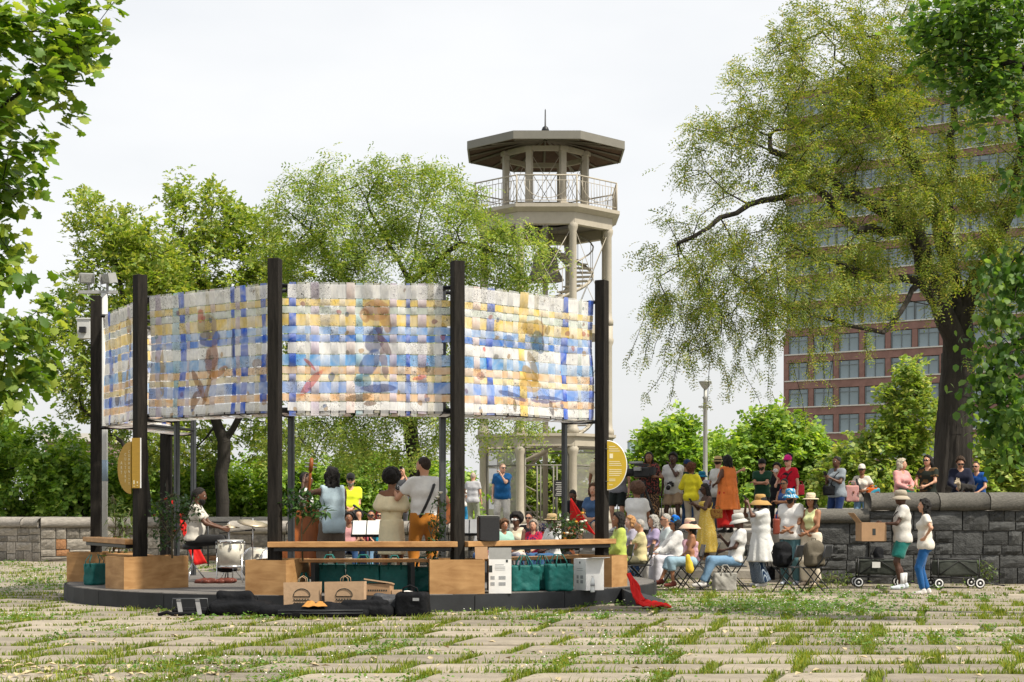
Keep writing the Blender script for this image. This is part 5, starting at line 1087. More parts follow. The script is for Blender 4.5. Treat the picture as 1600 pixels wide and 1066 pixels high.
def hat(kind, col, par, hm, band=None):
    """hm: 4x4 head matrix in person space"""
    b = MB(); c = cloth(col) if not isinstance(col, bpy.types.Material) else col
    if kind == 'cap':
        b.lathe([(1.08, -.05), (1.10, .25), (1.02, .62), (.78, .93), (.42, 1.10), (0, 1.16)], c, 14, sx=.083, sy=.104, mat=Matrix.Diagonal((1, 1, .11)).to_3x3())
        pts = [(math.sin(a) * .078, .07 + math.cos(a) * .112) for a in np.linspace(-1.45, 1.45, 11)]; n = len(pts)
        vs = [(x, y, .02 - .25 * abs(x) * abs(x) * 8) for x, y in pts] + [(x, y, .008 - .25 * abs(x) * abs(x) * 8) for x, y in pts]
        b.add(vs, [tuple(range(n)), tuple(range(2 * n - 1, n - 1, -1))] + [(i, i + n, i + n + 1, i + 1) for i in range(n - 1)], c, True); z0 = .035
    elif kind == 'bucket':
        b.lathe([(1.06, .0), (1.0, .55), (.82, .80), (.5, .86), (0, .88)], c, 16, sx=.088, sy=.108, mat=Matrix.Diagonal((1, 1, .125)).to_3x3())
        b.lathe([(1.05, .03), (1.45, -.22), (1.72, -.50), (1.70, -.53), (1.40, -.26), (1.03, -.02)], c, 18, sx=.088, sy=.1, mat=Matrix.Diagonal((1, 1, .125)).to_3x3()); z0 = .035
    else:   # straw brim hats
        big = 2.35 if kind == 'straw' else (1.75 if kind == 'trilby' else 2.3); dr = -.30 if kind == 'straw' else (-.12 if kind == 'trilby' else -.85)
        b.lathe([(1.05, .0), (1.02, .55), (.90, .88), (.55, .98), (0, .92)], c, 16, sx=.088, sy=.106, mat=Matrix.Diagonal((1, 1, .115)).to_3x3())
        b.lathe([(1.03, .02), (1.5, .06 + dr * .3), (big, .02 + dr), (big, -.03 + dr), (1.5, .0 + dr * .3), (1.02, -.04)], c, 20, sx=.088, sy=.098, mat=Matrix.Diagonal((1, 1, .115)).to_3x3())
        if band: b.lathe([(1.07, .05), (1.06, .32)], cloth(band), 16, sx=.0885, sy=.1065, mat=Matrix.Diagonal((1, 1, .115)).to_3x3())
        z0 = .045
    o = b.build('hat', par); o.matrix_local = hm @ Matrix.Translation((0, 0, z0)); return o
SHOE_ME = None
def person(label, px, head, Y, z0, face=180, pose='stand', skin='m', hair=('short', BLK), top=('tee', (.6, .6, .6)), bot=('pants', (.1, .1, .15)), arms=('down', 'down'), H=None, hatk=None, glasses=False, beard=None, lean=0, hyaw=0, hpitch=0, girth=1.0, fem=False, shoe=(.6, .6, .6), seat=.46, legs=None, spread=1.0, hipshift=0, strap=None, group=None, h=.0285, fine=False, hands=True, roll=0, sx=None):
    """px: body centre column, head: pixel row of the head top, both measured on the photograph at depth Y"""
    s_px = FPX / Y; ztop = CAMZ - (head - HY) / s_px - z0
    extra = {'afro': .05, 'curly': .025, 'bigcurly': .035, 'afrosm': .03}.get(hair[0] if hair else '', 0.0) + ({'cap': .02, 'bucket': .03, 'straw': .05, 'trilby': .05, 'floppy': .04, 'wrap': .07}.get(hatk[0], 0) if hatk else 0)
    cl = math.cos(R(lean))
    if H is None:
        if pose == 'stand': H = (ztop - extra) / (1 - .47 * (1 - cl))
        else: H = (ztop - extra - seat - .10 * .98) / (.455 * cl + .01)
        H = min(max(H, 1.2), 2.05)
    s = H / 1.75
    t = thing('person', label, 'person', (WX(px, Y), Y, z0), -R(face), group); r = random.Random(label)
    sw = (.152 if fem else .174) * (.6 + .4 * girth); hw = (.10 if fem else .09)
    if pose == 'stand': pel = np.array([hipshift, 0, .93])
    else: pel = np.array([0, 0, (seat / s) + .10])
    if lean and pose == 'stand': pel = pel + np.array([0, -.12 * math.sin(R(lean)), -.0])
    T = rot_y(R(roll)) @ rot_x(-R(lean)); tp = lambda x, y, z: pel + T @ np.array([x, y, z])
    neck = tp(0, 0, .535); Hd = rot_z(-R(hyaw)) @ rot_x(-R(hpitch + lean * .35)); hc = neck + T @ np.array([0, .012, .055]) + Hd @ np.array([0, .015, .10]); hp = lambda x, y, z: hc + Hd @ np.array([x, y, z])
    hip = [pel + np.array([q * hw, 0, -.03]) for q in (-1, 1)]
    if pose == 'stand':
        L = legs or ((0, 0), (0, 0)); ank = [np.array([q * .10 * spread + hipshift * .3 + 0, L[i][0], .085 + L[i][1]]) for i, q in enumerate((-1, 1))]
        kn = [ik(hip[i], ank[i], .43, .415, np.array([q * .15, 1, 0]))[0] for i, q in enumerate((-1, 1))]
    else:
        L = legs or ((0, 0), (0, 0)); kn = [hip[i] + np.array([q * .05 * spread, .42, -.0 + .02]) for i, q in enumerate((-1, 1))]
        ank = [np.array([kn[i][0] + L[i][1], kn[i][1] + L[i][0], .085]) for i in (0, 1)]
        for i in (0, 1):
            dz = kn[i][2] - .085
            if dz > .43:    # high seats: feet hang
                d = ank[i] - kn[i]; ank[i] = kn[i] + d / np.linalg.norm(d) * .43
    sh = [tp(q * sw, -.005, .475) for q in (-1, 1)]; el = []; wr = []
    for i, q in enumerate((-1, 1)):
        a = arms[i]; (x, y, z), hn = ARM[a] if isinstance(a, str) else a; tg = tp(0, 0, .535) + T @ np.array([q * x, y, z]); e, w = ik(sh[i], tg, .285, .255, T @ np.array([q * hn[0], hn[1], hn[2]])); el.append(e); wr.append(w)
    allp = np.array([*hip, *kn, *ank, *sh, *el, *wr, neck, hc, pel]); lo = allp.min(0) - .26; hi = allp.max(0) + .27; lo[2] = max(lo[2], -.04) if pose == 'stand' else lo[2]
    g = girth
    def torso(S, o=0.0, k=.05, belly=0.0):
        S.cap(tp(-.07, 0, .0), tp(.07, 0, .0), (.112 if fem else .105) * g + o, k=k); S.cap(tp(-.055, .01 * g, .17), tp(.055, .01 * g, .17), (.088 if fem else .097) * g + o + belly, k=k)
        S.cap(tp(-.075, 0, .35), tp(.075, 0, .35), (.096 if fem else .104) * (.5 + .5 * g) + o, k=k); S.cap(tp(-sw + .03, -.005, .475), tp(sw - .03, -.005, .475), .055 + o, k=k)
        S.cap(tp(0, -.005, .44), tp(0, 0, .52), .075 + o * .6, .055 + o * .3, k=k)
        if fem:
            for q in (-1, 1): S.ell(tp(q * .072, .085, .335), (.062 * g + o, .06 * g + o, .06 * g + o), k=.03)
        for q in (-1, 1): S.ell(tp(q * .07, -.055, -.03), (.075 * g + o, .075 * g + o, .08 * g + o), k=.04)
    # ---- body
    S = SDF(lo, hi, h); torso(S)
    S.cap(tp(0, -.005, .50), hp(0, -.02, -.05), .05, .05, k=.03)
    for i in (0, 1):
        S.cap(hip[i], kn[i], .082 * g ** .7, .053, k=.04); S.cap(kn[i], ank[i], .05, .036, k=.03); mid = kn[i] * .68 + ank[i] * .32; dv = ank[i] - kn[i]; bk = np.cross(np.cross(dv, [0, 1, 0]), dv); bk = -bk / max(np.linalg.norm(bk), 1e-6)
        S.cap(mid + bk * .018, mid * .8 + ank[i] * .2 + bk * .012, .046, .04, k=.03)
        S.cap(ank[i] + np.array([0, -.03, -.04]), ank[i] + np.array([(-1, 1)[i] * .02, .15, -.055]), .036, .028, k=.03)
        S.cap(sh[i], el[i], .05 * g ** .5, .038, k=.035); S.cap(el[i], wr[i], .038, .026, k=.025)
    V1, Q1 = snet(S.F, S.lo, S.h, 1)
    # head (finer)
    hs = .0148; S = SDF(hc - .17, hc + .17, hs)
    S.ell(hp(0, -.008, .022), (.076, .096, .098), rot=Hd, k=.02); S.ell(hp(0, .02, -.045), (.058, .068, .066), rot=Hd, k=.04); S.cap(hp(0, .055, -.082), hp(0, .06, -.085), .024, k=.03)
    S.cap(hp(0, .086, .012), hp(0, .106, -.022), .010, .015, k=.015); S.cap(hp(-.035, .083, .03), hp(.035, .083, .03), .011, k=.02)
    for q in (-1, 1): S.ell(hp(q * .078, -.008, -.005), (.011, .02, .03), rot=Hd, k=.01); S.ell(hp(q * .033, .096, .008), (.016, .016, .011), rot=Hd, sub=True)
    S.cap(hp(-.018, .083, -.055), hp(.018, .083, -.055), .010, k=.012); S.cap(hp(0, -.02, -.05), tp(0, -.005, .52), .052, .055, k=.03)
    V2, Q2 = snet(S.F, S.lo, S.h, 1)
    lm = (V2 - hc) @ Hd; fc = lm[Q2].mean(1); mi2 = ((np.abs(fc[:, 2] + .056) < .0115) & (np.abs(fc[:, 0]) < .027) & (fc[:, 1] > .075)).astype(int)
    parts = [(V1, Q1, np.zeros(len(Q1), int)), (V2, Q2, mi2)]
    # hands
    if hands:
        for i, q in enumerate((-1, 1)):
            d = wr[i] - el[i]; d = d / np.linalg.norm(d); inward = T @ np.array([-q, .25, -.15]); nrm = inward - d * (inward @ d); nrm = nrm / np.linalg.norm(nrm); sd = np.cross(d, nrm); sd = sd * (1 if sd @ np.array([0, 1, .3]) > 0 else -1)
            S = SDF(wr[i] + d * .08 - .14, wr[i] + d * .08 + .14, .0105); S.cap(wr[i] - d * .03, wr[i] + d * .03, .025, .024, k=.015)
            for u in (-.026, -.009, .009, .026): S.cap(wr[i] + d * .025 + sd * u * .6, wr[i] + d * .088 + sd * u, .0135, .0125, k=.012)
            for u, ln in ((-.027, .055), (-.009, .068), (.010, .072), (.028, .064)):
                a0 = wr[i] + d * .092 + sd * u; d2 = d * .86 + nrm * .5; d3 = d * .35 + nrm * .94; a1 = a0 + d2 * ln * .55; S.cap(a0, a1, .0095, .0088, k=.004); S.cap(a1, a1 + d3 * ln * .5, .0088, .0075, k=.003)
            a0 = wr[i] + d * .03 + sd * .024; a1 = a0 + d * .035 + sd * .022 + nrm * .01; S.cap(a0, a1, .0125, .0105, k=.01); S.cap(a1, a1 + d * .032 + nrm * .012 + sd * .004, .0105, .008, k=.004)
            Vh, Qh = snet(S.F, S.lo, S.h, 0); parts.append((Vh, Qh, np.zeros(len(Qh), int)))
    off = 0; VV = []; QQ = []; MM = []
    for v, q, m in parts: VV.append(v); QQ.append(q + off); MM.append(m); off += len(v)
    link('body', npmesh('body', np.concatenate(VV) * s, np.concatenate(QQ), [skin_mat(skin), m_lip[skin]], True, np.concatenate(MM)), t)
    # eyes / glasses
    hm = Matrix.Translation(Vector(hc * s)) @ Matrix(Hd.tolist()).to_4x4() @ Matrix.Scale(s, 4)
    if glasses:
        gm = glasses if isinstance(glasses, bpy.types.Material) else m_lens; b = MB()
        for q in (-1, 1):
            b.lathe([(0, -.006), (.8, -.005), (1, 0), (.8, .005), (0, .006)], gm, 12, (q * .034, .103, .010), sx=.031, sy=.025, mat=Matrix(((1, 0, 0), (0, 0, 1), (0, 1, 0)))); b.tube([(q * .064, .098, .015), (q * .082, .0, .012)], .004, gm, 4)
        b.tube([(-.012, .108, .014), (.012, .108, .014)], .004, gm, 4); o = b.build('sunglasses' if gm == m_lens else 'glasses', t); o.matrix_local = hm
    else:
        b = MB()
        for q in (-1, 1):
            b.lathe([(0, -.011), (.008, -.008), (.011, 0), (.008, .008), (0, .011)], m_eye, 8, (q * .033, .079, .008)); b.lathe([(0, -.006), (.005, -.004), (.006, 0), (.005, .004), (0, .006)], m_iris, 6, (q * .033, .088, .008))
        o = b.build('eyes', t); o.matrix_local = hm
    # ---- hair
    if hair and hair[0] != 'bald':
        st, hcol = hair; S = SDF(hc - np.array([.3, .3, .5 if st in ('long', 'longcurl', 'bob') else .26]), hc + .29, .017); n = Hd @ np.array([0, -.78, .62])
        th = {'short': .006, 'curly': .03, 'bigcurly': .045, 'dreads': .03, 'long': .014, 'longcurl': .025, 'bun': .010, 'bob': .03, 'afrosm': .03, 'pony': .010, 'buzz': .003, 'shag': .02}.get(st, .012)
        if st == 'afro': S.ell(hp(0, -.03, .06), (.145, .15, .14), rot=Hd)
        else: S.ell(hp(0, -.012, .026), (.076 + th, .096 + th, .098 + th), rot=Hd, k=.01)
        S.plane(hp(0, .045, .062) if st not in ('afro',) else hp(0, .06, .06), -n)
        if st in ('long', 'longcurl', 'bob', 'shag', 'dreads'):
            Ln = {'long': .40, 'longcurl': .36, 'bob': .16, 'shag': .12, 'dreads': .15}[st]
            for q in (-1, 0, 1): S.cap(hp(q * .06, -.06 if q else -.075, .02), hp(q * .075, -.075 - .02 * (q == 0), -Ln * (1 if q == 0 else .92)), .04, .035 if st != 'long' else .025, k=.03)
            for q in (-1, 1): S.cap(hp(q * .078, -.01, .03), hp(q * .088, -.0, -Ln * .6), .026, .022, k=.02)
        if st == 'bun': S.ell(hp(0, -.10, .075), (.045, .045, .042), k=.01)
        if st == 'puff': S.ell(hp(0, -.05, .13), (.085, .085, .075), k=.015)
        if st == 'pony': S.cap(hp(0, -.10, .03), hp(0, -.14, -.16), .035, .02, k=.02)
        am = {'afro': .012, 'curly': .012, 'bigcurly': .018, 'dreads': .012, 'longcurl': .014, 'bob': .010, 'shag': .01, 'puff': .01, 'afrosm': .01}.get(st, .003); S.wrinkle(am, 120 if st != 'dreads' else 80, len(label))
        V, Q = snet(S.F, S.lo, S.h, 0); link('hair', npmesh('hair', V * s, Q, hair_mat(hcol), True), t)
    if beard:
        S = SDF(hc - .17, hc + .13, .011); S.ell(hp(0, .028, -.06), (.064, .068, .07), rot=Hd); S.cap(hp(0, .06, -.085), hp(0, .065, -.115), .035, .025, k=.03); S.plane(hp(0, .05, -.038), Hd @ np.array([0, .45, 1])); S.cap(hp(-.018, .088, -.055), hp(.018, .088, -.055), .011, sub=True)
        S.wrinkle(.004, 130, 2); V, Q = snet(S.F, S.lo, S.h, 0); link('beard', npmesh('beard', V * s, Q, hair_mat(beard), True), t)
    # ---- top garment
    if top and top[0] != 'none':
        kd, tc_ = top[0], top[1]; tm = tc_ if isinstance(tc_, bpy.types.Material) else cloth(tc_); loose = (top[2] if len(top) > 2 else .018) * .8; loose = max(loose, .013, (bot[3] if bot and len(bot) > 3 else .016) + .005 if top[0] not in ('tucked', 'crop', 'ruffle') else 0); hem = {'tee': -.10, 'shirt': -.12, 'tank': -.08, 'sleeveless': -.14, 'crop': .12, 'dress': -.1, 'sundress': -.1, 'ruffle': .02, 'polo': -.12, 'long': -.13, 'tunic': -.1, 'tucked': .03, 'vest': -.05}[kd]
        if pose == 'sit': hem = max(hem, -.04)
        S = SDF(lo - .04, hi + .04, h * .92); torso(S, loose, .05, loose * .6)
        if hem < 0: S.cap(tp(-.07, 0, -.06), tp(.07, 0, -.06), .107 * g + loose, k=.05)
        sf = {'tee': .62, 'polo': .7, 'shirt': .72, 'long': 2, 'dress': .12, 'sundress': 0, 'tunic': .95, 'sleeveless': .0, 'tank': 0, 'crop': 0, 'ruffle': .0, 'tucked': .66, 'vest': .5}[kd]
        if kd == 'tunic': sf = .8
        for i in (0, 1):
            if sf >= 2: S.cap(sh[i], el[i], .052 * g ** .5 + loose, .046 + loose, k=.03); S.cap(el[i], el[i] * .12 + wr[i] * .88, .046 + loose * .8, .034 + loose * .7, k=.03)
            elif sf > 0:
                B = SDF(lo - .04, hi + .04, h * .92); sl_ = min(loose, .014); B.cap(sh[i] * 1.02 - el[i] * .02, el[i], .052 * g ** .5 + sl_, .052 + sl_ * 1.5, k=0); a = el[i] - sh[i]; B.plane(sh[i] + a * sf, a)
                hh = np.maximum(.03 - np.abs(S.F - B.F), 0) / .03; S.F = np.minimum(S.F, B.F) - hh * hh * .03 * .25
        if kd in ('sundress', 'tank', 'crop', 'sleeveless', 'dress'):      # open armholes
            for i, q in enumerate((-1, 1)): S.plane(tp(q * (sw - (.045 if kd in ('sundress', 'tank', 'crop') else .0)), 0, 0), T @ np.array([q, 0, 0]))
        if kd == 'sundress': S.plane(tp(0, 0, .40), T @ np.array([0, -.2, 1]))
        elif kd == 'ruffle': S.plane(tp(0, 0, .41), T @ np.array([0, 0, 1]))
        else: S.cap(tp(0, .02, .53), hp(0, 0, 0), .060, .075, sub=True); S.cap(tp(0, .05, .52), tp(0, .14, .50), .045 if kd not in ('tank',) else .07, sub=True)
        S.plane(tp(0, 0, hem), T @ np.array([0, 0, -1]))
        if kd == 'ruffle':
            for q in (-1, 1): S.cap(tp(q * sw * 1.05, .0, .42), tp(q * sw * 1.25, 0, .30), .075, .095, k=.03)
            for q in np.linspace(-1, 1, 7): S.cap(tp(q * .17, -.10 + .04 * abs(q), .40), tp(q * .19, -.14 + .05 * abs(q), .27), .045, .055, k=.02)
        S.wrinkle(.0036, 30, len(label) + 3); S.wrinkle(.0028, 62, len(label)); o = link({'dress': 'dress_top', 'sundress': 'dress_top', 'polo': 'polo_shirt'}.get(kd, 'shirt'), S.mesh('shirt', tm), t); o.scale = (s, s, s)
        if kd in ('dress', 'sundress', 'tunic', 'ruffle'):
            zt, zb, r0, r1 = top[3]; S = SDF(np.array([-.75, -.75, zb - .04]), np.array([.75, .75, zt + .05]), .024); X, Yg, Z = S.grid(); X = X - pel[0]; Yg = Yg - pel[1]; u = np.clip((zt - Z) / (zt - zb), 0, 1); rad = r0 + (r1 - r0) * u ** .85; th = np.arctan2(Yg, X)
            S.F = ((np.sqrt(X ** 2 + (Yg * 1.18) ** 2) - rad * (1 + (.06 * np.sin(th * 9 + Z * 3) + .035 * np.sin(th * 15 + 1)) * u)) * .8).astype(np.float32); S.F = np.maximum(S.F, np.maximum(Z - zt, zb - Z)).astype(np.float32)
            o = link('skirt', S.mesh('skirt', tm), t); o.scale = (s, s, s)
    # ---- bottoms
    if bot and bot[0] != 'none':
        kd, bc = bot[0], bot[1]; bm = bc if isinstance(bc, bpy.types.Material) else cloth(bc); ln = bot[2] if len(bot) > 2 else 1.0; lo_ = bot[3] if len(bot) > 3 else .016
        S = SDF(lo - .04, hi + .04, h * .92); S.cap(pel + np.array([-.07, 0, .02]), pel + np.array([.07, 0, .02]), (.115 if fem else .108) * g + lo_ * .6, k=.05); S.cap(tp(-.06, 0, .09), tp(.06, 0, .09), .098 * g + lo_ * .5, k=.05)
        for q in (-1, 1): S.ell(pel + np.array([q * .07, -.055, -.03]), (.075 * g + lo_, .075 * g + lo_, .085 * g + lo_), k=.04)
        S.plane(tp(0, 0, .085 if top[0] in ('tucked', 'crop', 'none', 'ruffle') else -.02), T @ np.array([0, 0, 1]))
        for i in (0, 1):
            if ln <= .5:
                e = hip[i] + (kn[i] - hip[i]) * (ln / .5); B = SDF(lo - .04, hi + .04, h * .92); B.cap(hip[i], kn[i], .084 * g ** .7 + lo_, .062 + lo_ * 1.6, k=0); B.plane(e, kn[i] - hip[i])
            else:
                f = (ln - .5) / .5; e = kn[i] + (ank[i] - kn[i]) * f; B = SDF(lo - .04, hi + .04, h * .92); B.cap(hip[i], kn[i], .084 * g ** .7 + lo_, .057 + lo_, k=0); B.cap(kn[i], e, .055 + lo_, .042 + lo_ * (1.2 if kd != 'flare' else 2.2), k=.03); B.plane(e + (ank[i] - kn[i]) * .02, ank[i] - kn[i])
            hh = np.maximum(.04 - np.abs(S.F - B.F), 0) / .04; S.F = np.minimum(S.F, B.F) - hh * hh * .04 * .25
        S.wrinkle(.005, 28, len(label) + 9); o = link('shorts' if ln <= .55 else 'trousers', S.mesh('trousers', bm), t); o.scale = (s, s, s)
    # ---- shoes
    if shoe is not None:
        for i, q in enumerate((-1, 1)):
            S = SDF(ank[i] + np.array([-.09, -.12, -.10]), ank[i] + np.array([.1, .26, .08]), .018); a = ank[i]; S.cap(a + [0, -.035, -.035], a + [q * .012, .05, -.045], .042, .042, k=.03); S.cap(a + [q * .012, .05, -.045], a + [q * .02, .165, -.052], .042, .034, k=.03); S.cap(a + [0, -.01, 0], a + [0, -.01, .03], .047, .046, k=.02)
            S.plane(a + [0, 0, -.085], [0, 0, -1]); S.plane(a + [0, -.01, .035], [0, -.1, 1]); o = link('shoe', S.mesh('shoe', cloth(shoe, None, .6)), t); o.scale = (s, s, s)
    if hatk:
        if hatk[0] == 'wrap':
            S = SDF(hc - .2, hc + .28, .013); S.ell(hp(0, -.02, .05), (.092, .112, .095), rot=Hd, k=.02); S.plane(hp(0, .05, .045), Hd @ np.array([0, .5, -1])); S.ell(hp(.02, .0, .155), (.07, .06, .045), k=.02); S.ell(hp(-.05, -.03, .14), (.05, .06, .05), k=.02); S.wrinkle(.007, 70, 3)
            o = link('headwrap', S.mesh('headwrap', hatk[1] if isinstance(hatk[1], bpy.types.Material) else cloth(hatk[1])), t); o.scale = (s, s, s)
        else: hat(hatk[0], hatk[1], t, hm, hatk[2] if len(hatk) > 2 else None)
    if strap:
        b = MB(); side = strap[1]; pts = []
        for a in np.linspace(0, 2 * math.pi, 25)[:-1]:
            u = math.cos(a); v = math.sin(a); x = side * (-.135 + .135 * 1.9 * (1 - u) / 2) ; z = .50 - .56 * (1 - u) / 2; rad = .13 + .03 * g; pts.append(tp(x, v * (rad + .035) * (1 if z < .45 else .8) + .0, z) * s)
        pts.append(pts[0]); b.tube(pts, .022, strap[0], 4, caps=False, flat=.5); b.build('strap', t)
    t['_s'] = s
    W_ = lambda p: Vector((t.location.x, t.location.y, z0)) + Matrix.Rotation(-R(face), 3, 'Z') @ Vector(np.asarray(p) * s)
    info = dict(obj=t, s=s, wr=[W_(w + .085 * (w - e) / np.linalg.norm(w - e)) for w, e in zip(wr, el)], head=W_(hc), pel=W_(pel), sh=[W_(x) for x in sh], face=face, fwd=Vector((math.sin(R(face)), math.cos(R(face)), 0)), right=Vector((math.cos(R(face)), -math.sin(R(face)), 0)), chest=W_(tp(0, .12, .33)), H=H)
    PEOPLE[label] = info; del t['_s']; return info
PEOPLE = {}
# ------------------------------------------------------------------ the band
WHT = (.66, .65, .63); OFFW = (.60, .56, .49); CREAM = (.78, .68, .45); JEAN = (.035, .085, .20); LJEAN = (.16, .28, .42); BLACK = (.012, .012, .013)
person('bearded drummer in cream short sleeved shirt seated at the drum kit', 304, 763, 27.4, .25, 88, 'sit', 'd', ('pony', BLK), ('shirt', (.56, .53, .47), .026), ('pants', BLACK, 1, .02), ('drum', 'drum'), seat=.62, beard=BLK, shoe=BLACK, legs=((.06, 0), (.02, 0)), lean=4, hpitch=8, girth=1.06)
person('man in white shirt in profile singing behind the double bass', 477, 737, 28.6, .25, 75, 'stand', 'd', ('buzz', BLK), ('shirt', WHT, .022), ('pants', (.04, .04, .05)), ('bent', 'bent'), shoe=BLACK, hpitch=-6)
BASSIST = person('bass player in pale denim sleeveless shirt seen from behind', 519, 731, 25.6, .25, -22, 'stand', 'dd', ('dreads', BLK), ('sleeveless', (.36, .46, .52), .034), ('pants', (.12, .095, .075), 1, .03), (((.36, .26, .10), (.9, .0, -.7)), ((.06, .32, -.38), (.9, -.4, -.3))), shoe=(.05, .04, .04), spread=1.3)
person('singer in cream off shoulder ruffled dress seen from behind', 612, 731, 25.35, .25, 2, 'stand', 'b', ('afro', BLK), ('ruffle', CREAM, .016, (1.02, .50, .180, .205)), ('none',), ('phone', 'phone'), fem=True, shoe=(.3, .22, .12), hyaw=12)
GUIT = person('guitarist in white shirt and orange trousers seen from behind', 663, 712, 25.15, .25, -14, 'stand', 'l', ('short', DBR), ('tucked', WHT, .032), ('pants', (.42, .155, .02), 1, .024), (((.36, .30, -.15), (.6, -.2, -1)), ((.12, .20, -.34), (1, -.5, -.3))), beard=DBR, hyaw=-45, shoe=(.1, .06, .03), spread=1.25, strap=(M('guitar_strap', (.015, .015, .016), .6), -1))
# ------------------------------------------------------------------ audience, left and centre
person('man in neon yellow shirt and black cap perched on the stone wall', 548, 741, 37.4, .80, 176, 'sit', 'l', None, ('tee', (.62, .72, .03), .022), ('pants', (.015, .016, .018), .42, .03), ('clasp', 'clasp'), hatk=('cap', BLACK), glasses=True, seat=.46, beard=(.2, .18, .16), spread=1.8)
person('man photographing with a phone half hidden behind the singer', 628, 730, 39.5, TER_Z, 180, 'stand', 'l', ('buzz', GRY), ('tee', (.06, .065, .075)), ('pants', (.08, .08, .09)), ('camera', 'camera'))
person('dark haired child seated beyond the music stand', 545, 797, 33.5, .1, 175, 'sit', 'b', ('afrosm', BLK), ('tee', (.5, .25, .25)), ('pants', JEAN), ('lap', 'lap'), H=1.62)
person('spectator in dark sunglasses seated beyond the music stand', 580, 801, 34.0, .1, 180, 'sit', 'm', ('short', BLK), ('tee', (.45, .1, .12)), ('pants', JEAN), ('lap', 'lap'), glasses=True, H=1.72)
person('red haired spectator in teal top seated beside the singer', 595, 797, 33.4, .1, 185, 'sit', 'l', ('bob', (.38, .03, .04)), ('tee', (.02, .25, .33)), ('pants', LJEAN), ('lap', 'lap'), glasses=True, H=1.72, fem=True)
person('bald man in grey shirt and sage trousers standing with his back turned', 739, 738, 40.5, TER_Z, 15, 'stand', 'l', ('buzz', (.45, .36, .3)), ('tee', (.42, .42, .44), .02), ('pants', (.25, .27, .2), 1, .022), ('bent', 'down'), shoe=(.3, .3, .3))
person('woman in blue skirt partly hidden by a dark stage post', 722, 752, 41.2, TER_Z, 30, 'stand', 'l', ('bob', BRN), ('tee', WHT), ('pants', (.02, .2, .4)), ('bent', 'down'), fem=True)
person('man in blue polo shirt and pale cargo trousers with hand to mouth', 785, 724, 39.0, TER_Z, 186, 'stand', 'p', ('buzz', (.3, .2, .14)), ('polo', (.008, .085, .235), .022), ('pants', (.48, .46, .42), 1, .03), ('mouth', 'down'), hyaw=-35, girth=1.12, shoe=(.3, .3, .3), glasses=M('thin_glasses', (.05, .05, .05), .3), spread=1.3)
person('curly haired child in green shirt seated behind the counter', 787, 816, 31.4, .05, 150, 'sit', 'm', ('bigcurly', BRN), ('tee', (.3, .5, .42)), ('pants', (.2, .2, .25)), ('lap', 'lap'), H=1.45)
person('laughing woman in white rimmed glasses and cream top seated behind the counter', 807, 800, 32.2, .02, 205, 'sit', 'd', ('afro', BLK), ('sleeveless', (.62, .54, .40)), ('pants', (.5, .45, .42)), ('clasp', 'clasp'), glasses=M('white_glasses', (.75, .73, .7), .4), fem=True, hpitch=-5)
person('man in sunglasses and black shirt seated behind the laughing woman', 827, 801, 33.7, .06, 195, 'sit', 'l', ('short', DBR), ('tee', (.02, .02, .022)), ('pants', BLACK), ('lap', 'lap'), glasses=True)
person('woman in red flowered shirt seated beside the straw hatted man', 834, 812, 32.8, .0, 200, 'sit', 'l', ('bob', (.28, .24, .2)), ('tee', patterned('red_floral', (.42, .02, .05), (.05, .02, .08), 22)), ('pants', JEAN), ('lap', 'lap'), fem=True)
person('elderly man in straw trilby and white shirt seated in jeans behind the counter', 864, 801, 31.7, .0, 235, 'sit', 'dd', ('short', GRY), ('shirt', WHT, .03), ('pants', (.03, .09, .2), 1, .02), ('lap', 'lap'), hatk=('trilby', (.40, .29, .15), (.35, .25, .13)), glasses=True, beard=(.25, .24, .23), spread=1.4)
person('percussionist in black bending over a hand drum', 905, 766, 36.6, .57, 205, 'sit', 'd', ('buzz', BLK), ('tee', (.012, .013, .016)), ('pants', BLACK), ('drum', 'drum'), lean=28, hpitch=20, seat=.46)
person('onlooker in cream top standing behind the right end post', 939, 702, 38.0, TER_Z, 190, 'stand', 'b', ('short', BLK), ('tee', (.55, .46, .32)), ('pants', (.1, .1, .12)), ('mouth', 'down'))
person('onlooker in black shorts standing behind the round yellow sign', 966, 704, 37.0, TER_Z, 200, 'stand', 'l', ('short', DBR), ('tee', (.2, .2, .22)), ('pants', (.012, .016, .014), .42, .02), ('down', 'down'))
person('onlooker in denim shirt sitting on the steps behind the red flag', 928, 757, 35.4, .57, 200, 'sit', 'l', ('bob', BRN), ('tee', (.05, .1, .2)), ('pants', (.4, .33, .25), .45), ('lap', 'lap'), fem=True)
# ------------------------------------------------------------------ audience, right
person('smiling woman with long dark curls in lime green jacket seated by the stage end', 968, 802, 29.6, .0, 262, 'sit', 'm', ('longcurl', BLK), ('long', (.42, .50, .10), .03), ('pants', (.25, .22, .15)), ('clasp', 'lap'), fem=True)
person('ginger haired woman seated behind the grey haired woman', 986, 806, 31.5, .0, 255, 'sit', 'p', ('shag', (.42, .22, .09)), ('tee', (.35, .33, .4)), ('pants', JEAN), ('lap', 'lap'), fem=True)
person('grey haired woman in pale yellow tee and olive trousers seated with folded arms', 1001, 811, 30.0, .0, 268, 'sit', 'l', ('short', GRY), ('tee', (.60, .52, .28), .025), ('pants', (.13, .12, .075), 1, .022), ('cross', 'cross'), girth=1.12, fem=True)
person('woman with brown afro in white tee sitting on the steps with her back turned', 995, 754, 34.7, .50, 25, 'sit', 'b', ('afro', (.10, .05, .03)), ('tee', WHT, .035), ('pants', BLACK), ('lap', 'lap'), hyaw=-50, fem=True, girth=1.1)
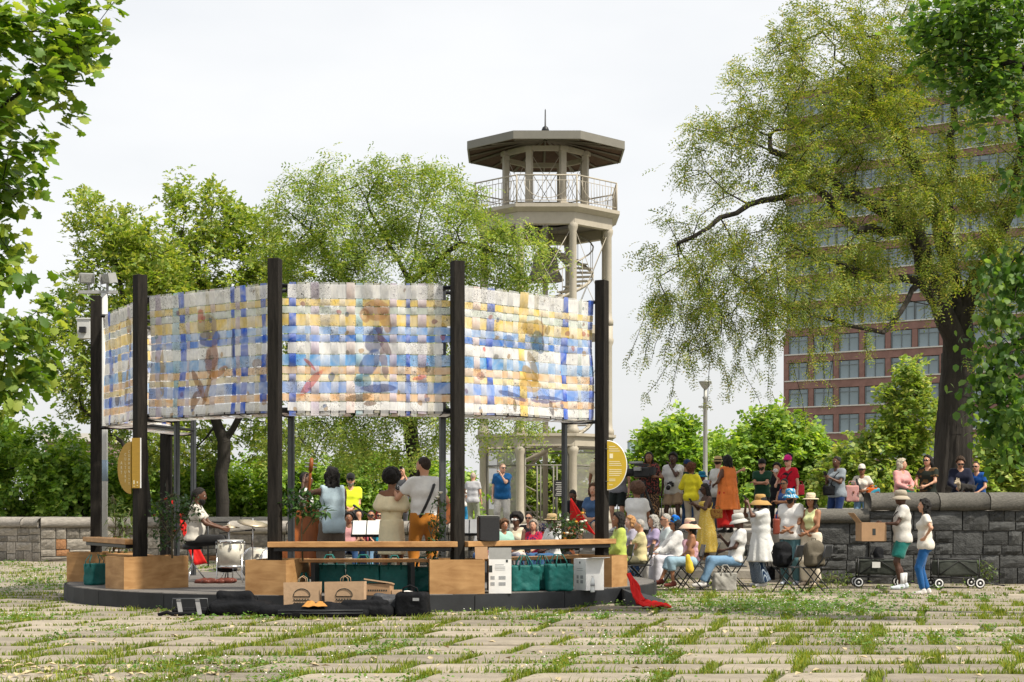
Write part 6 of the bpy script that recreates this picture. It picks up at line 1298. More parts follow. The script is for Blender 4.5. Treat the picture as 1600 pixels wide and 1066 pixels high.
CAMOP = person('video camera operator with long dark hair behind a tripod', 1014, 706, 36.4, TER_Z, 186, 'stand', 'b', ('long', BLK), ('tee', patterned('dark_print', (.02, .02, .02), (.25, .06, .05), 30)), ('pants', patterned('bead_print', (.025, .02, .02), (.35, .2, .1), 40), 1, .05), ('tripod', 'tripod'), fem=True)
PHOTO = person('photographer in white tee and tan shorts with hand on his chin', 1052, 706, 36.6, TER_Z, 200, 'stand', 'dd', ('curly', BLK), ('tee', WHT, .022), ('pants', (.42, .30, .2), .36, .03), ('mouth', 'down'), spread=1.6, shoe=(.35, .33, .3), legs=((.1, 0), (-.05, 0)))
person('man in dark green tee and navy cap standing behind the yellow shirt', 1073, 718, 36.7, TER_Z, 40, 'stand', 'l', ('short', BRN), ('tee', (.012, .05, .035), .022), ('pants', JEAN), ('down', 'bent'), hatk=('cap', (.012, .03, .09)))
person('person with curly copper hair in bright yellow shirt and khaki trousers', 1080, 722, 36.0, TER_Z, 28, 'stand', 'b', ('bigcurly', BROWNRED), ('long', (.66, .58, .025), .035), ('pants', (.42, .36, .27), 1, .022), ('bent', 'bent'), fem=True, hyaw=15)
person('onlooker in blue bucket hat beside the yellow shirt', 1096, 735, 37.2, TER_Z, 60, 'stand', 'b', ('short', BLK), ('tee', (.5, .5, .52)), ('pants', JEAN), ('bent', 'bent'), hatk=('bucket', (.015, .19, .33)))
person('onlooker in lilac shirt with black shoulder strap in the middle of the terrace crowd', 1110, 735, 37.6, TER_Z, 40, 'stand', 'd', ('buzz', BLK), ('tee', (.45, .42, .52)), ('pants', JEAN), ('bent', 'bent'), strap=(M('black_strap', BLACK, .7), -1))
person('man in straw trilby and white shirt pointing across the terrace', 1121, 711, 36.9, TER_Z, 62, 'stand', 'l', ('short', DBR), ('shirt', WHT, .024), ('pants', (.1, .12, .16)), ('bent', 'point'), hatk=('trilby', (.52, .38, .17), BLACK), hyaw=-40)
person('woman in orange sleeveless dress over red trousers', 1137, 712, 35.95, TER_Z, -35, 'stand', 'd', ('bob', BLK), ('dress', (.70, .19, .045), .03, (1.25, .52, .19, .30)), ('flare', (.50, .018, .015), .93, .05), ('bent', 'bent'), girth=1.2, fem=True, shoe=(.02, .02, .02), hyaw=10)
YELD = person('woman in yellow sundress with long black hair looking at her phone', 1104, 755, 34.8, .38, 252, 'stand', 'dd', ('long', BLK), ('sundress', patterned('yellow_check', (.62, .42, .07), (.66, .52, .18), 40), .02, (1.18, .18, .15, .30)), ('none',), ('phone', 'phone'), glasses=True, fem=True, hpitch=12, shoe=(.25, .15, .08), girth=1.05)
person('grey haired man in light shirt and dark glasses seated behind the headwrap', 1042, 803, 32.0, .0, 262, 'sit', 'l', ('short', GRY), ('shirt', (.50, .56, .56), .03), ('pants', (.45, .44, .42)), ('lap', 'lap'), glasses=True)
person('woman in vivid blue headwrap, sunglasses and all white clothes seated', 1056, 804, 30.4, .0, 258, 'sit', 'm', ('bob', BLK), ('long', WHT, .03), ('flare', (.58, .57, .62), 1, .035), ('knee', 'knee'), hatk=('wrap', patterned('blue_wrap', (.012, .12, .52), (.03, .3, .65), 18)), glasses=True, fem=True, shoe=(.25, .06, .04), girth=1.08)
person('woman in wide pink straw hat and pink strapless top seated in cropped jeans', 1080, 808, 29.4, .0, 268, 'sit', 'm', ('bob', BLK), ('sundress', (.60, .36, .42), .02, (.68, .58, .15, .17)), ('pants', (.26, .38, .46), .72, .035), ('clasp', 'clasp'), hatk=('floppy', (.62, .43, .30), (.5, .28, .26)), fem=True, shoe=(.13, .03, .02), legs=((-.05, .02), (.22, 0)))
BUCK = person('man in pale bucket hat, white tee and jeans lounging on a folding chair', 1149, 808, 29.5, .0, 268, 'sit', 'dd', ('short', BLK), ('tee', WHT, .026), ('pants', LJEAN, .97, .024), ('lap', 'phone'), hatk=('bucket', (.46, .45, .42)), glasses=True, H=1.80, lean=-10, legs=((.22, .0), (.10, -.03)), shoe=(.6, .58, .56), spread=1.5, hpitch=14)
HATW = person('woman in floppy straw hat and long white dress taking a photo', 1190, 771, 30.9, .0, 255, 'stand', 'd', ('bob', BLK), ('tunic', (.60, .60, .58), .03, (1.2, .48, .16, .33)), ('flare', patterned('navy_stripe', (.012, .03, .07), (.30, .36, .42), 26, .7, (1, 1, .05), 'wave'), .98, .045), ('camera', 'camera'), hatk=('floppy', (.40, .24, .08)), fem=True, shoe=(.6, .6, .58))
person('man in dark green tee and black cap with folded arms', 1191, 717, 37.2, TER_Z, 205, 'stand', 'l', ('short', BLK), ('tee', (.012, .055, .03), .026), ('pants', BLACK), ('cross', 'cross'), hatk=('cap', BLACK), beard=DBR)
person('man in dark clothes holding a white mask to his face', 1214, 722, 37.9, TER_Z, 200, 'stand', 'l', ('curly', BLK), ('tee', (.015, .015, .018)), ('pants', BLACK), ('mouth', 'down'))
person('woman in hot pink cap and red blotched tee', 1232, 711, 36.2, TER_Z, 218, 'stand', 'p', ('puff', BLK), ('tee', patterned('red_blotch', (.50, .012, .03), (.02, .012, .015), 7, .6), .035), ('pants', BLACK), ('down', 'bent'), hatk=('cap', (.66, .02, .22)), fem=True, girth=1.1, glasses=M('thin_glasses', (.05, .05, .05), .3), strap=(M('black_strap', BLACK, .7), 1))
person('woman in navy dress and sunglasses with folded arms on the steps', 1226, 748, 35.2, .57, 215, 'stand', 'm', ('bun', BLK), ('tank', (.02, .05, .16), .02), ('pants', (.02, .05, .18), .42, .04), ('cross', 'cross'), glasses=True, fem=True)
person('bearded man in blue flowered bucket hat and white tee with clasped hands', 1236, 762, 31.5, .0, 210, 'stand', 'm', ('short', BLK), ('tee', WHT, .028), ('pants', (.06, .13, .15), 1, .024), ('clasp', 'clasp'), hatk=('bucket', patterned('blue_floral', (.02, .22, .42), (.55, .6, .6), 26)), beard=BLK, glasses=M('thin_glasses', (.05, .05, .05), .3), shoe=(.4, .42, .5), girth=1.08)
person('woman in straw trilby, pale green tank top and cream trousers', 1268, 768, 31.3, .0, 220, 'stand', 'm', ('longcurl', BLK), ('crop', (.52, .55, .28), .014), ('flare', (.60, .53, .42), .97, .03), ('clasp', 'clasp'), hatk=('trilby', (.60, .50, .36), (.55, .45, .32)), fem=True, shoe=(.5, .4, .3))
GREY = person('woman in grey tee with black crossbody bag looking up from her phone', 1308, 713, 33.5, TER_Z, 232, 'stand', 'd', ('bun', BLK), ('tee', (.22, .25, .28), .028), ('pants', (.012, .03, .10), 1, .022), ('phone', 'phone'), fem=True, girth=1.15, strap=(M('black_strap', BLACK, .7), 1))
person('woman in white cap and white tee with a striped tote bag', 1347, 725, 33.6, TER_Z, 205, 'stand', 'b', ('pony', BLK), ('tee', OFFW, .024), ('pants', LJEAN), ('bag', 'bent'), hatk=('cap', (.62, .58, .52)), glasses=True, fem=True, strap=(M('black_strap', BLACK, .7), -1))
person('woman with grey blond hair and pink shirt opening a green bag', 1408, 717, 33.1, TER_Z, 150, 'stand', 'l', ('bob', (.46, .40, .31)), ('long', (.58, .28, .27), .03), ('pants', JEAN), ('bag', 'rail'), fem=True, hyaw=-40)
person('person in dark patterned vest over white tee leaning by the tree trunk', 1450, 711, 33.2, TER_Z, 220, 'stand', 'l', ('shag', BLK), ('tee', patterned('dark_vest', (.02, .025, .02), (.12, .07, .03), 8), .03), ('pants', BLACK), ('rail', 'rail'), glasses=True)
DOGM = person('person with brown curls in navy jacket bending over a small dog', 1500, 711, 33.1, TER_Z, 190, 'stand', 'l', ('curly', (.05, .028, .015)), ('long', (.01, .012, .028), .03), ('pants', BLACK), ('rail', 'rail'), hpitch=25, glasses=True, lean=6)
person('person in royal blue tee and mirrored sunglasses leaning on the wall', 1528, 721, 33.2, TER_Z, 215, 'stand', 'l', ('buzz', DBR), ('tee', (.008, .07, .28), .028), ('pants', BLACK), ('rail', 'lean'), glasses=True, lean=12)
BOXM = person('man in tan bucket hat and teal shorts carrying a cardboard box', 1410, 764, 29.8, .0, 274, 'stand', 'dd', ('short', BLK), ('tee', (.55, .53, .49), .03), ('pants', (.015, .16, .14), .40, .034), ('carry', 'carry'), hatk=('bucket', (.36, .31, .24)), shoe=(.55, .6, .64), strap=(M('black_strap', BLACK, .7), 1), legs=((.04, 0), (-.06, 0)))
person('woman in cream tee and blue jeans with hand on hip', 1446, 780, 28.0, .0, 282, 'stand', 'l', ('longcurl', BLK), ('tee', (.60, .56, .50), .022), ('pants', (.012, .085, .25), .97, .014), ('hip', 'down'), girth=1.12, fem=True, shoe=(.6, .57, .54), legs=((.05, 0), (-.04, 0)))
person('child in pink top seated low beside the black speaker', 762, 822, 30.9, .0, 190, 'sit', 'b', ('puff', BLK), ('tee', (.55, .16, .22)), ('pants', (.3, .3, .34)), ('lap', 'lap'), H=1.35)
person('woman in white headscarf seated behind the child in pink', 757, 806, 33.2, .0, 185, 'sit', 'd', None, ('long', (.5, .48, .46)), ('pants', JEAN), ('lap', 'lap'), hatk=('wrap', (.6, .57, .52)), fem=True)
person('man in olive cap and rust shirt seated behind the elderly man', 884, 801, 33.6, .0, 215, 'sit', 'd', ('short', BLK), ('tee', (.28, .09, .04)), ('pants', BLACK), ('lap', 'lap'), hatk=('cap', (.09, .09, .04)))
person('woman with silver hair and lavender shirt seated behind the lime jacket', 1022, 806, 32.6, .0, 258, 'sit', 'l', ('bob', GRY), ('tee', (.36, .30, .46)), ('pants', JEAN), ('lap', 'lap'), fem=True)
# socks of the man with the box
for i in (-1, 1):
    b = MB(); q = BOXM['obj']; b.lathe([(.046, .1), (.050, .2), (.054, .30), (.048, .305)], cloth((.62, .62, .62)), 12, (i * .10 * BOXM['s'], (.03 if i < 0 else -.055), 0)); b.build('sock', q)
# ================================================================== INSTRUMENTS AND GEAR
m_bassw = M('bass_wood', (.26, .075, .016), .42, .3, 5, stretch=(4, 4, .6), spec=.3); m_blk = M('black_plastic', (.014, .014, .015), .5, .2, 12); m_chrome = M('chrome', (.62, .62, .62), .2, .05, 5, metal=1.0)
m_guit = M('sunburst', (.30, .09, .015), .25, .5, 4, spec=.5); m_paper = M('sheet_paper', (.74, .73, .70), .8, .04, 10); m_kraft = M('kraft_paper', (.42, .28, .17), .8, .1, 8, .2, 20); m_ink = M('black_ink', (.03, .035, .03), .7, .1, 10); m_cbrd = M('cardboard', (.36, .22, .12), .85, .1, 8, .1, 30)
m_gbag = M('green_tote', (.005, .105, .095), .6, .22, 7, .6, 12, spec=.35); m_red = M('red_cloth', (.52, .012, .010), .7, .12, 5, .3, 12, spec=.2); m_nyl = M('black_nylon', (.0075, .008, .0095), .75, .3, 9, .6, 22, spec=.12); m_fold = M('chair_black', (.02, .022, .025), .4, .15, 8, spec=.4)
def violin_outline(n=44):
    pts = []
    for i in range(n):
        a = 2 * math.pi * i / n; z = math.cos(a); x = math.sin(a); w = .38 + .08 * (-z) - .11 * math.exp(-((z - .12) / .26) ** 2); pts.append((w * (abs(x) ** .75) * (1 if x >= 0 else -1), .56 * z))
    return pts
DB = thing('double_bass', 'upright double bass with glossy brown body beside the bass player', 'double bass', (WX(472, 25.75), 25.75, PLAT_H), R(14))
tilt = Matrix.Rotation(R(5), 3, 'Y') @ Matrix.Rotation(R(-6), 3, 'X')
b = MB(); ol = violin_outline(); vs = []; n = len(ol)
for (k, y) in ((.86, -.115), (1, -.09), (1, .09), (.86, .115)): vs += [tilt @ Vector((x * k, y, z * k + .72)) for x, z in ol]
fs = [tuple(range(n)), tuple(range(4 * n - 1, 3 * n - 1, -1))] + [(l * n + i, l * n + n + i, l * n + n + (i + 1) % n, l * n + (i + 1) % n) for l in range(3) for i in range(n)]
b.add(vs, fs, m_bassw, False); b.build('bass_body', DB)
b = MB(); b.tube([tilt @ Vector((0, .06, 1.22)), tilt @ Vector((0, .05, 1.78)), tilt @ Vector((0, .03, 1.88))], [.032, .024, .022], m_bassw, 8); b.build('bass_neck', DB)
b = MB(); b.tube([tilt @ Vector(p) for p in ((0, .14, .9), (0, .10, 1.25), (0, .09, 1.78))], [.03, .028, .022], m_blk, 6); b.build('fingerboard', DB)
b = MB(); b.tube([tilt @ Vector(p) for p in ((0, .03, 1.86), (0, .0, 1.98), (0, .02, 2.06), (0, .06, 2.07), (0, .06, 2.02))], [.034, .034, .03, .024, .016], m_bassw, 8); b.tube([tilt @ Vector((-.1, .02, 1.93)), tilt @ Vector((.1, .02, 1.93))], .012, m_chrome, 5); b.tube([tilt @ Vector((-.1, .02, 1.99)), tilt @ Vector((.1, .02, 1.99))], .012, m_chrome, 5); b.build('scroll', DB)
b = MB(); b.cyl(tilt @ Vector((0, 0, .17)), (0, 0, 0), .012, m_chrome, 6); b.build('end_pin', DB)
# guitar
hl, hr = GUIT['wr']; GT = thing('acoustic_guitar', 'sunburst guitar slung in front of the guitarist with its neck up to the left', 'guitar', GUIT['chest'] + Vector((.26, -.02, -.27)))
base = Vector(GT.location); nd = (hl - base); nd = nd.normalized() if nd.length > .1 else Vector((-1, 0, .4)).normalized()
_, s_, u_ = frame_from(nd, Vector((0, -1, 0))); MG = Matrix((s_, u_, nd)).transposed()
b = MB(); ol = []
for i in range(32):
    a = 2 * math.pi * i / 32; z = math.cos(a); x = math.sin(a); w = .19 - .02 * z - .05 * math.exp(-((z - .15) / .25) ** 2); ol.append((w * abs(x) ** .75 * (1 if x >= 0 else -1), .25 * z))
b.prism(ol, .10, m_guit, MG); b.build('guitar_body', GT)
b = MB(); b.tube([nd * .2, nd * .74], [.024, .02], m_bassw, 6); b.build('guitar_neck', GT)
b = MB(); b.tube([nd * .72, nd * .86], [.034, .04], m_blk, 6, flat=.4)
for i in range(3):
    for q in (-1, 1): b.tube([nd * (.75 + .04 * i), nd * (.75 + .04 * i) + s_ * .065 * q], .009, m_chrome, 4)
b.build('headstock', GT)
# drum kit
m_pearl = M('pearl_shell', (.56, .53, .45), .35, .18, 9, spec=.5); m_cym = M('cymbal_brass', (.50, .42, .30), .4, .12, 4, metal=.7); m_head = M('drum_head', (.68, .67, .64), .6, .05, 6)
def drum(name, label, loc, r, hgt, zb, legs=True, rot=None):
    t = thing(name, label, 'drum', loc); b = MB(); b.cyl((0, 0, zb), (0, 0, zb + hgt), r, m_pearl, 28); o = b.build('shell', t)
    for z in (zb, zb + hgt): b = MB(); b.lathe([(r, z - .02), (r + .014, z - .018), (r + .014, z + .018), (r - .004, z + .02)], m_chrome, 28); b.build('hoop', t)
    b = MB(); b.cyl((0, 0, zb + hgt + .0205), (0, 0, zb + hgt + .024), r - .006, m_head, 28); b.build('drum_head', t)
    for i in range(8):
        a = i * math.pi / 4 + .2; b = MB(); b.box((math.cos(a) * (r + .012), math.sin(a) * (r + .012), zb + hgt - .09), (.03, .03, .06), m_chrome, a); b.tube([(math.cos(a) * (r + .018), math.sin(a) * (r + .018), zb + hgt - .06), (math.cos(a) * (r + .018), math.sin(a) * (r + .018), zb + hgt)], .006, m_chrome, 4); b.build('lug', t)
    if legs:
        for i in range(3): a = i * 2.09 - .5; b = MB(); b.tube([(math.cos(a) * (r + .02), math.sin(a) * (r + .02), zb + .22), (math.cos(a) * (r + .02), math.sin(a) * (r + .02), .06), (math.cos(a) * (r + .05), math.sin(a) * (r + .05), 0)], .011, m_chrome, 6); b.build('leg', t)
    return t
drum('floor_tom', 'white pearl floor tom drum at the drummer hands', (WX(360, 27.2), 27.2, PLAT_H), .22, .42, .27)
t = drum('bass_drum', 'white pearl bass drum lying on its side behind the floor tom', (WX(408, 28.3), 28.3, PLAT_H + .28), .27, .4, -.2, False); t.rotation_euler = (R(90), 0, R(60))
def cymbal(label, px, py, Y, r, tl, zf=PLAT_H):
    p = W(px, py, Y); t = thing('cymbal_stand', label, 'cymbal', (p.x, p.y, zf)); hz = p.z - zf; b = MB(); b.lathe([(r, 0), (r * .55, .02), (r * .2, .035), (.03, .05), (0, .055)], m_cym, 24); b.lathe([(r, -.004), (r * .55, .016), (0, .05)], m_cym, 24); b.build('cymbal', t, (0, 0, hz), (R(tl), R(tl), 0))
    b = MB(); b.cyl((0, 0, .3), (0, 0, hz + .09), .011, m_chrome, 6); b.build('stand_pole', t)
    for i in range(3): a = i * 2.09; b = MB(); b.tube([(0, 0, .34), (math.cos(a) * .24, math.sin(a) * .24, 0)], .010, m_chrome, 5); b.build('leg', t)
cymbal('flat hi-hat cymbal pair on a stand over the floor tom', 358, 824, 27.9, .19, 2); cymbal('large tilted crash cymbal on a tall stand', 395, 818, 27.9, .27, 11)
ST = thing('drum_stool', 'black round drum stool with chrome tripod under the drummer', 'stool', (WX(301, 27.4), 27.4, PLAT_H)); b = MB(); b.lathe([(.0, .55), (.16, .55), (.175, .57), (.175, .62), (.15, .64), (0, .645)], m_blk, 20); b.build('seat', ST)
b = MB(); b.cyl((0, 0, .2), (0, 0, .55), .016, m_chrome, 8); b.build('column', ST)
for i in range(3): a = i * 2.09 + .4; b = MB(); b.tube([(0, 0, .32), (math.cos(a) * .25, math.sin(a) * .25, .0)], .012, m_chrome, 6); b.build('leg', ST)
def mic(label, px, py, Y, zf, boom=(.35, 0, .12)):
    p = W(px, py, Y); t = thing('microphone_stand', label, 'mic stand', (p.x, p.y, zf)); hz = p.z - zf; b = MB(); b.lathe([(.14, 0), (.14, .02), (.03, .03), (.011, .05), (.011, hz)], m_blk, 14); b.build('stand_pole', t)
    e = Vector((boom[0], boom[1], hz + boom[2])); b = MB(); b.tube([(-boom[0] * .5, -boom[1] * .5, hz - boom[2] * .5), e], .009, m_blk, 6); b.build('boom', t); b = MB(); d = Vector(boom).normalized(); b.tube([e, e + d * .12, e + d * .13, e + d * .17], [.013, .017, .026, .018], m_blk, 8); b.build('microphone', t)
mic('black boom microphone stand above the drum kit', 356, 832, 28.2, PLAT_H, (.30, 0, .03)); mic('black microphone stand in front of the singer', 586, 812, 27.6, PLAT_H, (-.25, .1, .16)); mic('thin black microphone stand by the bass player', 577, 840, 27.0, PLAT_H, (-.2, .1, .3))
def music_stand(label, px, py, Y, zf, w=.5):
    p = W(px, py, Y); t = thing('music_stand', label, 'music stand', (p.x, p.y, zf), 0); hz = p.z - zf; b = MB(); b.cyl((0, 0, .1), (0, 0, hz), .012, m_blk, 6); b.build('stand_pole', t); rt = (R(-38), 0, 0)
    b = MB(); b.box((0, 0, .15), (w, .012, .32), m_blk); b.box((0, -.03, -.012), (w, .06, .012), m_blk); b.build('tray', t, (0, 0, hz), rt); b = MB(); b.box((-.12, -.009, .17), (.22, .004, .3), m_paper); b.build('sheet', t, (0, 0, hz), rt); b = MB(); b.box((.12, -.0092, .17), (.22, .004, .3), m_paper); b.build('sheet', t, (0, 0, hz), rt)
    for i in range(3): a = i * 2.09 + .5; b = MB(); b.tube([(0, 0, .25), (math.cos(a) * .25, math.sin(a) * .25, 0)], .009, m_blk, 5); b.build('leg', t)
music_stand('black music stand with white sheets beside the bass player', 572, 838, 26.9, PLAT_H); music_stand('black music stand with white sheets in front of the singer', 607, 836, 27.4, PLAT_H); music_stand('black music stand with white sheets behind the black speaker', 733, 836, 26.9, PLAT_H)
def speaker(label, loc, size, rz=0, wedge=False):
    t = thing('loudspeaker', label, 'speaker', loc, rz); w, d, hh = size
    if wedge: b = MB(); b.prism([(-d / 2, 0), (d / 2, 0), (d / 2, hh * .45), (-d * .1, hh), (-d / 2, hh)], w, m_blk, Matrix.Rotation(R(90), 3, 'Z')); b.build('cabinet', t)
    else: b = MB(); b.box((0, 0, hh / 2), (w, d, hh), m_blk); b.build('cabinet', t, bevel=.02); b = MB(); b.box((0, -d / 2 - .006, hh / 2), (w * .88, .012, hh * .9), M('speaker_grille', (.02, .02, .022), .8, .4, 60)); b.build('grille', t); b = MB(); b.box((0, 0, hh + .006), (w * .98, d * .98, .01), m_grey); b.build('top_plate', t)
q = pav(23.5, 4.66); speaker('black loudspeaker standing on the counter behind the white carton', (q.x, q.y, 1.01), (.31, .24, .37), R(10))
speaker('black wedge stage monitor at the feet of the guitarist', (WX(668, 24.75), 24.75, PLAT_H), (.5, .36, .36), 0, True); speaker('black wedge stage monitor beside the laughing woman', (WX(770, 27.5), 27.5, PLAT_H), (.5, .36, .36), R(180), True)
DJ = thing('djembe', 'djembe hand drum wrapped in red and orange patterned cloth', 'drum', (*W(846, 830, 35.0).xy, .38)); mk = patterned('kente_cloth', (.55, .16, .02), (.45, .02, .02), 8, .5, (.3, .3, 5)); b = MB(); b.lathe([(.13, 0), (.11, .25), (.2, .42), (.215, .7)], mk, 18); b.build('shell', DJ); b = MB(); b.lathe([(.222, .62), (.225, .76), (.2, .79), (0, .79)], patterned('bead_rim', (.05, .05, .12), (.5, .4, .3), 40), 18); b.build('drum_head', DJ)
IB = thing('information_board', 'black information panel with white lines beside the tower door', 'sign', (WX(876, 50), 50, TER_Z)); b = MB(); b.box((0, 0, 1.15), (.42, .03, .52), m_blk); b.build('panel', IB)
for i in range(8): b = MB(); b.box((-.04 + .02 * (i % 3), -.017, .95 + i * .055), (.24, .003, .012), m_paper); b.build('print_line', IB)
for x in (-.15, .15): b = MB(); b.cyl((x, 0, 0), (x, 0, .9), .02, m_blk, 6); b.build('leg', IB)
# ================================================================== BAGS AND BOXES BY THE STAGE
def tote(label, px, Y, w, hgt, dpt, z0, rz=0.0, seed=0, mat=None, name='tote_bag', wr=.006):
    t = thing(name, label, 'bag', (WX(px, Y), Y, z0), rz, None); S = SDF((-w / 2 - .06, -dpt / 2 - .06, -.03), (w / 2 + .06, dpt / 2 + .06, hgt + .05), .017)
    S.rbox((0, 0, hgt / 2), (w / 2, dpt / 2, hgt / 2), .022); S.wrinkle(wr, 26, seed); S.wrinkle(wr * .5, 60, seed + 1); S.plane((0, 0, hgt - .01), (0, 0, 1)); S.plane((0, 0, 0), (0, 0, -1)); link('bag_body', S.mesh('bag_body', mat or m_gbag, 1), t)
    for y in (-dpt / 2 - .004, dpt / 2 + .004):
        b = MB(); b.tube([(-w * .22, y, hgt * .82), (-w * .21, y * 1.05, hgt + .03), (-w * .1, y * .6, hgt + .13), (w * .08, y * .6, hgt + .13), (w * .2, y * 1.05, hgt + .03), (w * .22, y, hgt * .82)], .011, mat or m_gbag, 4, flat=.4); b.build('handle', t)
    return t
GB = 'green tote bags on the stage'
tote('leftmost dark green tote bag of the row behind the paper bags', 515, 24.25, .47, .42, .2, PLAT_H, .04, 1); tote('dark green tote bag second in the row behind the burger paper bags', 568, 24.2, .50, .42, .2, PLAT_H, -.06, 2); tote('dark green tote bag third in the row behind the takeout box', 617, 24.2, .44, .41, .2, PLAT_H, .03, 3); tote('crumpled dark green tote bag against the planter beside the duffel bag', 660, 24.2, .40, .38, .22, PLAT_H, .12, 4, wr=.016)
tote('shiny green tote bag beside the open white carton', 819, 24.35, .44, .40, .24, PLAT_H, .2, 5, wr=.01); tote('green tote bag squeezed between two shiny green bags', 848, 24.65, .34, .40, .2, PLAT_H, .25, 6); tote('green tote bag with dark straps beside the closed white carton', 873, 24.4, .40, .42, .22, PLAT_H, .35, 7, wr=.01); tote('dark green tote bag tucked beside the leftmost planter', 148, 26.35, .22, .36, .3, PLAT_H, -.5, 8); tote('small teal bag standing behind the left paper bag', 475, 23.75, .3, .17, .15, PLAT_H, 0, 9)
tote('black bag on the steps behind the seated crowd', 1198, 33.6, .3, .3, .2, 0, .2, 10, m_nyl)
def paper_bag(label, px, Y, w, hgt, dpt, rz):
    t = thing('paper_bag', label, 'paper bag', (WX(px, Y), Y, 0), rz); b = MB(); k = 1.03
    vs = [(-w / 2, -dpt / 2, 0), (w / 2, -dpt / 2, 0), (w / 2, dpt / 2, 0), (-w / 2, dpt / 2, 0), (-w / 2 * k, -dpt / 2, hgt), (w / 2 * k, -dpt / 2, hgt + .01), (w / 2 * k, dpt / 2, hgt), (-w / 2 * k, dpt / 2, hgt - .01), (w / 2 * .96, 0, 0), (w / 2 * .93, 0, hgt * .99), (-w / 2 * .96, 0, 0), (-w / 2 * .93, 0, hgt * .99)]
    b.add(vs, [(0, 1, 5, 4), (1, 8, 9, 5), (8, 2, 6, 9), (2, 3, 7, 6), (3, 10, 11, 7), (10, 0, 4, 11), (0, 3, 2, 1)], m_kraft); o = b.build('bag_body', t); md = o.modifiers.new('thickness', 'SOLIDIFY'); md.thickness = .003
    for y in (-dpt / 2 + .012, dpt / 2 - .012): b = MB(); b.tube([(-.06, y, hgt - .05), (-.05, y, hgt + .05), (0, y, hgt + .085), (.05, y, hgt + .05), (.06, y, hgt - .05)], .005, m_kraft, 5); b.build('handle', t)
    y = -dpt / 2 - .006; lg = MB(); cx, cz, rr = .0, hgt * .60, .115
    lg.tube([(cx + rr * math.cos(a), y, cz + rr * .85 * math.sin(a)) for a in np.linspace(0, math.pi, 16)] + [(cx - rr, y, cz - .012), (cx + rr, y, cz - .012), (cx + rr, y, cz)], .0055, m_ink, 5); lg.build('printed_bun', t)
    lg = MB(); lg.tube([(cx - rr + 2 * rr * i / 24, y, cz - .06 + .013 * math.sin(i * 1.57)) for i in range(25)], .0065, m_ink, 5); lg.build('printed_wave', t)
    lg = MB(); lg.tube([(cx - rr, y, cz - .105), (cx + rr, y, cz - .105), (cx + rr, y, cz - .15), (cx - rr, y, cz - .15), (cx - rr, y, cz - .105)], .005, m_ink, 5); lg.build('printed_patty', t); return t
paper_bag('brown paper bag with burger print, the left of two', 473, 22.75, .50, .46, .24, .03); paper_bag('brown paper bag with burger print, the right of two', 540, 22.7, .54, .47, .26, -.05)
def carton(name, label, loc, size, rz, mat, flaps=(), tag_='box'):
    t = thing(name, label, tag_, loc, rz); w, d, hh = size; MB().box((0, 0, hh / 2), (w, d, hh), mat).build('carton_body', t)
    for f, ang in flaps:
        b = MB(); L = d * .5; b.box((0, 0, L / 2), (w, .006, L), mat)
        pos = {'f': ((0, -d / 2 + .003, hh), (R(ang), 0, 0)), 'b': ((0, d / 2 - .003, hh), (R(-ang), 0, 0))}.get(f)
        if pos is None: b = MB(); b.box((0, 0, w * .25), (.006, d, w * .5), mat); pos = ((-w / 2 + .003 if f == 'l' else w / 2 - .003, 0, hh), (0, R(-ang if f == 'l' else ang), 0))
        b.build('flap', t, *pos)
    return t
c1 = carton('white_carton', 'tall white printed carton with its grey flap standing open', (WX(781, 23.85), 23.85, PLAT_H), (.33, .3, .50), R(2), m_wht, (('b', 8),))
b = MB(); b.box((0, 0, .085), (.33, .006, .17), m_grey); b.build('flap', c1, (0, -.147, .5), (R(-4), 0, 0)); b = MB(); b.box((0, 0, .09), (.2, .006, .18), m_cbrd); b.build('flap', c1, (-.27, -.05, .5), (R(-6), 0, R(20)))
def prints(t, y, items):
    for x, z, w, hh, m in items: MB().box((x, y, z), (w, .002, hh), m).build('printed_patch', t)
m_dk = M('print_dark', (.03, .035, .035), .6, .1, 5); m_mid = M('print_grey', (.3, .31, .32), .6, .3, 60)
prints(c1, -.1515, [(-.14, .36, .05, .1, m_dk), (.1, .475, .03, .04, m_dk), (-.01, .42, .13, .008, m_mid), (.0, .39, .15, .006, m_mid), (.0, .37, .15, .006, m_mid), (.0, .345, .15, .006, m_mid), (-.11, .23, .06, .05, m_mid), (.03, .23, .1, .05, m_mid), (-.11, .14, .06, .05, m_mid), (.03, .14, .1, .05, m_mid)])
c2 = carton('white_carton', 'closed white carton with side print at the right of the bags', (WX(920, 24.75), 24.75, PLAT_H), (.33, .33, .48), R(32), m_wht, (('f', 82),))
prints(c2, .0, []); 
for x, z, w, hh, m in ((0, .42, .03, .03, m_dk), (0, .3, .16, .006, m_mid), (0, .33, .16, .006, m_mid), (-.05, .2, .07, .05, m_mid), (.06, .2, .05, .05, m_mid), (-.05, .13, .07, .05, m_mid), (.06, .13, .05, .05, m_mid)): MB().box((-.166, x, z), (.002, w, hh), m).build('printed_patch', c2)
WB = thing('water_bottle', 'small clear water bottle in front of the closed white carton', 'bottle', (WX(926, 24.05), 24.05, PLAT_H)); m_clear = M('clear_plastic', (.66, .68, .68), .15, .05, 5, spec=.6); b = MB(); b.lathe([(.03, 0), (.034, .01), (.034, .06), (.031, .07), (.034, .08), (.034, .15), (.026, .19), (.013, .215), (.013, .23)], m_clear, 12); b.build('bottle_body', WB); b = MB(); b.lathe([(.0345, .09), (.0345, .13)], m_mid, 12); b.build('label_band', WB); b = MB(); b.lathe([(.015, .225), (.015, .245), (0, .246)], m_wht, 10); b.build('cap', WB)
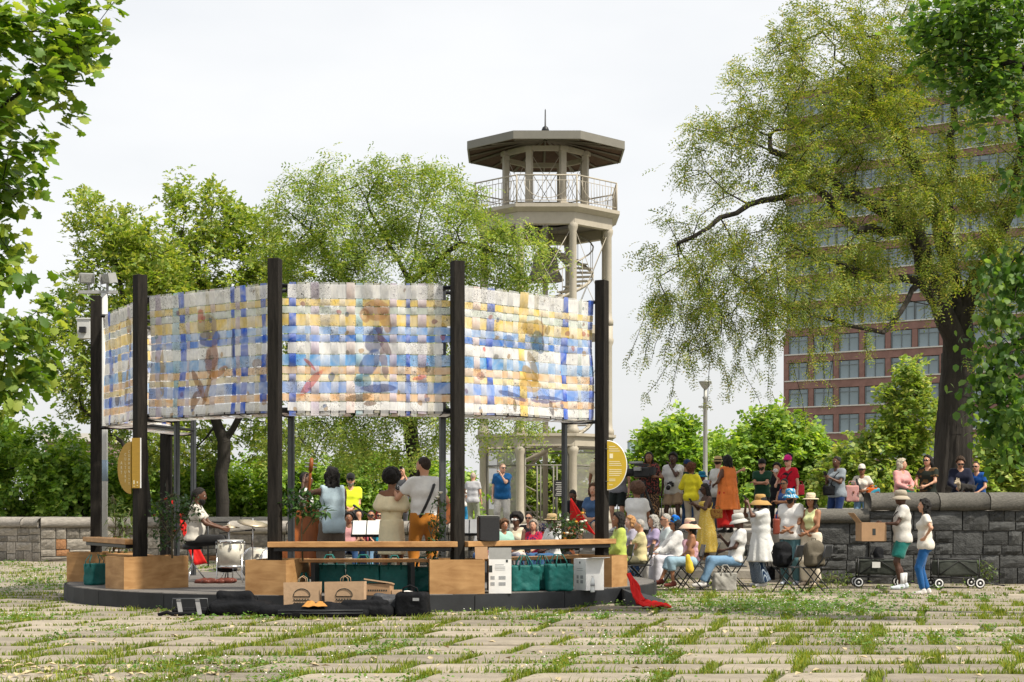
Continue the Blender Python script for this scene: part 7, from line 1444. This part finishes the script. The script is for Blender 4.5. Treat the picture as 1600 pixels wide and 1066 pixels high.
tk = carton('takeout_box', 'open kraft takeout box leaning on the stage edge', (WX(593, 23.35), 23.35, PLAT_H), (.36, .3, .16), R(-6), m_cbrd); b = MB(); b.box((0, 0, 0), (.40, .30, .02), m_kraft); b.build('lid', tk, (0, -.02, .19), (R(-6), R(8), 0)); 
for i in range(9): MB().box((-.13 + i * .032, -.1515, .07), (.02, .002, .025), m_ink).build('printed_letter', tk)
carton('food_box', 'tiny brown food box left on the stage edge', (WX(620, 23.3), 23.3, PLAT_H), (.15, .12, .07), R(5), m_kraft)
rough_sdf('crumpled_paper', (-.14, -.1, -.02), (.14, .1, .1), .012, lambda S: S.ell((0, 0, .02), (.11, .07, .035)), m_paper, None, (WX(637, 23.35), 23.35, PLAT_H), wr=(.014, 60, 3)); tag(bpy.data.objects['crumpled_paper'], 'crumpled white paper left on the stage edge', 'paper')
def soft_bag(name, label, loc, rz, prims, lo, hi, mat=None, wr=.009, cat='bag', h=.016):
    t = thing(name, label, cat, loc, rz); rough_sdf('bag_body', lo, hi, h, prims, mat or m_nyl, t, wr=(wr, 24, len(label))); return t
t = soft_bag('gig_bag', 'long padded black gig bag with an orange cloth on top', (WX(500, 22.25), 22.25, 0), R(3), lambda S: (S.cap((-.75, 0, .09), (.1, 0, .10), .085, .105, k=.05), S.cap((.1, 0, .10), (.62, 0, .09), .105, .085, k=.05), S.rbox((.05, -.03, .06), (.62, .22, .06), .05, k=.05)), (-.95, -.35, -.03), (.85, .3, .36), h=.02)
for z in (.07, .11): b = MB(); b.tube([(-.55, -.25, z), (0, -.262, z), (.6, -.25, z)], .005, m_steel, 4); b.build('zip', t)
soft_bag('gig_bag', 'black gig bag with bulging pocket in front of the right paper bag', (WX(568, 22.3), 22.35, 0), R(-4), lambda S: (S.rbox((0, 0, .08), (.42, .2, .08), .06, k=.04), S.rbox((.02, -.02, .18), (.32, .14, .05), .04, k=.03), S.cap((.15, 0, .25), (.22, 0, .24), .045, k=.03)), (-.55, -.35, -.03), (.55, .35, .46))
soft_bag('slack_bag', 'slack charcoal bag between the gig bags and the duffel', (WX(605, 22.5), 22.55, 0), R(2), lambda S: (S.rbox((0, 0, .13), (.24, .16, .13), .06, k=.04), S.cap((-.15, 0, .27), (.15, 0, .24), .05, k=.04)), (-.4, -.3, -.03), (.4, .3, .42), M('charcoal_nylon', (.035, .037, .042), .55, .25, 8, .5, 20))
t = soft_bag('duffel_bag', 'square black duffel bag with white patch at the end of the pile', (WX(645, 22.35), 22.35, 0), R(-14), lambda S: S.rbox((0, 0, .17), (.22, .17, .17), .06), (-.34, -.3, -.03), (.34, .3, .42)); b = MB(); b.tube([(-.1, -.12, .3), (-.09, -.15, .4), (.0, -.13, .44), (.09, -.1, .4), (.12, -.1, .3)], .014, m_nyl, 5); b.build('handle', t); b = MB(); b.box((.1, -.178, .25), (.09, .006, .04), m_mid); b.build('patch', t)
soft_bag('soft_bag', 'crumpled soft black case at the left of the gear pile', (WX(377, 22.6), 22.6, 0), R(-3), lambda S: (S.rbox((0, 0, .1), (.42, .22, .1), .07, k=.05), S.rbox((-.08, .06, .24), (.26, .12, .07), .05, k=.05), S.cap((-.3, 0, .3), (.1, .05, .3), .045, k=.05)), (-.6, -.4, -.03), (.6, .4, .46), wr=.014)
t = thing('folded_trolley', 'folded luggage trolley with grey straps on the paving', 'trolley', (WX(297, 22.5), 22.5, 0)); b = MB(); b.tube([(-.25, 0, .02), (-.24, 0, .24), (.24, 0, .24), (.25, 0, .02)], .011, m_steel, 6); b.build('frame', t); b = MB(); b.box((0, .12, .06), (.5, .3, .1), m_nyl); b.build('bag_body', t, bevel=.03)
for x in (-.14, .12): b = MB(); b.box((x, -.02, .13), (.06, .012, .26), M('grey_strap', (.2, .2, .2), .8, .2, 12), mat=Matrix.Rotation(R(-28), 3, 'X') @ Matrix.Rotation(R(-14), 3, 'Y')); b.build('strap', t)
b = MB(); b.tube([(-.42, -.12, .02), (-.3, -.1, .06), (-.22, -.1, .03), (.1, -.14, .05)], .03, m_nyl, 6); b.build('loose_strap', t)
# red cloths
def drape(name, label, pts, cat='cloth', fold=.03, nu=14, nv=16, seed=0, mat=None):
    """bilinear quad pts (4 corners) with folds, thickened"""
    A, B, C, D = [Vector(p) for p in pts]; V = []; n = ((B - A).cross(D - A)).normalized(); r = random.Random(seed)
    for j in range(nv + 1):
        for i in range(nu + 1):
            u, v = i / nu, j / nv; p = (A * (1 - u) + B * u) * (1 - v) + (D * (1 - u) + C * u) * v; p = p + n * fold * (math.sin(u * 9 + v * 3 + seed) * (.3 + v) + .5 * math.sin(u * 17 - v * 5)) * math.sin(math.pi * min(1, .15 + u * .85)); V.append(p)
    F = [(j * (nu + 1) + i, j * (nu + 1) + i + 1, (j + 1) * (nu + 1) + i + 1, (j + 1) * (nu + 1) + i) for j in range(nv) for i in range(nu)]; o = link(name, npmesh(name, V, F, mat or m_red, True)); md = o.modifiers.new('thickness', 'SOLIDIFY'); md.thickness = .006; return tag(o, label, cat)
drape('orange_cloth', 'orange yellow cloth lying on the black gig bag', [(WX(472, 22.1), 22.04, .16), (WX(512, 22.1), 22.06, .165), (WX(505, 22.3), 22.26, .215), (WX(480, 22.3), 22.26, .22)], 'cloth', .012, seed=3, mat=M('orange_cloth', (.42, .19, .04), .8, .12, 6, .3, 15))
drape('red_flag', 'red triangular flag stretched behind the right steel upright', [W(891, 779, 28.6), W(893, 779, 28.6), W(932, 838, 28.2), W(891, 812, 28.6)], 'flag', .006)
drape('red_flag', 'long red flag sloping down behind the drummer', [W(267, 782, 30.2), W(271, 782, 30.2), W(324, 880, 29.8), W(303, 884, 29.8)], 'flag', .006)
pth = [Vector(p) for p in ((-.03, .02, .52), (.02, -.02, .36), (.09, -.06, .19), (.15, -.10, .075), (.26, -.13, .035), (.42, -.15, .025), (.60, -.17, .015))]; wid = [.07, .13, .20, .26, .27, .20, .03]; V = []; nu = 26; nv = 36
for j in range(nv + 1):
    v = j / nv * (len(pth) - 1); i0 = min(int(v), len(pth) - 2); f = v - i0; p = pth[i0].lerp(pth[i0 + 1], f); w = wid[i0] * (1 - f) + wid[i0 + 1] * f; d = (pth[i0 + 1] - pth[i0]).normalized(); sd = Vector((.35, .94, 0)); nn = sd.cross(d).normalized(); nn = nn if nn.z > -.2 else -nn
    for i in range(nu + 1):
        u = i / nu * 2 - 1; fo = .030 * math.sin(u * 9 + j * .10) + .020 * math.sin(u * 17 - j * .21 + 1) + .012 * math.sin(j * .55 + u * 4); q = p + sd * u * w + nn * abs(fo) * 1.3 * min(1, w / .12); q.z = max(q.z, .006 + abs(fo) * .8); V.append(q)
F = [(j * (nu + 1) + i, j * (nu + 1) + i + 1, (j + 1) * (nu + 1) + i + 1, (j + 1) * (nu + 1) + i) for j in range(nv) for i in range(nu)]
o = link('red_cloth', npmesh('red_cloth', V, F, m_red, True), None, (WX(984, 24.2), 24.2, 0)); md = o.modifiers.new('thickness', 'SOLIDIFY'); md.thickness = .004; tag(o, 'bright red cloth slumped off the right end of the stage', 'cloth')
b = rough_sdf('flower_bundle', (-.2, -.2, -.02), (.2, .2, .25), .016, lambda S: (S.ell((0, 0, .07), (.13, .1, .07)), S.ell((.05, 0, .15), (.06, .05, .06))), patterned('orange_bundle', (.02, .02, .015), (.5, .1, .01), 16), None, (WX(988, 27.2), 27.2, .0), wr=(.02, 50, 2)); tag(b, 'small bundle of orange flowers and dark leaves under the first chairs', 'flowers')
b = rough_sdf('heap_of_cables', (-.4, -.2, -.02), (.4, .2, .14), .016, lambda S: (S.ell((-.1, 0, .03), (.24, .12, .05)), S.ell((.18, 0, .04), (.15, .1, .05))), M('brown_leather', (.12, .03, .018), .5, .3, 9), None, (WX(335, 26.9), 26.9, PLAT_H), wr=(.015, 45, 2)); b.name = 'drum_bag'; tag(b, 'flat red brown drum bag lying by the pedals', 'bag')
# ================================================================== FOLDING CHAIRS
def chair_proto():
    t = thing('folding_chair', '', 'chair'); sx = .22
    b = MB(); b.box((0, .02, .445), (.42, .40, .022), m_fold); b.build('seat', t, bevel=.01)
    b = MB(); vs = []; b.box((0, -.205, .73), (.42, .02, .22), m_fold, mat=Matrix.Rotation(R(10), 3, 'X')); b.build('backrest', t, bevel=.03)
    for q in (-1, 1):
        b = MB(); b.tube([(q * sx, -.23, .84), (q * sx, -.17, .6), (q * sx, .23, .0)], .012, m_fold, 6); b.build('leg', t); b = MB(); b.tube([(q * (sx - .025), .19, .44), (q * (sx - .025), -.22, .0)], .012, m_fold, 6); b.build('leg', t)
    b = MB(); b.tube([(-sx, .17, .09), (sx, .17, .09)], .009, m_fold, 5); b.tube([(-sx + .025, -.16, .08), (sx - .025, -.16, .08)], .009, m_fold, 5); b.build('crossbar', t); return t
CH0 = chair_proto(); CH_USED = [False]
def chair(label, x, y, face, z=0):
    if not CH_USED[0]: t = CH0; CH_USED[0] = True
    else:
        t = CH0.copy(); COL.objects.link(t)
        for c in CH0.children: d = c.copy(); COL.objects.link(d); d.parent = t
    t.location = (x, y, z); t.rotation_euler = (0, 0, -R(face)); tag(t, label, 'chair', 'black folding chairs'); return t
for key, lab in (('smiling woman with long', 'black folding chair under the lime green jacket'), ('ginger haired', 'black folding chair under the ginger haired woman'), ('grey haired woman', 'black folding chair under the olive trousers'), ('grey haired man in light', 'black folding chair under the grey haired man in dark glasses'), ('woman in vivid blue', 'black folding chair under the all white outfit'), ('woman in wide pink', 'black folding chair under the cropped jeans and pink top'), ('man in pale bucket', 'black folding chair under the lounging man in bucket hat'), ('elderly man', 'black folding chair under the elderly man in straw trilby'), ('laughing woman', 'black folding chair under the laughing woman in white glasses'), ('curly haired child', 'black folding chair under the curly haired child'), ('man in sunglasses and black', 'black folding chair under the man in black shirt'), ('woman in red flowered', 'black folding chair under the red flowered shirt'), ('dark haired child', 'black folding chair under the dark haired child'), ('spectator in dark', 'black folding chair under the spectator in dark sunglasses'), ('red haired spectator', 'black folding chair under the red haired spectator'), ('child in pink', 'black folding chair under the child in pink'), ('woman in white headscarf', 'black folding chair under the woman in white headscarf'), ('man in olive cap', 'black folding chair under the rust shirted man'), ('woman with silver', 'black folding chair under the lavender shirt')):
    i = next(v for k, v in PEOPLE.items() if k.startswith(key)); l = i['obj'].location; chair(lab, l.x, l.y, i['face'], l.z)
chair('empty black folding chair holding a black backpack', WX(1232, 28.9), 28.9, -62); chair('empty black folding chair holding an olive backpack', WX(1276, 28.7), 28.7, -62); chair('empty folding chair with grey back behind the pink straw hat', WX(1106, 31.2), 31.2, -80); chair('empty folding chair behind the lounging man', WX(1132, 31.4), 31.4, -95)
def backpack(label, loc, rz, mat, sc_=1.0):
    t = thing('backpack', label, 'backpack', loc, rz); rough_sdf('bag_body', (-.3, -.25, -.03), (.3, .25, .6), .016, lambda S: (S.rbox((0, 0, .2 * sc_), (.17 * sc_, .11 * sc_, .2 * sc_), .07), S.rbox((0, -.12 * sc_, .13 * sc_), (.12 * sc_, .05 * sc_, .1 * sc_), .04, k=.03), S.ell((0, 0, .4 * sc_), (.13 * sc_, .09 * sc_, .05), k=.04)), mat, t, wr=(.008, 28, len(label)))
    b = MB(); b.tube([(-.05, .02, .40 * sc_), (-.04, .02, .48 * sc_), (.04, .02, .48 * sc_), (.05, .02, .40 * sc_)], .01, mat, 5); b.build('handle', t)
    for q in (-1, 1): b = MB(); b.tube([(q * .09, .1 * sc_, .38 * sc_), (q * .12, .17 * sc_, .25 * sc_), (q * .11, .11 * sc_, .05)], .016, mat, 5, flat=.4); b.build('shoulder_strap', t)
backpack('slumped black backpack on the left empty folding chair', (WX(1222, 28.9), 28.85, .457), .4, m_nyl, 1.0); backpack('olive grey backpack on the right empty folding chair', (WX(1272, 28.65), 28.65, .457), .3, M('olive_canvas', (.10, .085, .06), .85, .2, 10, .3, 25), 1.05)
tote('grey canvas tote bag under the chair of the lounging man', 1132, 29.3, .42, .34, .2, 0, .15, 11, M('grey_canvas', (.30, .29, .26), .9, .15, 9, .3, 30), wr=.014)
o = rough_sdf('yellow_bag', (-.15, -.12, -.32), (.15, .12, .1), .014, lambda S: (S.cap((0, 0, .02), (.03, 0, -.2), .045, .075, k=.03),), M('yellow_cloth', (.62, .43, .03), .8, .1, 8, .3, 20), None, (WX(1075, 29.1), 29.08, .60), wr=(.007, 40, 1)); tag(o, 'bright yellow cloth bag hanging from the lap of the pink topped woman', 'bag')
# ================================================================== HELD THINGS
def phone(label, i, w=None):
    p = (i['wr'][0] + i['wr'][1]) / 2 if w is None else i['wr'][w]; t = thing('phone', label, 'phone', p + i['fwd'] * .02 + Vector((0, 0, .03)), -R(i['face'])); b = MB(); b.box((0, 0, 0), (.078, .009, .155), m_blk, mat=Matrix.Rotation(R(-35), 3, 'X')); b.build('case', t); b = MB(); b.box((0, -.0048, 0), (.07, .001, .14), m_lens); b.build('screen', t, (0, -.003, .002), (R(-35), 0, 0)); return t
phone('phone held by the woman in yellow sundress', YELD); phone('phone held by the woman in grey tee', GREY); phone('phone held by the lounging man in bucket hat', BUCK, 1)
phone('phone held up by the man behind the singer', PEOPLE['man photographing with a phone half hidden behind the singer']); phone('camera phone held up by the woman in floppy straw hat', HATW)
p = (BOXM['wr'][0] + BOXM['wr'][1]) / 2; cb = carton('cardboard_box', 'brown cardboard box with an open flap carried by the man in tan hat', (p.x - .12, p.y, p.z - .32), (.46, .40, .34), R(4), m_cbrd, (('l', 40),)); MB().box((0, -.2015, .17), (.06, .002, .12), m_dk).build('printed_patch', cb)
def camera_still(label, p, fwd_deg):
    t = thing('photo_camera', label, 'camera', p, -R(fwd_deg)); MB().box((0, 0, 0), (.14, .07, .1), m_blk).build('camera_body', t, bevel=.01); b = MB(); b.tube([(0, .03, 0), (0, .12, -.03), (0, .24, -.08)], [.045, .045, .05], m_blk, 12); b.build('lens', t); b = MB(); b.tube([(0, .155, -.045), (0, .175, -.052)], .0515, m_wht, 12); b.build('lens_ring', t); b = MB(); b.box((0, 0, .06), (.06, .06, .03), m_blk); b.build('viewfinder', t)
camera_still('black camera with long white ringed lens hanging at the photographer waist', PHOTO['pel'] + PHOTO['fwd'] * .24 + Vector((0, 0, .12)), PHOTO['face'])
VC = thing('video_camera', 'bulky black video camera on a tripod', 'video camera', W(1004, 738, 35.9), R(-25)); VC.scale = (1.25, 1.25, 1.25); MB().box((0, 0, 0), (.30, .16, .18), m_blk).build('camera_body', VC, bevel=.02); b = MB(); b.tube([(-.12, 0, 0), (-.28, 0, 0), (-.3, 0, 0), (-.38, 0, 0)], [.07, .07, .085, .09], m_blk, 14); b.build('lens', VC); MB().box((-.02, 0, .13), (.26, .05, .04), m_blk).build('handle', VC); MB().box((.18, .0, .02), (.1, .12, .14), m_blk).build('battery', VC); MB().box((-.05, -.12, .06), (.12, .08, .07), m_grey).build('viewfinder', VC); b = MB(); b.tube([(-.25, 0, .17), (0, 0, .17)], .022, m_grey, 8); b.build('microphone', VC)
p = W(1004, 752, 35.9); TP = thing('tripod', 'tall black tripod under the video camera', 'tripod', (p.x, p.y, TER_Z)); hz = p.z - TER_Z; b = MB(); b.cyl((0, 0, hz * .45), (0, 0, hz), .03, m_blk, 8); b.box((0, 0, hz - .03), (.12, .12, .08), m_blk); b.build('head', TP)
for i in range(3):
    a = i * 2.09 + .3; b = MB(); b.tube([(math.cos(a) * .06, math.sin(a) * .06, hz * .86), (math.cos(a) * .42, math.sin(a) * .42, 0)], .03, m_blk, 6); b.tube([(math.cos(a + .1) * .06, math.sin(a + .1) * .06, hz * .86), (math.cos(a) * .3, math.sin(a) * .3, hz * .3)], .012, m_grey, 5); b.build('leg', TP)
b = MB(); b.tube([(0, 0, hz - .05), (.28, .1, hz - .22)], .012, m_blk, 5); b.build('pan_handle', TP)
def small_bag(label, loc, size, mat, rz=0, name='shoulder_bag'):
    w, d, hh = size; t = thing(name, label, 'bag', loc, rz); rough_sdf('bag_body', (-w, -d, -hh), (w, d, hh), .013, lambda S: S.rbox((0, 0, 0), (w / 2, d / 2, hh / 2), .025), mat, t, wr=(.006, 40, 2)); b = MB(); b.tube([(-w * .3, 0, hh * .4), (-w * .2, 0, hh * .75), (w * .2, 0, hh * .75), (w * .3, 0, hh * .4)], .009, mat, 5); b.build('handle', t)
q = GREY['pel']; small_bag('black crossbody bag at the hip of the woman in grey tee', q + Vector((-.2, -.16, .05)), (.24, .09, .2), m_nyl)
q = PEOPLE['woman with grey blond hair and pink shirt opening a green bag']; small_bag('green flap bag held by the woman in pink shirt', q['chest'] + Vector((.02, -.10, -.24)), (.30, .1, .17), M('green_leather', (.01, .16, .09), .5, .1, 8))
q = PEOPLE['woman in white cap and white tee with a striped tote bag']; small_bag('red and white striped tote bag held by the white capped woman', q['pel'] + Vector((-.24, -.14, .08)), (.28, .12, .34), patterned('red_stripe', (.55, .5, .45), (.45, .04, .05), 16, .5, (1, 1, .3), 'wave')); small_bag('orange and blue shoulder bag of the white capped woman', q['pel'] + Vector((.2, -.14, .12)), (.28, .1, .16), patterned('orange_blue', (.55, .12, .02), (.05, .35, .5), 9)); 
q = YELD; small_bag('woven basket bag at the hip of the woman in yellow sundress', q['pel'] + Vector((.2, -.12, .12)), (.26, .1, .2), patterned('basket', (.30, .16, .04), (.18, .06, .02), 30))
q = HATW; small_bag('small red brown backpack of the woman in floppy hat', q['sh'][0] + Vector((.22, .05, -.25)), (.12, .16, .3), M('red_leather', (.22, .04, .02), .5, .15, 8)); q = PEOPLE['woman in hot pink cap and red blotched tee']; small_bag('red handbag of the woman in hot pink cap', q['pel'] + Vector((.24, -.1, .05)), (.2, .1, .24), M('red_bag', (.45, .012, .03), .5, .1, 8))
# dog in arms
p = (DOGM['wr'][0] + DOGM['wr'][1]) / 2 + Vector((.02, -.08, .06)); DG = thing('dog', 'small black and cream dog held above the stone wall', 'dog', p, R(8)); m_furc = M('fur_cream', (.42, .34, .24), .9, .3, 40, .6, 90); m_furb = M('fur_black', (.02, .017, .015), .9, .4, 40, .6, 90)
S = SDF((-.3, -.2, -.22), (.35, .2, .25), .011); S.cap((-.06, 0, 0), (.2, .02, -.02), .075, .07, k=.04); S.cap((-.06, 0, .03), (-.14, -.03, .08), .05, .045, k=.03); S.ell((-.16, -.04, .10), (.055, .055, .05), k=.02); S.cap((-.19, -.06, .085), (-.235, -.085, .07), .026, .018, k=.015)
for q in (-1, 1): S.cap((-.145, -.03 + q * .035, .14), (-.14, -.03 + q * .055, .185), .02, .008, k=.01); S.cap((-.05, q * .04 - .02, -.04), (-.1, q * .04 - .05, -.14), .025, .018, k=.02); S.cap((.18, q * .04, -.05), (.17, q * .05, -.15), .03, .018, k=.02)
S.cap((.25, .02, .0), (.31, .03, .07), .018, .01, k=.02); S.wrinkle(.004, 90, 3); V, Q = snet(S.F, S.lo, S.h, 1); mi = (V[Q].mean(1)[:, 0] > -.10).astype(int); link('body', npmesh('body', V, Q, [m_furc, m_furb], True, mi), DG)
# ================================================================== WAGONS
m_canv = M('wagon_canvas', (.035, .04, .032), .85, .25, 8, .3, 25)
def wagon(label, px, Y, rz, patch=False):
    t = thing('folding_wagon', label, 'wagon', (WX(px, Y), Y, 0), rz); L, Wd, z0, z1 = .78, .42, .24, .52; b = MB()
    for x in (-L / 2, L / 2):
        for y in (-Wd / 2, Wd / 2): b.tube([(x, y, .14), (x, y, z1 + .04)], .013, m_blk, 6)
    for y in (-Wd / 2, Wd / 2): b.tube([(-L / 2, y, z1 + .03), (L / 2, y, z1 + .03)], .012, m_blk, 6); b.tube([(-L / 2, y, z0), (0, y, z1), (L / 2, y, z0)], .009, m_blk, 5); b.tube([(-L / 2, y, z0 - .04), (L / 2, y, z0 - .04)], .011, m_blk, 5)
    for x in (-L / 2, L / 2): b.tube([(x, -Wd / 2, z1 + .03), (x, Wd / 2, z1 + .03)], .012, m_blk, 6); b.tube([(x, -Wd / 2, .15), (x, Wd / 2, .15)], .012, m_blk, 6)
    b.build('frame', t); S = SDF((-L / 2 - .05, -Wd / 2 - .05, z0 - .05), (L / 2 + .05, Wd / 2 + .05, z1 + .04), .02); S.rbox((0, 0, (z0 + z1) / 2), (L / 2 - .01, Wd / 2 - .01, (z1 - z0) / 2), .03); S.rbox((0, 0, z1), (L / 2 - .04, Wd / 2 - .04, .12), .02) if False else None; S.wrinkle(.008, 20, px); link('canvas_tub', S.mesh('canvas_tub', m_canv, 1), t)
    for x in (-L / 2, L / 2):
        for y in (-Wd / 2 - .03, Wd / 2 + .03):
            w = bpy.data.objects.new('wheel', None); COL.objects.link(w); w.parent = t; w.location = (x, y, .10); mt = Matrix.Rotation(R(90), 3, 'X')
            b = MB(); b.lathe([(.078, -.02), (.094, -.02), (.10, -.01), (.10, .01), (.094, .02), (.078, .02)], m_blk, 20, mat=mt); b.build('tyre', w); b = MB(); b.lathe([(.058, -.024), (.08, -.024), (.08, .024), (.058, .024), (.058, -.024)], m_wht, 20, mat=mt); b.lathe([(0, -.024), (.022, -.024), (.022, .024), (0, .024)], m_wht, 10, mat=mt)
            for i in range(6): a = i * math.pi / 3; b.tube([(0, 0, 0), (.06 * math.cos(a), 0, .06 * math.sin(a))], .008, m_wht, 4)
            b.build('rim', w)
    b = MB(); b.tube([(L / 2, 0, .16), (L / 2 + .3, -.02, .08), (L / 2 + .52, -.04, .05)], .013, m_blk, 6); b.tube([(L / 2 + .52, -.1, .05), (L / 2 + .52, .02, .05)], .016, m_blk, 6); b.build('pull_handle', t)
    if patch: MB().box((-.06, -Wd / 2 - .012, .43), (.15, .004, .11), m_paper).build('paper_notice', t)
wagon('folding utility wagon with a white notice behind the box carrier', 1372, 30.7, R(-6), True); wagon('folding utility wagon with long pull handle beside the dark wall', 1492, 30.3, R(4))
backpack('black rucksack slumped in the wagon with the white notice', (WX(1372, 30.75), 30.7, .46), .5, m_nyl, .62)
o = rough_sdf('mask', (-.1, -.06, -.1), (.1, .06, .1), .012, lambda S: S.ell((0, 0, 0), (.06, .03, .05)), m_paper, None, PEOPLE['man in dark clothes holding a white mask to his face']['head'] + Vector((-.05, -.13, -.06))); o.name = 'face_mask'; tag(o, 'white face mask held by the man in dark clothes', 'mask')
# weeds at the foot of the dark wall
def weed(label, x, y, n, hgt, rad, z=0): plant(label, (x, y, z), [[(0, 0, 0), (0, 0, hgt * .6)], [(0, 0, 0), (rad * .4, 0, hgt * .5)]], [((0, 0, hgt * .45), (rad, rad * .5, hgt * .5))], n, (.05, .12), m_cam2, LEAF1, None, 'weed')
weed('leafy weed growing at the foot of the dark wall beside the wagon', WX(1530, 31.6), 31.6, 200, .55, .35); weed('low weeds at the foot of the lower dark wall', WX(1310, 31.6), 31.6, 160, .25, .5)
